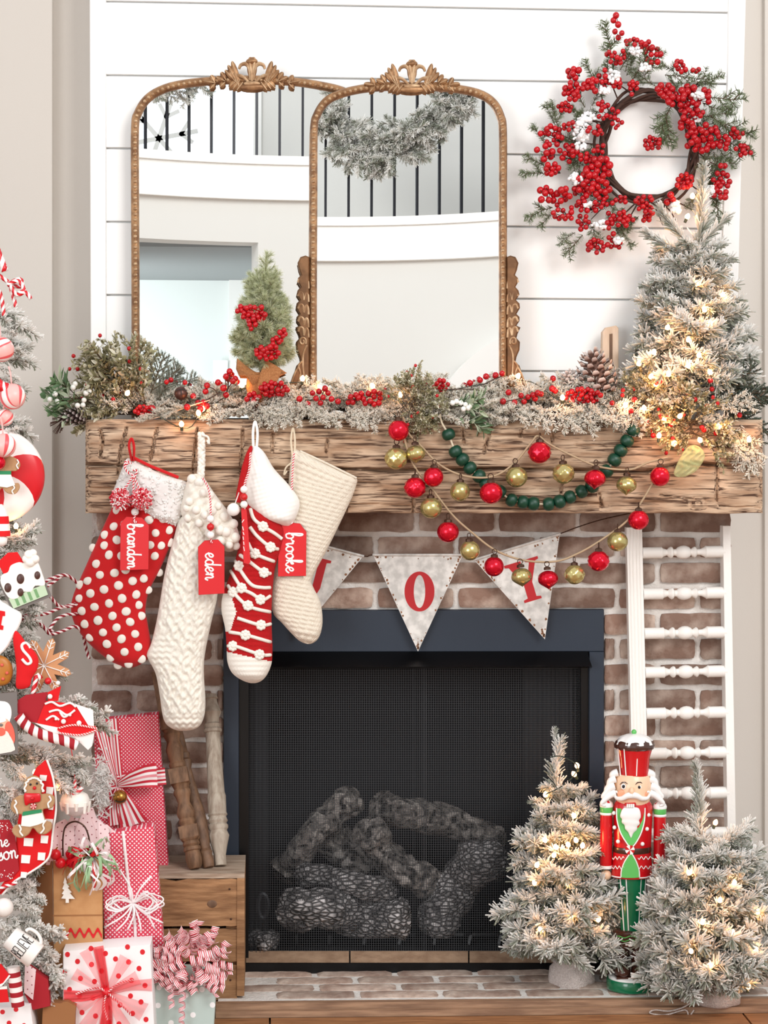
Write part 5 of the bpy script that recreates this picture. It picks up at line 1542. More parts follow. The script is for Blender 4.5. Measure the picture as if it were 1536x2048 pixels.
def boxwood(name, seed, nl=34, ll=.105, lw=.026, pal=((148, 142, 102), (206, 200, 160), (242, 236, 214))):
    rr = random.Random(seed); mb = MB()
    P = [Vector((0, 0, 0)), Vector((rr.uniform(-.08, .08), rr.uniform(-.05, .05), .4)), Vector((rr.uniform(-.12, .12), rr.uniform(-.08, .08), .75)), Vector((rr.uniform(-.2, .2), rr.uniform(-.1, .1), 1))]
    mb.tube(P, [.012, .01, .008, .006], 5, 0, col=L3((84, 66, 48)) + (1,))
    st_ = [P]
    for k in range(4):
        b = P[1].lerp(P[2], rr.random()); e = b + Vector((rr.uniform(-.3, .3), rr.uniform(-.25, .25), rr.uniform(.15, .4)))
        mb.tube([b, e], .006, 4, 0, col=L3((84, 66, 48)) + (1,)); st_.append([b, b.lerp(e, .5), e])
    for S in st_:
        for k in range(nl if S is P else nl // 2):
            f = rr.uniform(.2, 1) * (len(S) - 1); i = min(int(f), len(S) - 2); p = S[i].lerp(S[i + 1], f - i)
            z = (S[i + 1] - S[i]).normalized(); a = rr.uniform(0, 2 * PI); x = z.orthogonal().normalized(); y = z.cross(x)
            r = x * math.cos(a) + y * math.sin(a)
            c1 = lerp(L3(pal[0]), L3(pal[1]), rr.random()) if rr.random() < .62 else L3(pal[2])
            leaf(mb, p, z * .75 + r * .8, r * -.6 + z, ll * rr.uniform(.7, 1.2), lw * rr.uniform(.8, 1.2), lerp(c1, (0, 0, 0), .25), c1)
    return mb.mesh(name, ['leaf'], smooth=0)
BOX = [boxwood('boxwood_twig', 200 + s) for s in range(4)]
MIST = [boxwood('mistletoe_stem', 220 + s, 9, .36, .055, ((84, 116, 80), (140, 170, 124), (210, 222, 192))) for s in range(3)]
def cone_mesh(seed, tipc, basec):
    mb = MB(); rr = random.Random(seed); N = 70
    mb.lathe([(.08, 0), (.2, .2), (.2, .6), (.05, .98)], 8, col=L3(basec) + (1,))
    for k in range(N):
        t = k / N; z = .04 + t * .92; r = .36 * math.sin(PI * min(1, .22 + t * .74)) ** .8 + .02
        a = k * 2.39996; ca, sa = math.cos(a), math.sin(a)
        o = Vector((ca, sa, 0)); tang = Vector((-sa, ca, 0)); u = Vector((0, 0, 1))
        p = u * z + o * .08; q = u * (z + .05 + .07 * t) + o * (r + .04)
        w = .085 * (1.1 - .5 * t)
        vs = [p - tang * w * .4, p + tang * w * .4, q + tang * w, q - tang * w, q + o * .03 + u * .05 + tang * w * .6, q + o * .03 + u * .05 - tang * w * .6, p - tang * w * .4 - u * .03, p + tang * w * .4 - u * .03, q + tang * w - u * .035, q - tang * w - u * .035]
        cb, ct = L3(basec) + (1,), L3(lerp(tipc, basec, rr.uniform(0, .35))) + (1,)
        mb.add(vs, [(0, 1, 2, 3), (3, 2, 4, 5), (6, 9, 8, 7), (2, 8, 4), (9, 3, 5), (9, 5, 4, 8)], 0, [cb, cb, ct, ct, ct, ct, cb, cb, cb, cb])
    return mb.mesh('cone_body', ['cone_scale'], smooth=0)
BULB = MB().lathe([(.25, -1.3), (.7, -.9), (1, -.1), (.8, .6), (.25, 1.25)], 10).mesh('light_bulb', ['bulb_glow'], smooth=180)
SOCK = MB().lathe([(.55, -2.6), (.62, -1.0), (.4, -.9)], 8).mesh('bulb_socket', ['dark_wire'], smooth=60)
def bulb(parent, px, py, y, power=.06, r=5.2):
    p = W(px, py, y)
    A = aim(p, (random.uniform(-.7, .7), random.uniform(-.5, 0), 1), (0, 1, 0), r * sc(y))
    b = inst('light_bulb', BULB, parent, A); inst('bulb_socket', SOCK, parent, A)
    if power:
        bulb_light(p + Vector((0, -.012, 0)), power)

# ---------------------------------------------------------------- flocked tabletop trees
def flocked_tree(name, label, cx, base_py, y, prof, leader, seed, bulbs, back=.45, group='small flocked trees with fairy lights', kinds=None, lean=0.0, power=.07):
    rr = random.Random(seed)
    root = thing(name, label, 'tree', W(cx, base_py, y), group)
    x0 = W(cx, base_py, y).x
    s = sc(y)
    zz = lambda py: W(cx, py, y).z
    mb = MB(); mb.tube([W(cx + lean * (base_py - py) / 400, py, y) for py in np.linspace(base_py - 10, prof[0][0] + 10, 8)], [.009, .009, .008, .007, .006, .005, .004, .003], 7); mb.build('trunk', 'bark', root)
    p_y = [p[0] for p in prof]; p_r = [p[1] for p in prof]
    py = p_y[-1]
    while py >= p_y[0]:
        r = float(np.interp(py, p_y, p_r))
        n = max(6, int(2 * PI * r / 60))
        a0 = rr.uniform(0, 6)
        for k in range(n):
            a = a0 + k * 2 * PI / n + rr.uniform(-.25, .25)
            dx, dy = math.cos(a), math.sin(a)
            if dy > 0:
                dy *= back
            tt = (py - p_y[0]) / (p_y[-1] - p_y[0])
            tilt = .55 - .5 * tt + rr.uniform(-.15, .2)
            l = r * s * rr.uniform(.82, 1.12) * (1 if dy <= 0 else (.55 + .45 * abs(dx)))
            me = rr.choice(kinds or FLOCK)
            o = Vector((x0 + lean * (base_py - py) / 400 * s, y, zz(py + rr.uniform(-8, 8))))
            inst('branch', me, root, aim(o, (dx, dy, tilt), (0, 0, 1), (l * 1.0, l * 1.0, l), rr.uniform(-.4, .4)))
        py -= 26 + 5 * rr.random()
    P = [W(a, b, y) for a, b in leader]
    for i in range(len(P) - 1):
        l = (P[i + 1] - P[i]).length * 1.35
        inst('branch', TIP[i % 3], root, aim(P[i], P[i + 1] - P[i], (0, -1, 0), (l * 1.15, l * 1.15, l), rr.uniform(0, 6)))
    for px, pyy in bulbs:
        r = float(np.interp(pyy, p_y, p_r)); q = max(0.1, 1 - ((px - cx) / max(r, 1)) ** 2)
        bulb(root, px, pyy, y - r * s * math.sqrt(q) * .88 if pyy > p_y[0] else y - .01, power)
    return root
def wrap_base(root, name, m, px, py0, py1, rpx, y, seed):
    z0, z1 = W(px, py1, y).z, W(px, py0, y).z
    R = rpx * sc(y); c = W(px, py1, y)
    rr = random.Random(seed); mb = MB()
    ph = [rr.uniform(0, 6) for _ in range(3)]
    mb.lathe([(R * .75, 0), (R * .97, (z1 - z0) * .12), (R, (z1 - z0) * .45), (R * .9, (z1 - z0) * .8), (R * .72, (z1 - z0) * .93), (R * .95, (z1 - z0) * 1.1)], 30, Matrix.Translation((c.x, y, z0)), 0, rad=lambda a, k: 1 + .05 * math.sin(5 * a + ph[0] + k) + .03 * math.sin(11 * a + ph[1]))
    mb.build(name, m, root, smooth=180)
HB_ = W(1142, 1985, -.155)
t1 = flocked_tree('flocked_tree', 'small snowy flocked tree with warm lights between the firebox and the nutcracker', 1128, 1960, -.150,
    [(1592, 46), (1640, 80), (1700, 96), (1760, 104), (1810, 116), (1850, 130), (1888, 122)], [(1126, 1640), (1112, 1560), (1118, 1500), (1112, 1470)], 5,
    [(1154, 1531), (1148, 1548), (1091, 1589), (1148, 1631), (1090, 1680), (1112, 1694), (1136, 1689), (1152, 1680), (1165, 1691), (1108, 1710), (1074, 1730), (1069, 1765), (1136, 1768), (1143, 1830), (1081, 1859), (1197, 1839)], back=.3)
y1 = -.150
zt1 = HEARTH_Z
mb = MB(); c = W(1142, 1960, y1)
wrap_base(t1, 'burlap_pot', 'burlap_grey', 1142, 1922, 850 + (CAM.z - HEARTH_Z) / sc(y1) + 4, 47, y1, 4)
mb = MB(); mb.tube([W(a, b, y1 - .03) for a, b in spline([(1100, 1515), (1118, 1512), (1136, 1518), (1154, 1531), (1150, 1548), (1128, 1570), (1091, 1589)], 5)], .0016, 5); mb.build('light_wire', 'dark_wire', t1)
y2 = -.31
t2 = flocked_tree('flocked_tree', 'small snowy flocked tree with warm lights in front of the white ladder', 1418, 1975, y2,
    [(1690, 72), (1730, 108), (1780, 124), (1830, 132), (1880, 136), (1930, 138), (1965, 116)], [(1410, 1740), (1400, 1660), (1398, 1590), (1392, 1545)], 8,
    [(1431, 1645), (1378, 1745), (1469, 1765), (1514, 1824), (1405, 1844), (1465, 1864), (1382, 1902), (1510, 1897), (1421, 1931), (1497, 1973), (1440, 1800)], back=.5)
wrap_base(t2, 'burlap_pot', 'burlap_grey', 1432, 1955, 2008, 50, y2, 9)
mb = MB(); mb.prism([(1364, 1975), (1396, 1966), (1404, 1985), (1385, 2005), (1362, 2003)], y2 - .03, .003); mb.build('burlap_flap', 'burlap_grey', t2)
mb = MB(); mb.tube([W(a, b, y2 - .045) for a, b in spline([(1392, 1995), (1372, 2012), (1340, 2022), (1310, 2020), (1300, 2026), (1330, 2030), (1370, 2020), (1378, 2032), (1388, 2020)], 6)], .0018, 5); mb.build('jute_tie', 'burlap_grey', t2)
y3 = -.115
t3 = flocked_tree('flocked_tree', 'flocked tree with warm lights standing on the end of the mantel under the wreath', 1378, 832, y3,
    [(505, 58), (550, 84), (610, 100), (670, 112), (730, 122), (790, 110)], [(1384, 560), (1398, 470), (1402, 400), (1406, 350)], 12,
    [(1385, 392), (1375, 433), (1332, 488), (1392, 567), (1445, 590), (1409, 619), (1420, 647), (1335, 655), (1377, 679), (1308, 704), (1278, 727), (1377, 731), (1337, 748), (1302, 753), (1398, 710), (1420, 744), (1312, 768)], back=.32, power=.09)
for a, b, l in (((1378, 520), (1300, 470), 1.05), ((1380, 500), (1325, 425), 1.0), ((1392, 505), (1445, 440), .95), ((1384, 520), (1440, 490), .9)):
    p, q = W(*a, y3 - .02), W(*b, y3 - .05)
    L = (q - p).length * 1.15; inst('branch', TIP[0], t3, aim(p, q - p, (0, 0, 1), (L * .8, L * .8, L)))
mb = MB(); mb.prism([(1205, 664), (1212, 655), (1232, 651), (1237, 656), (1237, 838), (1200, 838)], -.07, .025, bev=.002)
wd = mb.build('wooden_block', 'tan_wood', None, 'pale old wooden block with a slot, standing on the mantel behind the big pinecone', 'block')
mb = MB(); mb.prism([(1219, 668), (1225, 667), (1225, 724), (1219, 725)], -.0715, .003); mb.build('slot', 'spindle_dark', wd)

# ---------------------------------------------------------------- small burlap tree
ym = -.145
mt = thing('burlap_tree', 'small soft green tree in a burlap wrap with red berries, before the mirrors', 'tree', W(525, 785, ym))
mb = MB(); mb.tube([W(525, py, ym) for py in (785, 720, 640, 540)], [.008, .007, .006, .003], 7); mb.build('trunk', 'bark', mt)
rr = random.Random(31)
py = 728
while py > 560:
    r = float(np.interp(py, [560, 600, 650, 700, 730], [34, 46, 58, 60, 50]))
    n = max(6, int(2 * PI * r / 36)); a0 = rr.uniform(0, 6)
    for k in range(n):
        a = a0 + k * 2 * PI / n; dy = math.sin(a) * (1 if math.sin(a) < 0 else .35)
        l = r * sc(ym) * rr.uniform(.8, 1.1)
        inst('branch', rr.choice(PALE), mt, aim(Vector((W(527, py, ym).x, ym, W(527, py, ym).z)), (math.cos(a), dy, rr.uniform(.35, .7) + (640 - py) / 300), (0, 0, 1), l, rr.uniform(0, 6)))
    py -= 17
for a, b in (((527, 610), (532, 545)), ((526, 590), (512, 540)), ((530, 590), (552, 540)), ((531, 560), (533, 505)), ((524, 600), (500, 560)), ((540, 620), (572, 600))):
    p, q = W(*a, ym - .01), W(*b, ym - .01); L = (q - p).length
    inst('branch', PALE[0], mt, aim(p, q - p, (0, -1, 0), L))
mb = MB()
fold = [(474, 716), (490, 730), (508, 742), (522, 748), (532, 720), (545, 728), (562, 738), (574, 746), (560, 752), (548, 772), (505, 772), (492, 752), (478, 752), (472, 738)]
mb.prism(fold, ym - .035, .012, bev=.003, ybend=lambda q: .012 * math.sin(q[0] / 9) - .006 * math.cos(q[1] / 6))
mb.prism([(532, 718), (540, 724), (560, 736), (563, 742), (552, 768), (514, 775), (520, 748)], ym - .05, .004, ybend=lambda q: .006 * math.sin(q[0] / 7))
mb.lathe([(.028, W(525, 837, ym).z), (.034, W(525, 795, ym).z), (.04, W(525, 775, ym).z), (.036, W(525, 745, ym).z)], 20, Matrix.Translation((W(523, 780, ym).x, ym, 0)))
mb.build('burlap_wrap', 'burlap', mt, smooth=60)
def berries(parent, pts, y, r, name='berry', me=None, spread=.01, seed=1):
    rr = random.Random(seed)
    for q in pts:
        yy = y + rr.uniform(-spread, spread)
        inst(name, me or BER, parent, aim(W(q[0], q[1], yy), (rr.uniform(-.4, .4), rr.uniform(-.6, 0), 1), (0, 1, 0), (q[2] if len(q) > 2 else r) * sc(y) * rr.uniform(.92, 1.06)))
def clump(cx, cy, rx, ry, n, seed, mind=7):
    rr = random.Random(seed); out = []; tries = 0
    while len(out) < n and tries < n * 60:
        tries += 1
        a, q = rr.uniform(0, 2 * PI), math.sqrt(rr.random())
        x, y = cx + rx * q * math.cos(a), cy + ry * q * math.sin(a)
        if all((x - u) ** 2 + (y - v) ** 2 > mind * mind for u, v in out):
            out.append((x, y))
    return out
berries(mt, clump(508, 628, 24, 17, 20, 3) + clump(482, 619, 9, 6, 5, 4) + clump(504, 648, 10, 10, 7, 5), ym - .07, 5.6, spread=.008, seed=2)
berries(mt, clump(536, 706, 26, 13, 22, 6) + [(560, 665), (568, 660), (566, 672), (553, 676), (558, 684), (546, 688), (552, 694), (540, 694), (562, 680), (570, 668), (546, 680)], ym - .075, 5.6, spread=.008, seed=3)

# ---------------------------------------------------------------- mantel garland
gr = thing('flocked_garland', 'long snowy flocked pine garland lying along the mantel top', 'garland', W(780, 838, -.1))
mb = MB(); mb.tube([W(x, 822 + 6 * math.sin(x / 40), -.10) for x in range(255, 1330, 20)], .006, 6); mb.build('core_wire', 'bark', gr)
rr = random.Random(77)
def sp_at(parent, me, px, py, y, dx, dy, dz, lpx, name='sprig', up=(0, -.6, .8), roll=None, wide=1.0):
    """dx, dy in picture directions (dy down), dz towards the room."""
    p = W(px, py, y); s = sc(y)
    d = Vector((dx, -dz, -dy))
    l = lpx * s
    return inst(name, me, parent, aim(p, d, up, (l * wide, l * wide, l), rr.uniform(-.5, .5) if roll is None else roll))
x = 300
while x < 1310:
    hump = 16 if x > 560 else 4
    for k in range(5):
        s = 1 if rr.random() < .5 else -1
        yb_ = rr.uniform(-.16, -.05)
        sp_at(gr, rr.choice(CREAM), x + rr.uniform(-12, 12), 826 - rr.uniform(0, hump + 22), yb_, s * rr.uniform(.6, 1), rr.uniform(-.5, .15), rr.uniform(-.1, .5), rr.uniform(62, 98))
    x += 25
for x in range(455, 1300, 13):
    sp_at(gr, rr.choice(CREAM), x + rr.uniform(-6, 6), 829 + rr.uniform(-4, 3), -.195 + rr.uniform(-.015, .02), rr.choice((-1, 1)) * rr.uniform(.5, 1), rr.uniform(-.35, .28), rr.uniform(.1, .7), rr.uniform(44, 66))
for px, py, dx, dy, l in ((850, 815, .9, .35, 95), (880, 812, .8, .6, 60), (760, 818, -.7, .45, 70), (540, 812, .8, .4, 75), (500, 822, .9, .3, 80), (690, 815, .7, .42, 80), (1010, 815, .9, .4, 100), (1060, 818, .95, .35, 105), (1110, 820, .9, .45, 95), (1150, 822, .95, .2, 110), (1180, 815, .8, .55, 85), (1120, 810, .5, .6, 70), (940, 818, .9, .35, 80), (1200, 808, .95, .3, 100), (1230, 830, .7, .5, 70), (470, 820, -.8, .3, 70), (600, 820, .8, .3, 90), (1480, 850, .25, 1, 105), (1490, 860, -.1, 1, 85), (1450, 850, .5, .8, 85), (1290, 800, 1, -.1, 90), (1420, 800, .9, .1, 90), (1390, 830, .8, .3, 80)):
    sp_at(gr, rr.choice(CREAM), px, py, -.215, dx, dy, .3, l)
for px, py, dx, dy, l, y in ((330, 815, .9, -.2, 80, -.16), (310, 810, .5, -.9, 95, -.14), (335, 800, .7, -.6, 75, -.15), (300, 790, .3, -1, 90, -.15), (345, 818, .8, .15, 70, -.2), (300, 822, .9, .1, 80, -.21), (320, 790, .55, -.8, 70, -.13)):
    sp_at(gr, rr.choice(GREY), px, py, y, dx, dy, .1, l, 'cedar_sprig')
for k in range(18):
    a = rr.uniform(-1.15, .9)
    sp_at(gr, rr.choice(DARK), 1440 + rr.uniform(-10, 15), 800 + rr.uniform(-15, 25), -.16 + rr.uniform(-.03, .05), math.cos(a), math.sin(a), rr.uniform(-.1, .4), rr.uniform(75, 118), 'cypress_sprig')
# boxwood sprays
def spray(label, cx, cy, y, fan, n, lens, nb, seed, name='boxwood_spray', kinds=None, cat='greenery', br=4.0, out=.35):
    t = thing(name, label, cat, W(cx, cy, y), 'boxwood sprays in the mantel garland')
    q = random.Random(seed); tips = []
    for k in range(n):
        a = math.radians(q.uniform(*fan)); l = q.uniform(*lens)
        ox, oy = cx + q.uniform(-22, 22), cy + q.uniform(-14, 14)
        yy = y + q.uniform(-.03, .03)
        sp_at(t, q.choice(kinds or BOX), ox, oy, yy, math.cos(a), -math.sin(a), q.uniform(-.1, out), l, 'boxwood_twig', roll=q.uniform(0, 6))
        tips.append((ox + math.cos(a) * l * q.uniform(.55, 1.02), oy - math.sin(a) * l * q.uniform(.55, 1.02)))
    berries(t, tips[:nb], y - .025, br, spread=.02, seed=seed)
    return t
sl = spray('large bushy boxwood spray with red berries overhanging the mantel end nearest the stockings', 275, 815, -.15, (92, 190), 44, (60, 165), 16, 41)
berries(sl, [(200, 671), (258, 697), (259, 723), (147, 712), (139, 738), (155, 738), (217, 732)], -.17, 4.2)
for a, b in (((265, 760), (242, 662)), ((262, 760), (200, 672)), ((272, 750), (288, 678)), ((240, 770), (150, 712))):
    p = W(*a, -.16); q_ = W(*b, -.16); L = (q_ - p).length; inst('boxwood_twig', BOX[1], sl, aim(p, q_ - p, (0, -1, 0), (L * .8, L * .8, L)))
spray('olive boxwood spray hanging over the mantel edge above the topmost red bauble', 822, 812, -.235, (-120, 150), 46, (42, 78), 14, 43, br=3.6)
spray('glowing boxwood spray in front of the lit tree at the mantel end', 1385, 850, -.225, (-60, 240), 46, (50, 100), 18, 47, br=4.2)
spray('short boxwood spray with berries tucked under the lit mantel tree', 1300, 800, -.19, (-30, 200), 26, (40, 70), 8, 48, br=4.6)
def mistle(label, cx, cy, y, fan, n, lens, wb, seed):
    t = thing('mistletoe_pick', label, 'greenery', W(cx, cy, y), 'mistletoe picks')
    q = random.Random(seed)
    for k in range(n):
        a = math.radians(q.uniform(*fan)); l = q.uniform(*lens)
        sp_at(t, q.choice(MIST), cx + q.uniform(-6, 6), cy + q.uniform(-5, 5), y, math.cos(a), -math.sin(a), q.uniform(-.1, .3), l, 'mistletoe_stem', roll=q.uniform(0, 6))
    berries(t, wb, y - .03, 5.6, 'white_berry', BERW, .008, seed)
mistle('green mistletoe pick with white berries poking out past the mantel end', 190, 812, -.19, (150, 196), 5, (60, 100), [(110, 788), (100, 799), (114, 803), (155, 811), (166, 810), (150, 768), (146, 775), (172, 786), (178, 783), (168, 800)], 51)
mistle('green mistletoe pick with white berries beside the start of the green beads', 890, 812, -.235, (-38, 25), 5, (50, 88), [(905, 806), (913, 803), (922, 806), (931, 809), (927, 818), (936, 816), (942, 811)], 52)
# berry picks
def pick(label, stems, pts, y, r, seed, spread=.012):
    t = thing('berry_pick', label, 'berries', W(pts[0][0], max(p[1] for p in pts), y), 'red berry picks in the mantel garland')
    for s in stems:
        mb = MB(); mb.tube([W(a, b, y + .004) for a, b in spline(s, 4)], .0014, 5); mb.build('stem', 'twig', t)
    berries(t, pts, y, r, spread=spread, seed=seed)
pick('airy red berry pick with thin stems rising beside the small burlap tree', [[(450, 800), (456, 775), (459, 745)], [(454, 785), (450, 755)], [(455, 778), (469, 758)], [(440, 800), (430, 780), (414, 773)]], [(459, 743), (452, 753), (470, 758), (436, 765), (414, 771), (447, 776), (411, 783), (452, 790), (466, 762)], -.2, 6.6, 61)
pick('red berry pick over the mantel edge next to the brown jingle bell', [[(440, 785), (412, 800), (390, 806)], [(420, 796), (410, 812)]], [(386, 792), (407, 805), (414, 812), (401, 818), (416, 832), (374, 814), (396, 806)], -.215, 6.4, 62)
pick('dense red berry cluster above the small pinecone before the burlap tree', [], clump(548, 778, 28, 14, 30, 7) + clump(505, 794, 14, 8, 9, 8), -.21, 5.6, 63)
pick('red berry pick with dark stems left of the middle boxwood spray', [[(610, 800), (650, 800), (690, 795)], [(640, 800), (648, 780)]], [(599, 798), (615, 808), (638, 783), (650, 777), (646, 795), (632, 797), (663, 798), (676, 803), (656, 786), (625, 786), (641, 806)], -.22, 6.2, 64)
pick('red berry pick touching the middle boxwood spray', [[(690, 800), (730, 795), (770, 785)]], clump(742, 796, 26, 14, 15, 9, 9) + [(700, 800), (712, 790)] + clump(706, 800, 12, 8, 4, 19, 9), -.222, 6.0, 65)
pick('red berries peeking from behind the middle boxwood spray near the mirror foot', [[(880, 780), (930, 778), (968, 782)]], clump(882, 770, 14, 10, 9, 10), -.2, 5.2, 66)
pick('three red berries standing at the foot of the front mirror', [[(965, 770), (985, 760), (1005, 752)]], [(972, 753), (991, 751), (1004, 747), (960, 760), (940, 766)], -.17, 6.6, 67)
pick('red berry pick on the snowy garland right of the mirror foot', [[(1000, 805), (1050, 795), (1086, 785)]], [(1006, 803), (1029, 805), (1048, 803), (1042, 791), (1056, 794), (1066, 790), (1075, 786), (1017, 785), (1082, 788), (1070, 797)], -.222, 6.2, 68)
pick('pair of red berries on a thin upright stem before the pinecones', [[(1104, 790), (1106, 758)]], [(1106, 757), (1104, 777), (1110, 781)], -.2, 6.2, 69)
pick('dense pinkish red berry cluster under the big pinecone', [], clump(1166, 792, 36, 14, 32, 11), -.205, 5.4, 70)
pick('red berries in the warm glow beside the lit mantel tree', [], [(1269, 799), (1252, 818), (1262, 822), (1224, 806), (1292, 842), (1306, 871), (1300, 862), (1364, 782), (1369, 792), (1390, 799), (1424, 778), (1421, 762), (1366, 775), (1479, 830), (1404, 855), (1408, 860), (1432, 866), (1342, 850)], -.235, 5.4, 71)
pick('dense red berry cluster at the mantel end under the large boxwood spray', [], clump(288, 822, 22, 9, 20, 12, 6) + [(306, 815), (342, 760), (333, 764), (370, 765)], -.2, 5.0, 72)
# pinecones, bell, gauze leaf
def cone(label, a, b, y, seed, tipc, basec, wide=1.0):
    t = thing('pinecone', label, 'pinecone', W(*a, y), 'pinecones on the mantel')
    p, q = W(*a, y), W(*b, y); L = (q - p).length
    inst('cone_body', cone_mesh(seed, tipc, basec), t, aim(p, q - p, (0, -1, 0), (L * wide, L * wide, L)))
cone('large snowy pinecone standing against the pale wooden block', (1204, 792), (1182, 706), -.15, 1, (236, 224, 218), (120, 88, 76), 1.05)
cone('white frosted pinecone beside the large one', (1150, 788), (1134, 744), -.13, 2, (250, 244, 240), (196, 176, 168), 1.2)
cone('small dark pinecone under the dense berry cluster, on the mantel edge', (506, 792), (503, 822), -.2, 3, (190, 168, 156), (84, 56, 46), 1.1)
cone('dark frosted pinecone hanging off the mantel end on a twig', (176, 830), (120, 836), -.2, 4, (210, 200, 196), (66, 44, 40), .75)
mb = MB()
for k in range(40):
    a = random.uniform(0, 6.3); p = W(128, 838, -.2)
    mb.tube([p, p + Vector((-.018 + .016 * math.cos(a), random.uniform(-.02, .01), -.016 + .022 * math.sin(a)))], .0009, 4)
mb.tube([W(x, y, -.2) for x, y in ((176, 838), (150, 845), (128, 836))], .003, 6)
mb.build('dried_flower', 'twig', None, 'dark dried flower head on a twig drooping past the mantel end', 'flower', kind=None)
bl = thing('jingle_bell', 'dull brown jingle bell lying in the garland left of the burlap tree', 'bell', W(362, 800, -.2))
mb = MB(); mb.ball(W(362, 787, -.2), 13.5 * sc(-.2), 18, 12); mb.build('ball', 'bell_brown', bl, smooth=180)
mb = MB(); mb.tube([W(362 + 10 * math.cos(t), 783 - 5 * math.sin(t), -.2 - .0165) for t in np.linspace(.2, PI - .2, 8)], .0012, 5); mb.tube([W(362, 779, -.216), W(363, 790, -.2175)], .0012, 5); mb.build('slit', 'black_ink', bl)
mb = MB(); pillow(mb, [(1368, 902), (1384, 890), (1402, 896), (1410, 912), (1402, 930), (1388, 945), (1366, 954), (1348, 950), (1352, 932), (1360, 916)], -.262, .016, 2, 30, disp=lambda X, Y: .006 * np.sin(X / 3 + 2 * np.sin(Y / 5)) * np.sin(Y / 4 + X / 9), edge=16)
mb.build('gauze_leaf', 'gauze', None, 'crumpled sheer yellow green gauze leaf hanging from the lit spray', 'ribbon')
for nm, c, w_ in (('dried_wheat', [(420, 800), (380, 812), (330, 830), (302, 838)], 1),):
    t = thing('dried_sprig', 'pale dried flower sprig lying on the mantel edge over the dotted stocking', 'greenery', W(330, 836, -.215))
    mb = MB(); mb.tube([W(a, b, -.222) for a, b in spline(c, 4)], .0016, 5); mb.build('stem', 'tan_wood', t)
    for k in range(16):
        sp_at(t, CREAM[k % 5], 370 - k * 5, 815 + k * 1.6, -.225, -.8, rr.uniform(-.4, .5), .2, 24, 'floret')
# string lights along the mantel
sl_ = thing('string_lights', 'warm fairy light string running through the mantel garland', 'lights', W(800, 830, -.2))
SLP = [(255, 786, -.215), (363, 848, -.232), (397, 826, -.23), (405, 818, -.22), (484, 770, -.16), (605, 757, -.17), (640, 775, -.15), (745, 772, -.2), (800, 790, -.22), (1036, 752, -.15), (1125, 795, -.225), (1251, 810, -.235), (1288, 816, -.24), (1328, 841, -.262), (1318, 871, -.265), (1348, 887, -.265), (1437, 853, -.262), (1498, 879, -.25), (1400, 880, -.262), (1360, 832, -.262)]
for a, b, c in SLP:
    bulb(sl_, a, b, c, .06 if a < 1100 else .12)
mb = MB(); mb.tube([W(a, b, c + .012) for a, b, c in spline([(a, b + 8, c) for a, b, c in SLP[:13]], 5)], .0012, 5); mb.build('wire', 'dark_wire', sl_)

# ---------------------------------------------------------------- berry wreath
yw = -.038
wr_ = thing('wreath', 'red berry wreath with fir sprigs and snow hung on the white boards', 'wreath', W(1290, 300, yw))
WC = (1296, 296)
for k in range(7):
    rr2 = random.Random(300 + k); R0 = 94 + rr2.uniform(-7, 9)
    mb = MB(); mb.tube([W(WC[0] + (R0 + 6 * math.sin(a * 5 + k * 2)) * math.cos(a), WC[1] + (R0 + 5 * math.cos(a * 4 + k)) * 1.16 * math.sin(a), yw - .012 * math.sin(a * 6 + k)) for a in np.linspace(0, 2 * PI, 61)[:-1]], rr2.uniform(.003, .005), 6, closed=True)
    mb.build('vine', 'twig', wr_, smooth=180)
for px, py, dx, dy, l in ((1222, 118, -.15, -1, 76), (1228, 150, -.2, -1, 66), (1265, 160, .5, -.9, 70), (1190, 175, -.3, -.9, 60), (1240, 140, .4, -.8, 60), (1118, 262, -.3, -1, 62), (1110, 250, -.4, -.9, 48), (1095, 295, -.6, -.9, 55), (1100, 350, -1, -.1, 62), (1098, 340, -.9, -.55, 60), (1105, 415, -1, .35, 62), (1110, 420, -.75, .75, 50), (1165, 470, -.6, .7, 60), (1150, 465, -.9, .6, 45), (1330, 150, 1, .1, 60), (1340, 160, .7, .7, 50), (1370, 170, .9, -.4, 56), (1395, 165, .95, -.2, 55), (1410, 195, 1, .05, 84), (1405, 205, .9, .4, 60), (1400, 235, 1, -.1, 70), (1440, 250, .9, .35, 76), (1440, 270, .85, .6, 80), (1425, 240, .9, .3, 70), (1430, 390, .15, 1, 66), (1420, 345, .1, 1, 70), (1345, 205, -.4, 1, 80), (1335, 225, -.2, 1, 70), (1330, 230, .15, 1, 74), (1240, 455, .5, 1, 50), (1170, 215, -.6, -.8, 60), (1210, 180, .1, -1, 60), (1290, 150, .5, -.6, 60), (1160, 330, -.2, .9, 60), (1180, 440, .3, 1, 50)):
    sp_at(wr_, rr.choice(FIR), px, py, yw - .03, dx, dy, rr.uniform(0, .35), l, 'fir_sprig', up=(0, -1, .1))
for k in range(46):
    a = rr.uniform(0, 2 * PI); a = a if not (-.2 < a - .9 < .7) else a + 2
    R1 = 108 + rr.uniform(-8, 34)
    x_, y_ = WC[0] + R1 * math.cos(a), WC[1] + R1 * 1.14 * math.sin(a)
    b_ = a + rr.uniform(.5, 1.5) * rr.choice((-1, 1))
    sp_at(wr_, rr.choice(FIR), x_, y_, yw - .015, math.cos(b_), math.sin(b_), .15, rr.uniform(38, 58), 'fir_sprig', up=(0, -1, .1))
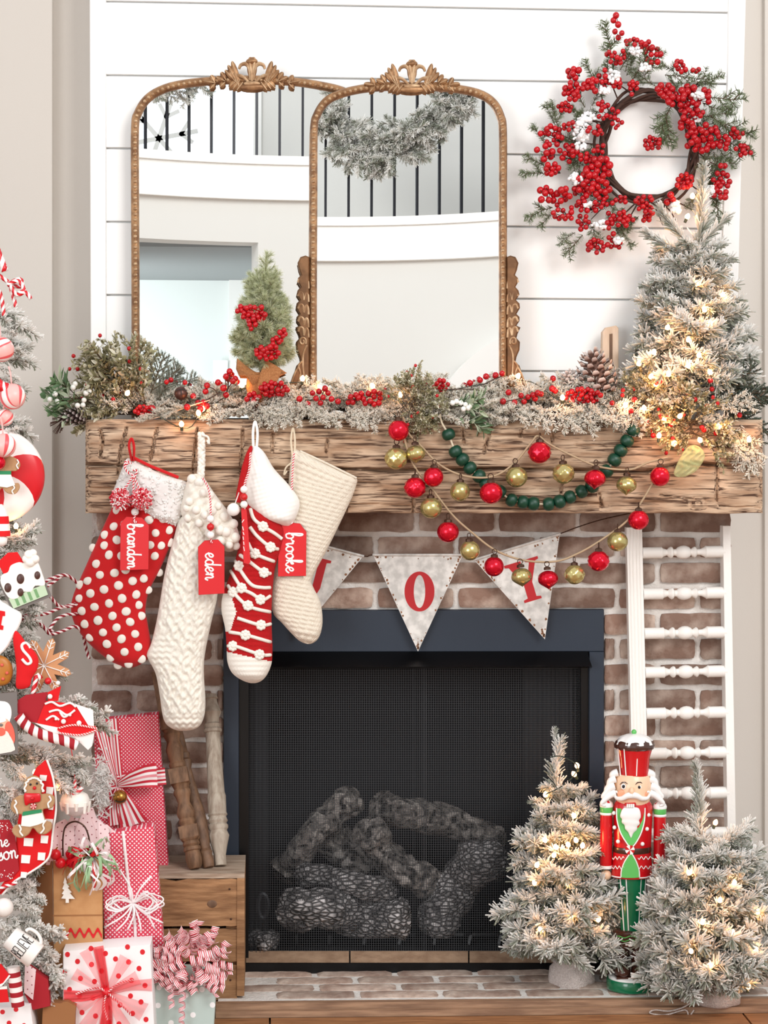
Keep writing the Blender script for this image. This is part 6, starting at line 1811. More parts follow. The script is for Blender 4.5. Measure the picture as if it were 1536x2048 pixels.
for k in range(30):
    a = rr.uniform(0, 2 * PI); R1 = 100; b_ = a + rr.uniform(-.7, .7); l = rr.uniform(40, 80)
    p0 = (WC[0] + R1 * math.cos(a), WC[1] + R1 * 1.15 * math.sin(a)); p1 = (p0[0] + l * math.cos(b_), p0[1] + l * math.sin(b_))
    mb = MB(); mb.tube([W(*p0, yw - .01), W((p0[0] + p1[0]) / 2 + rr.uniform(-5, 5), (p0[1] + p1[1]) / 2 + rr.uniform(-5, 5), yw - .02), W(*p1, yw - .025)], [.0022, .0018, .001], 5); mb.build('twig', 'twig', wr_)
CL = [(1230, 44, 7, 14, 3, 7), (1236, 68, 12, 8, 3, 6), (1232, 112, 20, 16, 12, 5), (1265, 85, 14, 8, 6, 5), (1293, 92, 14, 10, 6, 6), (1305, 112, 18, 16, 9, 6), (1362, 132, 12, 12, 7, 5.5), (1392, 140, 8, 4, 3, 5), (1148, 145, 14, 12, 6, 6.5), (1146, 182, 20, 18, 13, 6), (1182, 172, 18, 14, 9, 6), (1208, 158, 12, 18, 8, 5.5), (1232, 166, 12, 10, 6, 5.5), (1268, 176, 14, 14, 7, 5), (1130, 214, 14, 10, 9, 5), (1102, 272, 24, 20, 15, 5.5), (1140, 252, 14, 8, 6, 5), (1216, 228, 24, 10, 9, 5), (1232, 248, 14, 9, 5, 4.5), (1205, 212, 14, 9, 6, 5), (1195, 262, 20, 10, 7, 5), (1088, 306, 18, 14, 6, 7), (1136, 305, 18, 20, 11, 6), (1105, 338, 14, 14, 8, 6), (1172, 315, 16, 10, 7, 5.5), (1200, 300, 14, 10, 5, 5), (1198, 338, 26, 22, 14, 7.5), (1170, 355, 14, 16, 6, 7), (1200, 375, 20, 16, 9, 7), (1095, 392, 20, 18, 8, 6.5), (1125, 390, 18, 14, 7, 7), (1128, 425, 22, 20, 12, 5.5), (1162, 385, 18, 16, 9, 6), (1175, 412, 22, 14, 10, 5.5), (1208, 405, 20, 12, 8, 5.5), (1245, 400, 14, 8, 5, 5), (1288, 408, 20, 18, 14, 5), (1250, 440, 20, 16, 10, 5.5), (1215, 442, 18, 16, 9, 5.5), (1165, 445, 14, 16, 8, 5.5), (1195, 492, 22, 14, 13, 5.5), (1228, 484, 14, 18, 9, 5.5), (1295, 432, 12, 12, 6, 5.5), (1325, 182, 22, 12, 8, 7), (1350, 200, 20, 12, 8, 7), (1378, 182, 16, 12, 7, 7), (1405, 192, 18, 16, 8, 6.5), (1375, 215, 20, 16, 9, 6), (1392, 228, 16, 12, 8, 5.5), (1370, 245, 14, 12, 6, 7), (1392, 268, 18, 16, 8, 7), (1420, 262, 20, 14, 7, 7), (1412, 290, 18, 14, 7, 7), (1445, 285, 18, 16, 8, 6), (1470, 268, 16, 12, 6, 5.5), (1488, 302, 18, 12, 8, 5.5), (1385, 290, 14, 12, 5, 7), (1305, 286, 17, 14, 13, 5.2), (1368, 362, 17, 15, 15, 5.5), (1440, 362, 20, 16, 11, 6), (1440, 388, 14, 10, 6, 6.5), (1444, 333, 6, 6, 2, 6), (1342, 398, 12, 10, 3, 7)]
nber = 0; extra = MB()
for i, (cx_, cy_, rx, ry, n, r) in enumerate(CL):
    cl = thing('berry_cluster', None, None, W(cx_, cy_, yw - .04)); cl.parent = wr_; cl.location = Vector(cl.location) - WLOC[wr_.name]
    q = random.Random(500 + i)
    pts = clump(cx_, cy_, rx, ry, n, 500 + i, r * 1.25)
    yb_ = yw - .045 - q.uniform(0, .02)
    mb = MB()
    bx, by = cx_ + (WC[0] - cx_) * .12 * q.uniform(0, 1), cy_ + ry * .6
    for a, b in pts:
        mb.tube([W(bx, by, yw - .01), W((bx + a) / 2 + q.uniform(-2, 2), (by + b) / 2, yb_ + .012), W(a, b, yb_)], .001, 4)
    stems_ = mb.build('berry_stems', 'twig', cl, kind='stuff')
    for a, b in pts:
        yy = yb_ + q.uniform(-.012, .012)
        A = aim(W(a, b, yy), (q.uniform(-.5, .5), -.5, 1), (0, 1, 0), r * sc(yw) * q.uniform(.9, 1.1))
        if nber < 300:
            inst('berry', BER, cl, A); nber += 1
        else:
            extra.ball(A.translation, A.to_scale().x, 10, 7)
if extra.n:
    extra.build('berries', 'berry', wr_, kind='stuff', smooth=180)
mb = MB(); q = random.Random(9)
for cx_, cy_, rx, ry, n in ((1162, 268, 16, 34, 34), (1175, 235, 16, 10, 12), (1226, 152, 12, 12, 12), (1208, 182, 14, 7, 9), (1270, 100, 14, 6, 8), (1150, 358, 14, 10, 12), (1290, 135, 12, 8, 8), (1200, 450, 16, 8, 10), (1395, 192, 14, 6, 7), (1394, 238, 7, 7, 4), (1424, 378, 6, 6, 4), (1352, 415, 10, 12, 12), (1240, 482, 10, 6, 6), (1175, 408, 10, 6, 5)):
    for a, b in clump(cx_, cy_, rx, ry, n * 2, n + int(cx_), 2):
        mb.ball(W(a, b, yw - .05 - q.uniform(0, .015)), q.uniform(2.2, 5.5) * sc(yw), 7, 5, 0, (q.uniform(.8, 1.3), 1, q.uniform(.8, 1.2)))
mb.build('snow_tufts', 'snow', wr_, kind='stuff', smooth=180)

# flocked swags on the balcony rail, seen in the mirrors
def swag(label, pts, beta, seed, n, l0, l1):
    P = []
    for px, py in pts:
        x_, z_ = opp(px, py, beta); P.append(Vector((x_, YO + .05 + (x_ ** 2) / (2 * RO) * 1.0, z_)))
    q = random.Random(seed)
    t = thing('snowy_swag', label, 'garland', P[len(P) // 2], 'flocked swags reflected in the mirrors')
    S = [Vector(v) for v in spline([tuple(p) for p in P], 8)]
    mb = MB(); mb.tube(S, .02, 6); mb.build('core', 'bark', t)
    for k in range(n):
        p = S[int(q.random() * (len(S) - 1))]
        d = Vector((q.uniform(-1, 1), q.uniform(-.2, 1), q.uniform(-1, 1)))
        inst('sprig', q.choice(FLOCK), t, aim(p, d, (0, 1, .3), q.uniform(l0, l1), q.uniform(0, 6)))
swag('snowy flocked swag draped over the balcony balusters in the front mirror', [(630, 228), (655, 262), (690, 290), (735, 312), (775, 312), (815, 282), (860, 245), (905, 215), (960, 192)], BETA_R, 1, 150, .13, .24)
swag('end of a snowy swag at the top corner of the wider mirror', [(300, 172), (330, 195), (362, 190), (388, 165)], BETA_L, 2, 46, .12, .2)

# ---------------------------------------------------------------- wrapped gifts
G_G = 'wrapped gifts beside the tree'
def gift(name, label, quad, y, th, m, cat='gift'):
    t = thing(name, label, cat, W((quad[2][0] + quad[3][0]) / 2, quad[2][1], y), G_G)
    mb = MB(); mb.prism(quad, y, th, bev=.002); mb.build('box', m, t)
    return t
def striped(mb, pts_px, wpx, y, n=9, dy=None, pat=(0, 1, 0, 1, 2, 1, 0, 1, 0)):
    """Striped ribbon through pixel points; widths in pixels across the picture normal."""
    P = spline(pts_px, 6)
    rows = []
    for i, q in enumerate(P):
        a, b = P[max(i - 1, 0)], P[min(i + 1, len(P) - 1)]
        tx, ty = b[0] - a[0], b[1] - a[1]; L = math.hypot(tx, ty) or 1
        nx, ny = -ty / L, tx / L
        w = np.interp(i / (len(P) - 1), np.linspace(0, 1, len(wpx)), wpx) if isinstance(wpx, (list, tuple)) else wpx
        yy = y + (q[2] if len(q) > 2 else 0)
        rows.append([tuple(W(q[0] + nx * w * (k / n - .5), q[1] + ny * w * (k / n - .5), yy + .002 * math.sin(k * 1.3 + i * .4))) for k in range(n + 1)])
    mb.grid(np.array(rows), lambda i, j: pat[j % len(pat)])
STR = ['ribbon_red', 'ribbon_white', 'ribbon_pink']
g1 = gift('gift_box', 'tall pink pin-dotted gift on the crate, tied with a striped bow and bell', [(186, 1441), (316, 1428), (337, 1732), (202, 1738)], -.16, .05, 'pink_dot_paper')
for q, w_ in (([(221, 1438), (232, 1545), (240, 1600), (250, 1735)], [30, 26, 24, 26]), ([(194, 1572), (260, 1560), (331, 1552)], [30, 32, 34])):
    mb = MB(); striped(mb, q, w_, -.163); mb.build('ribbon', STR, g1, smooth=180)
for q, w_ in (([(236, 1570, 0), (262, 1561, -.022), (292, 1553, -.03), (314, 1551, -.02)], [10, 34, 46, 50]), ([(238, 1575, 0), (252, 1610, -.012), (268, 1650, -.008)], [10, 36, 58]), ([(236, 1575, 0), (228, 1610, -.01), (232, 1650, -.006)], [8, 22, 30]), ([(232, 1565, 0), (218, 1520, -.012), (205, 1470, -.01), (199, 1440, -.006)], [8, 18, 26, 30])):
    mb = MB(); striped(mb, q, w_, -.172); mb.build('bow_loop', STR, g1, smooth=180)
bl = thing('gold_bell', 'gold jingle bell on the striped bow of the tall pink gift', 'bell', W(240, 1607, -.2))
mb = MB(); mb.ball(W(240, 1594, -.202), 14.5 * sc(-.17), 20, 14); mb.build('ball', 'bell_gold', bl, smooth=180)
mb = MB(); mb.tube([W(240 + 10 * math.cos(t), 1600 + 4 * math.sin(t), -.202 - .0165) for t in np.linspace(.1, PI - .1, 9)], .0013, 5); mb.build('slit', 'black_ink', bl)
mb = MB(); q = random.Random(5)
for k in range(420):
    a, b = 206 + q.gauss(0, 8), 1572 + q.gauss(0, 24); p = W(a, b, -.2 - abs(q.gauss(0, .008)))
    d = Vector((q.uniform(-1, 1), q.uniform(-1, 0), q.uniform(-1, .6))).normalized() * .016
    mb.tube([p, p + d], [.0024, .0006], 4, cap=False)
for k in range(5):
    mb.ball(W(206 + q.uniform(-5, 5), 1540 + k * 16, -.196), 13 * sc(-.18), 10, 8)
mb.build('fur_trim', 'fur', None, 'fluffy white fur tail hanging beside the gold bell', 'fur', smooth=180)
g2 = gift('gift_box', 'flat pink dotted gift on the floor tied with white raffia', [(203, 1669), (308, 1652), (341, 2063), (214, 2063)], -.425, .05, 'pink_dot_paper_lower')
mb = MB(); mb.tube([W(a, b, -.428) for a, b in ((246, 1662), (252, 1720), (258, 1775), (264, 1810))], .0036, 8, flat=.4); mb.tube([W(a, b, -.428) for a, b in ((266, 1810), (270, 1850), (272, 1900), (280, 2050))], .0036, 8, flat=.4); mb.build('raffia_band', 'raffia', g2, kind='stuff')
q = random.Random(8)
for k in range(13):
    s = -1 if k % 2 else 1; l = q.uniform(38, 62); h = q.uniform(14, 30); a0 = q.uniform(-.5, .35)
    L = [(266, 1807, 0)]
    for t in np.linspace(.15, .85, 7):
        L.append((266 + s * l * math.sin(PI * t) ** .8, 1807 + (t - .5) * 2 * h + s * a0 * l * math.sin(PI * t) * .4, -.02 - .01 * math.sin(PI * t) - .002 * k))
    L.append((266, 1807, -.004))
    mb = MB(); mb.tube([W(a, b, -.432 + c) for a, b, c in spline(L, 4)], .0022, 6, flat=.5); mb.build('raffia_loop', 'raffia', g2, smooth=180)
for e in ((208, 1855), (232, 1862), (303, 1752), (255, 1860), (310, 1858), (282, 1862), (240, 1740), (214, 1840), (326, 1846)):
    mb = MB(); mb.tube([W(a, b, -.436 + c) for a, b, c in spline([(266, 1807, 0), ((266 + e[0]) / 2 + q.uniform(-10, 10), (1807 + e[1]) / 2 + q.uniform(-6, 6), -.02), (e[0], e[1], -.008)], 5)], .0024, 6, flat=.5); mb.build('raffia_end', 'raffia', g2, smooth=180)
# kraft bag with its tissue, bells, ribbons and tag
yk = -.47
kb = gift('kraft_bag', 'brown kraft gift bag with red rickrack, pink tissue and a handle', [(106, 1722), (205, 1716), (206, 2073), (108, 2073)], yk, .003, 'kraft')
mb = MB(); mb.hexa([W(72, 1726, yk + .05), W(105, 1722, yk), W(108, 2073, yk), W(74, 2063, yk + .05)], [W(72, 1726, yk + .053), W(105, 1722, yk + .003), W(108, 2073, yk + .003), W(74, 2063, yk + .053)]); mb.build('side_gusset', 'kraft_dark', kb)
mb = MB(); mb.prism([(106, 1830), (205, 1829), (205, 1832), (106, 1833)], yk - .0006, .001); mb.build('fold_line', 'kraft_dark', kb)
mb = MB(); o = [(128 + k, 1866 + 6.5 * math.sin(k / 18.0 * 2 * PI)) for k in range(77)]; ribbon(mb, [W(a, b, yk - .002) for a, b in o], .010, wdir=(0, 0, 1)); mb.build('rickrack', 'candy_red', kb)
mb = MB(); mb.tube([W(a, b, yk - .012) for a, b in spline([(126, 1712), (126, 1675), (132, 1652), (150, 1643), (168, 1652), (177, 1672), (180, 1696)], 6)], .0022, 6); mb.build('handle', 'cap_rust', kb)
mb = MB(); q = random.Random(14)
for k in range(7):
    cx0 = 118 + k * 14
    o = [(cx0 - 26, 1730), (cx0 - 22, 1690 - q.uniform(0, 10)), (cx0 - 6, 1655 - q.uniform(0, 46) + abs(k - 4) * 6), (cx0 + 12, 1640 - q.uniform(0, 40) + abs(k - 4) * 6), (cx0 + 30, 1668 - q.uniform(0, 14)), (cx0 + 34, 1730)]
    mb.prism(o, yk + .01 + k * .006, .0008, ybend=lambda p, k=k: .012 * math.sin(p[0] / 9 + k) + .008 * math.sin(p[1] / 13))
mb.build('tissue_paper', 'tissue_dots', kb, smooth=60)
for k, (a, b) in enumerate(((111, 1709), (121, 1726), (142, 1708), (143, 1725))):
    rb = thing('red_bell', ('matte red round bell farthest left of the four on the kraft bag', 'lowest matte red bell of the four on the kraft bag', 'glossy red bell uppermost beside the green ribbons on the bag', 'glossy red bell below the uppermost one on the kraft bag')[k], 'bell', W(a, b + 11, yk - .022), 'red bells on the kraft bag')
    mb = MB(); mb.ball(W(a, b, yk - .022), 11 * sc(yk), 16, 12); mb.build('ball', 'bauble_red' if k > 1 else 'candy_red', rb, smooth=180)
    mb = MB(); mb.tube([W(a, b - 10, yk - .022), W(a + (126 - a) * .3, b - 15, yk - .02)], .002, 6); mb.build('shank', 'bell_gold', rb)
tt = thing('tree_charm', 'white glittered wooden tree charm hanging on the kraft bag', 'ornament', W(136, 1806, yk - .006))
mb = MB(); mb.prism([(130, 1754), (134, 1764), (133, 1766), (139, 1774), (136, 1776), (144, 1785), (140, 1786), (150, 1798), (138, 1798), (138, 1806), (131, 1806), (131, 1798), (122, 1797), (127, 1789), (123, 1788), (128, 1780), (124, 1778), (128, 1768), (126, 1766)], yk - .01, .004, 0, 1, bev=.0008); mb.build('plaque', ['icing', 'tan_wood'], tt)
mb = MB(); mb.tube([W(130, 1754, yk - .008), W(130, 1738, yk - .008)], .001, 5); mb.build('string', 'twine', tt)
rbn = thing('ribbon_cluster', 'bunch of pale green, red and white ribbon curls at the handle of the kraft bag', 'bow', W(180, 1715, yk - .03))
for k in range(54):
    m = q.choice(('raffia_green', 'raffia_green', 'raffia_green', 'raffia', 'candy_red', 'raffia'))
    a = q.uniform(0, 2 * PI); l = q.uniform(25, 58); dx, dy = math.cos(a) * l + 4, math.sin(a) * l * .9 + 14
    pts = spline([(182, 1708, -.01), (182 + dx * .45 + q.uniform(-14, 14), 1708 + dy * .45 + q.uniform(-14, 14), -.05), (182 + dx, 1708 + dy, -.03 - q.uniform(0, .03)), (182 + dx * 1.05 + q.uniform(-14, 14), 1708 + dy * 1.05 + q.uniform(2, 22), -.02)], 5)
    mb = MB(); ribbon(mb, [W(a_, b_, yk + c_) for a_, b_, c_ in pts], q.uniform(.005, .011), wdir=(q.uniform(-1, 1), q.uniform(-.6, .6), q.uniform(-1, 1))); mb.build('ribbon_curl', m, rbn, smooth=180)
# white box with red dots and a sheer red bow
y3g = -.54
g3 = gift('gift_box', 'white gift with large red dots and a sheer red organza bow', [(126, 1902), (301, 1889), (311, 2090), (126, 2090)], y3g, .09, 'white_paper')
mb = MB()
for x, y in ((135, 1909), (182, 1897), (211, 1907), (231, 1918), (255, 1894), (285, 1904), (155, 1923), (183, 1929), (257, 1924), (278, 1937), (129, 1945), (161, 1957), (189, 1963), (203, 1942), (237, 1952), (263, 1961), (290, 1971), (139, 1979), (186, 1996), (261, 1992), (282, 2004), (164, 2025), (191, 2032), (265, 2027), (292, 2039), (218, 2045), (240, 2010), (215, 2016), (159, 1992), (301, 1945), (238, 2048), (210, 1975)):
    if x < 300:
        mb.prism(circ(x, y, 5.0, 16, 5.4), y3g - .0006, .0006)
mb.build('printed_dot', 'dot_red', g3, kind='stuff')
def sheer(pts, w0, w1, m, yy):
    P = spline(pts, 6); mb = MB()
    rows = []
    for i, p in enumerate(P):
        a, b = P[max(i - 1, 0)], P[min(i + 1, len(P) - 1)]; L = math.hypot(b[0] - a[0], b[1] - a[1]) or 1
        nx, ny = -(b[1] - a[1]) / L, (b[0] - a[0]) / L; w = w0 + (w1 - w0) * i / (len(P) - 1)
        rows.append([tuple(W(p[0] + nx * w * (k / 8 - .5), p[1] + ny * w * (k / 8 - .5), yy + (p[2] if len(p) > 2 else 0) + .003 * math.sin(k * 1.6))) for k in range(9)])
    mb.grid(np.array(rows)); mb.build('organza_ribbon', m, g3, smooth=180)
sheer([(212, 1983), (205, 1940), (196, 1893)], 14, 22, 'organza_dense', y3g - .004); sheer([(212, 1985), (170, 1992), (127, 1992)], 14, 26, 'organza_dense', y3g - .004)
sheer([(214, 1985), (260, 1972), (304, 1970)], 12, 26, 'organza', y3g - .004); sheer([(214, 1987), (214, 2030), (210, 2070)], 14, 30, 'organza_dense', y3g - .004)
for a in ((-150, 75, 26), (-60, 80, 30), (-118, 95, 22), (-25, 70, 30), (28, 85, 40), (62, 92, 30), (120, 90, 36), (150, 66, 26), (95, 90, 26)):
    r = math.radians(a[0]); dx, dy = math.cos(r), math.sin(r)
    sheer([(213, 1985, 0), (213 + dx * a[1] * .5, 1985 + dy * a[1] * .5, -.03), (213 + dx * a[1], 1985 + dy * a[1], -.012)], 7, a[2], 'organza', y3g - .006)
mb = MB(); twist(mb, [(152, 1988), (175, 1980), (200, 1976), (214, 1984), (240, 1966), (268, 1960)], 2.0, y3g - .02, pitch=1); twist(mb, [(214, 1984), (208, 2010), (215, 2040)], 2.0, y3g - .02, pitch=1); twist(mb, [(216, 1986), (245, 2012), (262, 2030)], 2.0, y3g - .02, pitch=1); mb.build('bakers_twine', ['red_yarn', 'white_yarn'], g3)
mb = MB(); mb.ball(W(213, 1984, y3g - .014), 9 * sc(y3g), 12, 8); mb.build('knot', 'organza_dense', g3)
# mint box with curly ribbons
y4 = -.45
g4 = gift('gift_box', 'mint green gift with white dots under a mass of curly striped ribbon', [(300, 1948), (434, 1950), (427, 2068), (306, 2068)], y4, .10, 'mint_paper')
mb = MB()
for x, y in ((404, 1979), (316, 2011), (342, 2046), (386, 2030), (425, 2010), (372, 1990), (355, 1966), (412, 2055), (318, 1975)):
    mb.prism(circ(x, y, 5.6, 16), y4 - .0006, .0006)
mb.build('printed_dot', 'white_paper', g4, kind='stuff')
q = random.Random(23)
def curl(o, d, length, rad_, turns, wd):
    z = Vector(d).normalized(); x = z.orthogonal().normalized(); y = z.cross(x)
    n = int(turns * 14); P, Wd = [], []
    for i in range(n + 1):
        t = i / n; a = t * turns * 2 * PI
        rr_ = rad_ * (1 - .25 * t)
        P.append(Vector(o) + z * length * t + (x * math.cos(a) + y * math.sin(a)) * rr_)
        Wd.append(z + (x * math.cos(a) + y * math.sin(a)) * .1)
    mb = MB(); ribbon(mb, P, wd, mi=lambda i, j: (0, 1, 0, 1, 0, 1)[j % 6], across=6, wdir=Wd)
    return mb.build('ribbon_curl', ['ribbon_red', 'ribbon_white'], g4, smooth=180)
for k in range(58):
    a = q.uniform(0, 2 * PI); rr_ = math.sqrt(q.random())
    px, py = 380 + 60 * rr_ * math.cos(a), 1922 + 44 * rr_ * math.sin(a)
    o = W(px, py, y4 - .01 - .03 * (1 - rr_) * q.uniform(.4, 1.4))
    b = a + q.uniform(-.5, .5)
    curl(o, (math.cos(b), q.uniform(-.5, .3), -math.sin(b) * .55), q.uniform(.026, .055), q.uniform(.0105, .0145), q.uniform(1.4, 2.8), .0125)
for o, l in (((338, 1955), .075), ((365, 1960), .11), ((388, 1952), .04)):
    curl(W(*o, y4 - .03), (q.uniform(-.1, .1), -.05, -1), l, .010, l * 42, .009)
# corner box, kraft scrap box and bits at the bottom corner
g6 = gift('gift_box', 'corner of a white red-dotted gift under the tree, no bow in sight', [(-60, 2022), (61, 2009), (74, 2104), (-60, 2104)], -.60, .09, 'white_paper')
mb = MB()
for x, y in ((32, 2019), (48, 2051), (18, 2046), (5, 2024), (60, 2068)):
    mb.prism(circ(x, y, 4.8, 14), -.6006, .0006)
mb.build('printed_dot', 'dot_red', g6, kind='stuff')
q = random.Random(3); o = [(86, 2008)] + [(86 + 7 * k, 2006 + q.uniform(-2.5, 2.5)) for k in range(1, 9)] + [(152, 2012), (150, 2030), (148, 2096), (82, 2096)]
mb = MB(); mb.prism(o, -.565, .05); mb.build('kraft_parcel', 'kraft_dark', None, 'torn-edged brown kraft parcel in front of the white dotted gift', 'parcel')

# ---------------------------------------------------------------- the big tree at the picture's edge
yt = -.56
big = thing('christmas_tree', 'big flocked christmas tree, mostly out of the picture, covered in red and white ornaments', 'tree', Vector((W(-190, 2000, yt).x, yt, 0)))
mb = MB(); mb.tube([W(-190, py, yt) for py in range(2060, 200, -120)], [.03 * (1 - .045 * i) for i in range(16)], 10); mb.build('trunk', 'bark', big)
rr = random.Random(404)
BRL = [(5, 640, 18, 1, -.2, 40), (10, 655, .9, .3, 0, 34), (0, 700, 1, .1, 0, 50), (5, 735, 1, .5, 0, 42), (0, 750, 1, .6, 0, 40), (-5, 770, 1, .1, 0, 30), (15, 880, 1, .35, 0, 46), (8, 875, 1, -.1, 0, 44), (15, 1085, 1, -.1, 0, 70), (25, 1080, 1, -.45, 0, 58), (10, 1075, 1, .2, 0, 60), (-10, 1110, 1, .1, 0, 50), (-10, 1135, 1, .3, 0, 50), (35, 1200, 1, .3, 0, 62), (30, 1225, 1, .2, 0, 56), (40, 1260, .8, .5, 0, 40), (62, 1370, 1, -.35, 0, 76), (60, 1390, 1, .1, 0, 78), (110, 1420, 1, -.1, 0, 84), (150, 1435, 1, .05, 0, 85), (60, 1400, 1, .3, 0, 90), (40, 1490, .6, .3, 0, 62), (60, 1490, .9, .25, 0, 74), (80, 1500, .7, .9, 0, 76), (95, 1520, .8, 1, 0, 80), (110, 1520, 1, .5, 0, 66), (120, 1530, 1, -.1, 0, 60), (145, 1520, .6, .8, 0, 55), (10, 1520, .6, .8, 0, 60), (0, 1560, .8, .7, 0, 60), (20, 1580, .4, 1, 0, 55), (5, 1620, .7, .5, 0, 50), (20, 1780, .7, -.3, 0, 60), (35, 1790, 1, .1, 0, 60), (30, 1800, .9, .5, 0, 66), (20, 1830, 1, .2, 0, 60), (0, 1850, 1, .4, 0, 60), (60, 1850, 1, .4, 0, 78), (70, 1870, .8, .9, 0, 80), (85, 1890, .5, 1, 0, 90), (90, 1930, .3, 1, 0, 76), (95, 1950, .1, 1, 0, 60), (70, 1900, .9, .9, 0, 66), (75, 1860, 1, .0, 0, 58), (10, 1880, .6, .6, 0, 50), (0, 1920, .5, .9, 0, 60), (-10, 1820, 1, -.3, 0, 60)]
for px, py, dx, dy, dz, l in BRL:
    if dx > 5:
        dx = 1
    for k in range(2):
        sp_at(big, rr.choice(CHUNK if (k or py > 1750 or py < 900) else FLOCK), px - 6 * dx + rr.uniform(-8, 8), py + rr.uniform(-8, 8), -.50 - rr.uniform(0, .04), dx, dy + rr.uniform(-.25, .25), rr.uniform(.1, .6), l * rr.uniform(.85, 1.05), 'branch', up=(0, 0, 1))
for k in range(70):
    py = rr.uniform(600, 2040)
    sp_at(big, rr.choice(FLOCK), -60 + rr.uniform(-40, 40) + (py > 1400) * 35, py, -.44 + rr.uniform(-.05, .05), 1, rr.uniform(-.2, .6), rr.uniform(0, .4), rr.uniform(70, 105), 'branch', up=(0, 0, 1))
for a, b in ((32, 1052), (130, 1448), (118, 1575), (70, 1545)):
    bulb(big, a, b, -.545, .05)
G_O = 'ornaments on the big tree'
def orn(name, label, y, layers, cat='ornament', org=None):
    """layers: (part name, material, outline in pixels, dy, thickness[, bevel])."""
    o0 = layers[0][2]
    t = thing(name, label, cat, W(sum(p[0] for p in o0) / len(o0), max(p[1] for p in o0), y), G_O)
    for l in layers:
        mb = MB(); mb.prism(l[2], y + l[3], l[4], bev=l[5] if len(l) > 5 else 0); mb.build(l[0], l[1], t)
    return t
def line(t, name, m, pts, r, y, k=4, closed=False):
    mb = MB(); mb.tube([W(a, b, y) for a, b in (spline(pts, k, closed) if k else pts)], r * sc(y), 6, closed=closed); return mb.build(name, m, t, smooth=180)
CW = ['candy_red', 'candy_white']
t = thing('candy_twist', 'red and white twisted candy stick at the very top of the visible tree', 'ornament', W(10, 545, -.6), G_O)
mb = MB(); twist(mb, [(-20, 470), (-6, 500), (4, 525), (10, 543)], 7.5, -.60, pitch=2); mb.build('stick', CW, t, smooth=180)
t = thing('candy_twist_bow', 'bow of thin red and white twisted candy sticks near the top of the tree', 'ornament', W(20, 610, -.6), G_O)
for q_ in ([(-6, 548), (8, 558), (22, 568)], [(18, 562), (26, 590), (32, 614)], [(20, 566), (40, 558), (44, 572), (24, 572)], [(20, 570), (34, 590), (50, 584), (62, 598)], [(14, 570), (36, 562), (48, 580), (36, 586)]):
    mb = MB(); twist(mb, q_, 4.6, -.60 + random.uniform(-.01, .01), pitch=2); mb.build('twist_strand', CW, t, smooth=180)
mb = MB(); twist(mb, [(-2, 580), (4, 600), (8, 632)], 4.5, -.59, pitch=2); mb.build('candy_stick', CW, None, 'short pale striped candy stick hanging above the first white tuft', 'ornament', G_O, smooth=180)
def mint_ball(label, cx, cy, r, y, ax, sw, cap=False, pal=('candy_pink', 'candy_coral', 'candy_white')):
    t = thing('peppermint_ball', label, 'ornament', W(cx, cy + r, y), G_O)
    mb = MB(); K, n = 16, 36
    A = Matrix.Translation(W(cx, cy, y)) @ Matrix.Rotation(ax, 4, 'Y') @ Matrix.Rotation(-.35, 4, 'X') @ Matrix.Scale(r * sc(y), 4)
    P = [(max(math.sin(PI * i / K), .02), -math.cos(PI * i / K)) for i in range(K + 1)]
    mb.lathe(P, n, A, lambda k, j: (0, 0, 0, 0, 1, 1, 2, 2, 2, 1, 0, 0)[j % 12], tw=sw * .35); mb.build('ball', list(pal), t, smooth=180)
    if cap:
        mb = MB(); twist(mb, [(cx - 32, cy - 28), (cx - 22, cy - 20), (cx - 8, cy - 16)], 11, y - .01, pitch=2, n=10); mb.build('striped_cap', CW, t, smooth=180)
    line(t, 'ribbon_loop', 'candy_pink', [(cx - 2, cy - r), (cx - 4, cy - r - 20), (cx - 8, cy - r - 34)], 1.6, y)
mint_ball('pink peppermint striped ball, highest on the tree edge', 3, 699, 25, -.60, .5, .35)
mint_ball('pink peppermint striped ball with a striped cap, second from the top', 25, 793, 26, -.61, -.7, .3, True)
mint_ball('small plain pink peppermint ball between two larger ones', 10, 835, 17, -.595, .3, .2)
mint_ball('pink peppermint ball with upright ribs over the big candy disc', 8, 891, 24, -.625, 0.05, 0.0)
# large peppermint disc
t = thing('peppermint_disc', 'huge red and white swirled peppermint candy disc on the tree', 'ornament', W(-5, 1050, -.55), G_O)
mb = MB(); K, n = 10, 96
A = aim(W(-6, 952, -.53), (0, -1, 0), (0, 0, 1), 94 * sc(-.55))
P = [(.97, -.12), (1, -.06), (1, .06), (.96, .13), (.86, .18), (.74, .215), (.62, .24), (.5, .255), (.38, .265), (.26, .27), (.14, .275), (.03, .275)]
mb.lathe(P, n, A, lambda k, j: 0 if int((j + 14) / 16) % 2 == 0 else 1, tw=.11); mb.build('disc', CW, t, smooth=50)
# gingerbread ornament over the disc
t = orn('gingerbread_ornament', 'gingerbread ornament with a white skirt hanging in front of the candy disc', -.60, [('body', 'ginger', spline([(4, 912), (20, 912), (36, 920), (40, 932), (32, 942), (20, 944), (22, 966), (36, 966), (39, 976), (30, 988), (14, 986), (4, 976), (-6, 988), (-20, 984), (-16, 960), (-10, 940), (-6, 918)], 3, True), 0, .006, .0015), ('skirt', 'icing', [(-8, 948), (21, 948), (30, 970), (14, 975), (0, 973), (-12, 975)], -.004, .005), ('waistband', 'apron_green', [(-8, 942), (22, 942), (22, 949), (-8, 949)], -.005, .006)])
line(t, 'icing_line', 'icing', [(34, 919), (37, 925), (33, 931), (37, 938)], 1.5, -.602); line(t, 'icing_line', 'icing', [(26, 970), (29, 976), (24, 982), (27, 988)], 1.5, -.602)
mb = MB(); mb.ball(W(-4, 925, -.62), 15 * sc(-.6), 14, 10); mb.build('red_ball', 'bauble_red', None, 'dark red shiny ball at the tree edge above the gingerbread skirt', 'ornament', G_O, smooth=180)
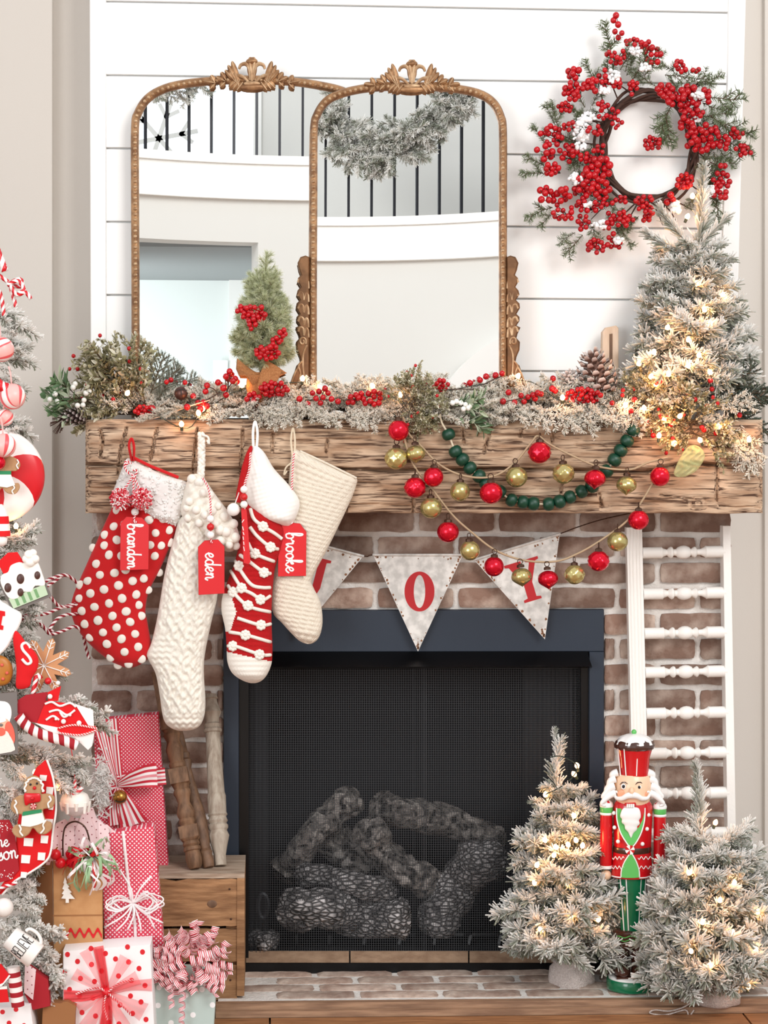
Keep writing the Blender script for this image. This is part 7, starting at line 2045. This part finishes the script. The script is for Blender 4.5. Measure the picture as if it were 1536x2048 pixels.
t = thing('striped_hat', 'red and white striped felt hat ornament under the candy disc', 'ornament', W(0, 1080, -.6), G_O)
mb = MB(); mb.lathe([(.022, 0), (.022, .012), (.021, .013), (.020, .028), (.0195, .029), (.018, .046), (.0175, .047), (.012, .062), (.003, .075)], 20, Matrix.Translation(W(2, 1072, -.6)), lambda k, j: 0 if k in (0, 1, 4, 5) else 1); mb.build('hat', ['felt_red', 'candy_white'], t, smooth=60)
mb = MB(); mb.ball(W(2, 1080, -.605), 13 * sc(-.6), 12, 8); mb.build('pompom', 'white_wool', t, smooth=180)
# snowy house tile
R_ = lambda pts: rot2(pts, 48, 1170, -22)
t = orn('mug_ornament', 'tilted flat mug ornament with white icing, brown spots and green plaid base', -.61, [('base_board', 'slate', R_([(2, 1138), (88, 1138), (90, 1212), (6, 1212)]), .004, .01), ('plaid_band', 'plaid_green', R_([(9, 1184), (86, 1184), (85, 1206), (11, 1206)]), -.001, .005), ('icing_front', 'icing', R_(spline([(6, 1150), (14, 1135), (28, 1134), (38, 1124), (56, 1124), (66, 1130), (80, 1126), (90, 1136), (90, 1166), (86, 1186), (68, 1180), (56, 1188), (40, 1182), (26, 1190), (10, 1182)], 3, True)), -.002, .006, .001), ('red_top', 'felt_red', R_([(16, 1108), (42, 1098), (60, 1104), (64, 1128), (50, 1126), (36, 1134), (18, 1136)]), .0, .006, .001)])
for k, (a, b) in enumerate(((20, 1185), (34, 1186), (48, 1186), (62, 1186))):
    mb = MB(); mb.prism(R_([(a, 1186), (a + 6, 1186), (a + 6, 1204), (a, 1204)]), -.6115, .001); mb.build('plaid_stripe', 'plaid_dark', t)
for a, b, rx in ((16, 1163, 7), (46, 1156, 7.5), (80, 1162, 6), (36, 1181, 6)):
    a, b = R_([(a, b)])[0]
    mb = MB(); mb.ball(W(a, b, -.613), 1, 14, 8, 0, (rx * sc(-.6), .003, rx * 1.35 * sc(-.6))); mb.build('brown_spot', 'choc', t, smooth=180)
mb = MB()
for a, b, r in ((58, 1110, 10), (70, 1118, 9), (60, 1124, 10), (66, 1106, 8), (52, 1118, 8)):
    mb.ball(W(a, b, -.615), r * sc(-.6), 12, 8)
mb.build('marshmallow', 'icing', t, kind='stuff', smooth=180)
# red and white rope garland behind the dotted stocking
t = thing('rope_garland', 'looping red and white twisted rope strung from the tree to behind the dotted stocking', 'rope', W(110, 1230, -.4))
for q_ in ([(78, 1168), (100, 1158), (128, 1150), (148, 1160), (165, 1180)], [(84, 1175), (105, 1165), (132, 1150), (160, 1172)], [(84, 1172), (100, 1192), (118, 1212), (142, 1212), (160, 1205)], [(60, 1230), (90, 1228), (120, 1216), (150, 1208)], [(62, 1236), (84, 1250), (100, 1268), (125, 1262), (150, 1253), (165, 1268), (172, 1295), (178, 1318)], [(98, 1260), (112, 1240), (130, 1230), (155, 1228)], [(66, 1240), (90, 1258), (105, 1262)]):
    mb = MB(); q_ = [(20, q_[0][1] + 6)] + q_ if q_[0][0] < 90 else q_; twist(mb, [(a_, b_, (min(a_, 172) - 112) / 58 * .15) for a_, b_ in q_], 3.6, -.36 + random.uniform(-.008, .008), pitch=2, n=8); mb.build('rope_strand', ['wine_yarn', 'white_yarn'], t, smooth=180)
# letter tile and puffy red letter
t = orn('letter_tile', 'white felt tile with a red capital I at the tree edge', -.615, [('tile', 'white_wool', spline([(-20, 1196), (4, 1204), (24, 1216), (42, 1228), (40, 1248), (28, 1270), (8, 1302), (-20, 1310)], 3, True), 0, .012, .003)])
mb = MB(); mb.prism([(-6, 1220), (10, 1223), (10, 1232), (5, 1232), (2, 1250), (7, 1252), (6, 1260), (-8, 1258), (-8, 1250), (-4, 1250), (-2, 1231), (-7, 1229)], -.617, .002); mb.build('letter', 'felt_red', t)
t = thing('felt_pennant', 'puffy red felt shape with a white letter S', 'ornament', W(52, 1378, -.62), G_O)
mb = MB(); sp5 = pillow(mb, [(30, 1262), (40, 1268), (54, 1288), (70, 1304), (77, 1320), (74, 1340), (64, 1356), (60, 1372), (46, 1378), (32, 1374), (33, 1340), (30, 1310), (26, 1280)], -.615, .014, 3, 16, edge=16); mb.build('pad', 'felt_red', t, smooth=180)
mb = MB(); mb.tube([W(a, b, sp5(a, b) - .001) for a, b in spline([(61, 1296), (52, 1286), (44, 1290), (46, 1300), (58, 1314), (62, 1324), (54, 1328), (44, 1318)], 5)], .0034, 8); mb.build('letter', 'white_wool', t, smooth=180)
# snowflake cookie
t = thing('snowflake_cookie', 'brown snowflake cookie ornament with white icing lines', 'ornament', W(88, 1380, -.58), G_O)
ou = []
for k in range(8):
    a = math.radians(-72 + k * 45)
    for r, da in ((27, -.39), (38, -.25), (50, -.16), (57, 0), (50, .16), (38, .25)):
        ou.append((88 + r * math.cos(a + da), 1331 + r * math.sin(a + da)))
mb = MB(); mb.prism(ou, -.58, .005, bev=.001); mb.build('cookie', 'cookie', t)
for k in range(8):
    a = math.radians(-72 + k * 45); c_, s_2 = math.cos(a), math.sin(a)
    line(t, 'icing_line', 'icing', [(88, 1331), (88 + 54 * c_, 1331 + 54 * s_2)], 1.1, -.5815, 0)
    for r in (34, 44):
        for sg in (-1, 1):
            b = a + sg * .75
            line(t, 'icing_branch', 'icing', [(88 + r * c_, 1331 + r * s_2), (88 + r * c_ + 10 * math.cos(b), 1331 + r * s_2 + 10 * math.sin(b))], .9, -.5815, 0)
# brown jar shape with red dots at the edge
t = thing('gingerbread_house', 'amber brown ornament with orange dots at the picture edge beside the red S', 'ornament', W(8, 1372, -.59), G_O)
mb = MB(); pillow(mb, [(-30, 1310), (6, 1312), (22, 1326), (26, 1346), (18, 1366), (0, 1372), (-30, 1372)], -.59, .014, 3, 14, edge=14); mb.build('body', 'amber', t, smooth=180)
for a, b in ((14, 1346), (4, 1330), (6, 1358)):
    mb = MB(); mb.ball(W(a, b, -.604), 3.4 * sc(-.6), 8, 6); mb.build('dot', 'nose_coral', t)
# painted portrait on a slate board
t = orn('portrait_plaque', 'vintage painted face with white beard and fur hat on a grey board', -.63, [('board', 'slate', [(-60, 1392), (34, 1384), (36, 1508), (-60, 1514)], 0, .008), ('hat', 'nut_white', spline([(-60, 1404), (0, 1402), (18, 1408), (23, 1424), (20, 1440), (10, 1446), (-60, 1440)], 3, True), -.001, .001), ('face', 'peach', spline([(-60, 1436), (14, 1438), (16, 1462), (10, 1478), (-60, 1480)], 3, True), -.0015, .001), ('hair', 'nose_coral', spline([(12, 1446), (20, 1444), (28, 1460), (30, 1480), (24, 1490), (20, 1470), (10, 1460)], 3, True), -.002, .001), ('beard', 'cream_wool', spline([(-60, 1474), (0, 1472), (12, 1462), (20, 1472), (28, 1490), (22, 1504), (-60, 1510)], 3, True), -.0025, .001), ('nose', 'nose_coral', spline([(-8, 1458), (6, 1456), (11, 1466), (4, 1472), (-8, 1470)], 3, True), -.003, .002), ('eyebrow', 'nut_white', spline([(-6, 1438), (8, 1436), (12, 1442), (-4, 1446)], 3, True), -.0032, .001)])
mb = MB(); mb.ball(W(2, 1450, -.6335), 1, 10, 6, 0, (4 * sc(-.6), .001, 3 * sc(-.6))); mb.build('eye', 'slate', t)
# red paper envelope cracker with patterned pieces and striped rope
t = orn('felt_envelope', 'open felt envelope in dark red and patterned red fabric with white triangle flap', -.62, [('back_flap', 'deep_red', [(36, 1400), (52, 1390), (95, 1384), (88, 1420), (74, 1446), (40, 1440), (34, 1420)], 0, .004), ('patterned_panel', 'felt_red', [(92, 1402), (150, 1408), (170, 1440), (195, 1456), (130, 1458), (74, 1446), (84, 1420)], -.003, .004), ('white_flap', 'white_wool', [(150, 1408), (186, 1420), (188, 1456), (176, 1450)], -.005, .004), ('front_band', 'candy_white', [(70, 1446), (120, 1456), (190, 1460), (184, 1492), (176, 1500), (150, 1476), (100, 1464)], -.005, .003), ('front_lip', 'felt_red', spline([(118, 1454), (150, 1448), (194, 1456), (160, 1468), (120, 1464)], 3, True), -.009, .003), ('pointed_flap', 'felt_red', [(95, 1385), (122, 1372), (116, 1402), (96, 1402)], -.002, .004)])
mb = MB()
for a, b, r in ((100, 1393, 5), (127, 1443, 5), (158, 1446, 5), (116, 1366, 4.5), (140, 1430, 3), (112, 1438, 3)):
    mb.ball(W(a, b, -.629), r * sc(-.6), 10, 8)
mb.build('white_pompoms', 'white_wool', t, kind='stuff', smooth=180)
for q_ in ([(90, 1408), (104, 1404), (120, 1412), (140, 1406), (152, 1414)], [(98, 1424), (116, 1420), (134, 1430), (150, 1420)], [(120, 1424), (128, 1434), (140, 1428)], [(92, 1440), (106, 1432), (118, 1440)]):
    line(t, 'white_scroll', 'white_wool', q_, 2.4, -.625)
mb = MB(); twist(mb, [(118, 1456), (150, 1450), (194, 1457)], 2, -.631, pitch=1); twist(mb, [(120, 1466), (160, 1470), (194, 1460)], 2, -.631, pitch=1); mb.build('piping', ['felt_red', 'white_wool'], t)
t = thing('striped_rope', 'fat red and white striped padded rope curving under the felt envelope', 'ornament', W(100, 1480, -.64), G_O)
mb = MB(); P_ = spline([(36, 1430), (50, 1448), (72, 1464), (100, 1474), (130, 1482), (155, 1492)], 14); mb.tube([W(a_, b_, -.635) for a_, b_ in P_], 10.5 * sc(-.635), 16, lambda i, j: 0 if j < 8 else 1, tw=.62); mb.build('rope', ['deep_red', 'candy_white'], t, smooth=180)
t = thing('candy_stick', 'small upright candy cane stick beside the red S', 'ornament', W(72, 1390, -.61), G_O)
mb = MB(); twist(mb, [(66, 1388), (70, 1368), (74, 1350), (82, 1358)], 5.5, -.61, pitch=2, n=10); mb.build('stick', CW, t, smooth=180)
mb = MB(); mb.ball(W(96, 1362, -.6), 7 * sc(-.6), 12, 8); mb.build('red_bead', 'candy_red', None, 'single red bead at the foot of the snowflake cookie', 'ornament', G_O, smooth=180)
# gingerbread man
yg = -.64
gm = spline([(66, 1552), (80, 1558), (86, 1574), (82, 1588), (92, 1588), (106, 1592), (109, 1604), (104, 1616), (88, 1618), (86, 1626), (92, 1642), (102, 1646), (103, 1658), (92, 1668), (78, 1668), (66, 1656), (58, 1668), (44, 1676), (30, 1672), (24, 1660), (32, 1650), (46, 1648), (44, 1630), (32, 1628), (22, 1618), (24, 1602), (38, 1592), (52, 1590), (47, 1574), (52, 1558)], 3, True)
t = orn('gingerbread_man', 'gingerbread man ornament with white icing, red bow tie and white apron', yg, [('body', 'ginger', gm, 0, .009, .002), ('apron', 'icing', [(44, 1630), (84, 1622), (90, 1644), (76, 1650), (60, 1654), (42, 1652)], -.003, .004, .001), ('waistband', 'apron_green', [(46, 1624), (82, 1619), (84, 1625), (44, 1632)], -.005, .004)])
line(t, 'hair_icing', 'icing', [(52 + (1.6 if k % 2 else -1.6) + 16 - 18 * math.cos(PI * (k - 3) / 16), 1578 - 22 * max(0, math.sin(PI * (k - 3) / 16)) + (4 * abs(k - 11) / 8 if abs(k - 11) > 6 else 0)) for k in range(2, 21)], 2.2, yg - .002)
for q_ in ([(30, 1600), (33, 1606), (29, 1612), (33, 1620), (35, 1628)], [(98, 1592), (102, 1600), (96, 1607), (98, 1616)], [(38, 1650), (42, 1658), (40, 1664), (46, 1672)], [(92, 1640), (86, 1650), (88, 1658), (81, 1667)]):
    line(t, 'icing_line', 'icing', q_, 2.0, yg - .002)
for a, b, m, r in ((61, 1569, 'black_ink', 2.4), (74, 1567, 'black_ink', 2.4), (69, 1576, 'candy_red', 3.6)):
    mb = MB(); mb.ball(W(a, b, yg - .001), r * sc(yg), 10, 8); mb.build('eye' if m == 'black_ink' else 'nose', m, t)
mb = MB(); pillow(mb, [(48, 1588), (56, 1588), (64, 1594), (72, 1590), (80, 1587), (81, 1602), (74, 1604), (65, 1600), (58, 1608), (50, 1610)], yg - .004, .008, 2, 16, edge=8, sm=3); mb.ball(W(64.5, 1597, yg - .012), 4 * sc(yg), 10, 8); mb.build('bow_tie', 'candy_red', t, smooth=180)
mb = MB(); mb.lathe([(6.2 * sc(yg), 0), (6.2 * sc(yg), .004), (.0002, .005)], 20, aim(W(67, 1612, yg - .001), (0, -1, 0)), lambda k, j: 0 if k == 0 or j % 4 < 2 else 1); mb.build('swirl_button', ['deep_red', 'candy_pink'], t)
# checked stocking ornament
ys = -.60
t = thing('checked_stocking', 'red flat stocking ornament with rows of white squares behind the gingerbread man', 'ornament', W(60, 1770, ys), G_O)
mb = MB(); o = spline([(70, 1540), (82, 1528), (94, 1520), (104, 1548), (110, 1580), (112, 1620), (106, 1660), (102, 1700), (92, 1722), (60, 1745), (30, 1762), (4, 1790), (0, 1775), (20, 1750), (34, 1735), (32, 1690), (36, 1640), (50, 1590)], 3, True)
pillow(mb, o, ys, .008, 3, 14, edge=12, sm=0); mb.build('body', 'felt_red', t, smooth=180)
mb = MB(); mb.tube([W(a, b, ys - .004) for a, b in spline([(94, 1520), (104, 1548), (110, 1580), (112, 1620), (106, 1660), (102, 1700), (92, 1722), (60, 1745), (30, 1762), (4, 1790)], 4)], .0028, 6); mb.tube([W(a, b, ys - .004) for a, b in spline([(30, 1670), (31, 1700), (36, 1735)], 4)], .0028, 6); mb.build('white_edging', 'white_wool', t, smooth=180)
for a, b, w_, h in ((48, 1676, 19, 17), (82, 1671, 15, 16), (43, 1710, 18, 17), (76, 1705, 15, 16), (92, 1638, 14, 14), (93, 1574, 14, 16), (80, 1550, 14, 12), (42, 1744, 12, 12), (98, 1606, 10, 14)):
    mb = MB(); mb.prism([(a, b), (a + w_, b + 1), (a + w_ - 2, b + h), (a - 1, b + h - 1)], ys - .010, .004); mb.build('white_square', 'white_wool', t)
# cupcake ornament
t = thing('cupcake_ornament', 'clear cupcake ornament with dripping white icing and a peppermint swirl on top', 'ornament', W(150, 1630, -.5), G_O)
p = W(150, 1632, -.51); s = sc(-.51)
mb = MB(); mb.lathe([(10 * s, 0), (20 * s, 6 * s), (27 * s, 18 * s), (28 * s, 32 * s), (26 * s, 40 * s)], 28, Matrix.Translation(p)); mb.build('cup', 'clear_plastic', t, smooth=180)
mb = MB(); mb.lathe([(28.5 * s, 22 * s), (29 * s, 34 * s), (25 * s, 43 * s), (14 * s, 50 * s), (3 * s, 53 * s)], 36, Matrix.Translation(p), rad=lambda a, k: 1); 
for k in range(9):
    a = k * 2 * PI / 9; mb.tube([p + Vector((math.cos(a) * 28 * s, math.sin(a) * 28 * s, 30 * s)), p + Vector((math.cos(a) * 26 * s, math.sin(a) * 26 * s, (8 + 6 * (k % 2)) * s))], [4.5 * s, 3 * s], 8)
mb.build('icing', 'icing', t, smooth=60)
mb = MB()
twist(mb, [(134, 1584), (142, 1588), (152, 1586), (160, 1580), (164, 1574)], 5, -.53, pitch=1); twist(mb, [(132, 1578), (142, 1580), (154, 1576)], 5, -.525, pitch=1); twist(mb, [(148, 1584), (150, 1572), (150, 1558)], 4, -.53, pitch=1); mb.build('peppermint_swirl', ['candy_coral', 'candy_white'], t, smooth=180)
line(t, 'ribbon', 'candy_coral', [(150, 1560), (146, 1520), (140, 1485)], 1.2, -.53)
t = thing('wafer_stack', 'brown chocolate wafer ornament hanging above the cupcake', 'ornament', W(148, 1580, -.48), G_O)
for k in range(5):
    mb = MB(); mb.prism(rot2([(136, 1536 + k * 9), (160, 1534 + k * 9), (161, 1541 + k * 9), (137, 1543 + k * 9)], 148, 1550, 4 * (-1) ** k), -.485, .02, bev=.001); mb.build('wafer', 'choc_mid', t)
# season sign
t = orn('season_sign', 'dark red sign with white lettering ending in the season, at the picture edge', -.61, [('board', 'deep_red', [(-70, 1642), (18, 1640), (28, 1660), (34, 1700), (38, 1740), (20, 1760), (-70, 1782)], 0, .006)])
mb = MB(); script(mb, 'the', -12, 1694, (1, -.05), (-.05, -1), 13, -.611, 1.7); script(mb, 'season', -42, 1728, (1, -.16), (-.12, -1), 15.5, -.611, 1.8); mb.build('lettering', 'white_ink', t, smooth=180)
mb = MB(); q = random.Random(2)
for k in range(60):
    a, b = q.uniform(-20, 28), q.choice((q.uniform(1646, 1664), q.uniform(1738, 1758)))
    mb.prism(circ(a, b, q.uniform(.6, 1.5), 6), -.6106, .0004)
mb.build('white_specks', 'white_ink', t, kind='stuff')
mb = MB(); twist(mb, [(-10, 1786), (6, 1774), (22, 1770), (34, 1764)], 4, -.615, pitch=2); mb.build('candy_trim', CW, t, smooth=180)
mb = MB(); mb.ball(W(8, 1815, -.64), 19 * sc(-.64), 18, 12); mb.build('white_ball', 'mug_white', None, 'round white ball ornament at the picture edge above the mug', 'ornament', G_O, smooth=180)
# little mug with the word believe
t = thing('mini_mug', 'little white ornament mug lettered in thin black capitals, lying tilted in the snowy branches', 'mug', W(45, 1925, -.66), G_O)
ym_ = -.665; s = sc(ym_)
ctr = W(46, 1893, ym_); axis = Vector((.80, -.1, -.60)).normalized()
A = aim(ctr - axis * 33 * s, axis, (0, -1, 0))
mb = MB(); mb.lathe([(21 * s, 0), (23 * s, 2 * s), (25 * s, 30 * s), (27 * s, 64 * s), (26 * s, 66 * s), (24 * s, 63 * s), (22 * s, 30 * s), (18 * s, 6 * s)], 36, A); mb.build('cup', 'mug_white', t, smooth=50)
mb = MB(); mb.tube([W(a, b, ym_) for a, b in spline([(52, 1862), (60, 1858), (74, 1866), (82, 1880), (80, 1892), (74, 1896)], 5)], .0042, 8); mb.build('handle', 'mug_white', t, smooth=180)
mb = MB()
E = [[(0, 0), (0, 1)], [(0, 1), (.55, 1)], [(0, .5), (.45, .5)], [(0, 0), (.55, 0)]]
LT = {'B': [[(0, 0), (0, 1)], [(0, 1), (.4, .95), (.45, .7), (0, .52)], [(0, .52), (.5, .45), (.5, .1), (0, 0)]], 'E': E, 'L': [[(0, 1), (0, 0)], [(0, 0), (.5, 0)]], 'I': [[(0, 0), (0, 1)]], 'V': [[(0, 1), (.25, 0)], [(.25, 0), (.5, 1)]]}
# letters stand round the mug's wall: baseline runs round the body, tops towards the base side
R3 = A.to_3x3(); C0 = A.translation
view = (CAM - ctr); vl = R3.inverted() @ view; a_v = math.atan2(vl.y, vl.x)
dirup = R3.inverted() @ Vector((-.55, 0, .8))
ang = 0
word = 'BELIEVE'
adv = {'B': .62, 'E': .62, 'L': .55, 'I': .25, 'V': .6}
tot_ = sum(adv[c] for c in word); sgn = 1 if math.sin(math.atan2(dirup.y, dirup.x) - a_v) > 0 else -1
pos = -tot_ / 2
for ch in word:
    for stx in LT[ch]:
        pts = []
        for u, v in stx:
            th_ = a_v + sgn * (pos + u) * .50
            zz_ = (20 + (1 - v) * 24) * s
            rr_ = (24.4 + zz_ / s * .04) * s + .0006
            pts.append(C0 + R3 @ Vector((rr_ * math.cos(th_), rr_ * math.sin(th_), zz_)))
        mb.tube(pts, .00085, 5)
    pos += adv[ch]
mb.build('lettering', 'black_ink', t, smooth=180)
# red felt pieces and striped tube below the mug
t = thing('candy_tube', 'clear tube of red and white striped candy below the mug', 'ornament', W(36, 2008, -.64), G_O)
mb = MB(); p = W(36, 2012, -.64); s = sc(-.64); mb.lathe([(13 * s, k * 5 * s) for k in range(17)], 20, Matrix.Translation(p) @ Matrix.Rotation(-.12, 4, 'Y'), lambda k, j: 0 if (k // 2) % 2 == 0 else 1); mb.build('striped_candy', ['deep_red', 'candy_white'], t, smooth=60)
orn('red_gift_tag', 'red felt square with a white edge, upper of two at the bottom corner', -.655, [('felt', 'felt_red', [(-40, 1940), (2, 1928), (18, 1950), (6, 1966), (-40, 1986)], 0, .004), ('edging', 'white_wool', [(18, 1950), (21, 1952), (4, 1972), (-40, 1990), (-40, 1986), (6, 1966)], -.001, .005)])
orn('red_gift_tag', 'red felt square with a white edge, lower of two at the bottom corner', -.65, [('felt', 'felt_red', [(-40, 1982), (14, 1978), (18, 2004), (-40, 2008)], 0, .004), ('edging', 'white_wool', [(-40, 1976), (14, 1973), (14, 1978), (-40, 1982)], -.001, .005)])
t = orn('wine_parcel', 'dark wine red parcel in shadow behind the candy tube', -.585, [('wrap', 'deep_red', [(52, 1930), (96, 1960), (100, 2012), (66, 2020), (50, 1990)], 0, .03), ('fold', 'tissue_dots', [(50, 1926), (72, 1940), (66, 2000), (48, 1985)], -.004, .004)], cat='gift')
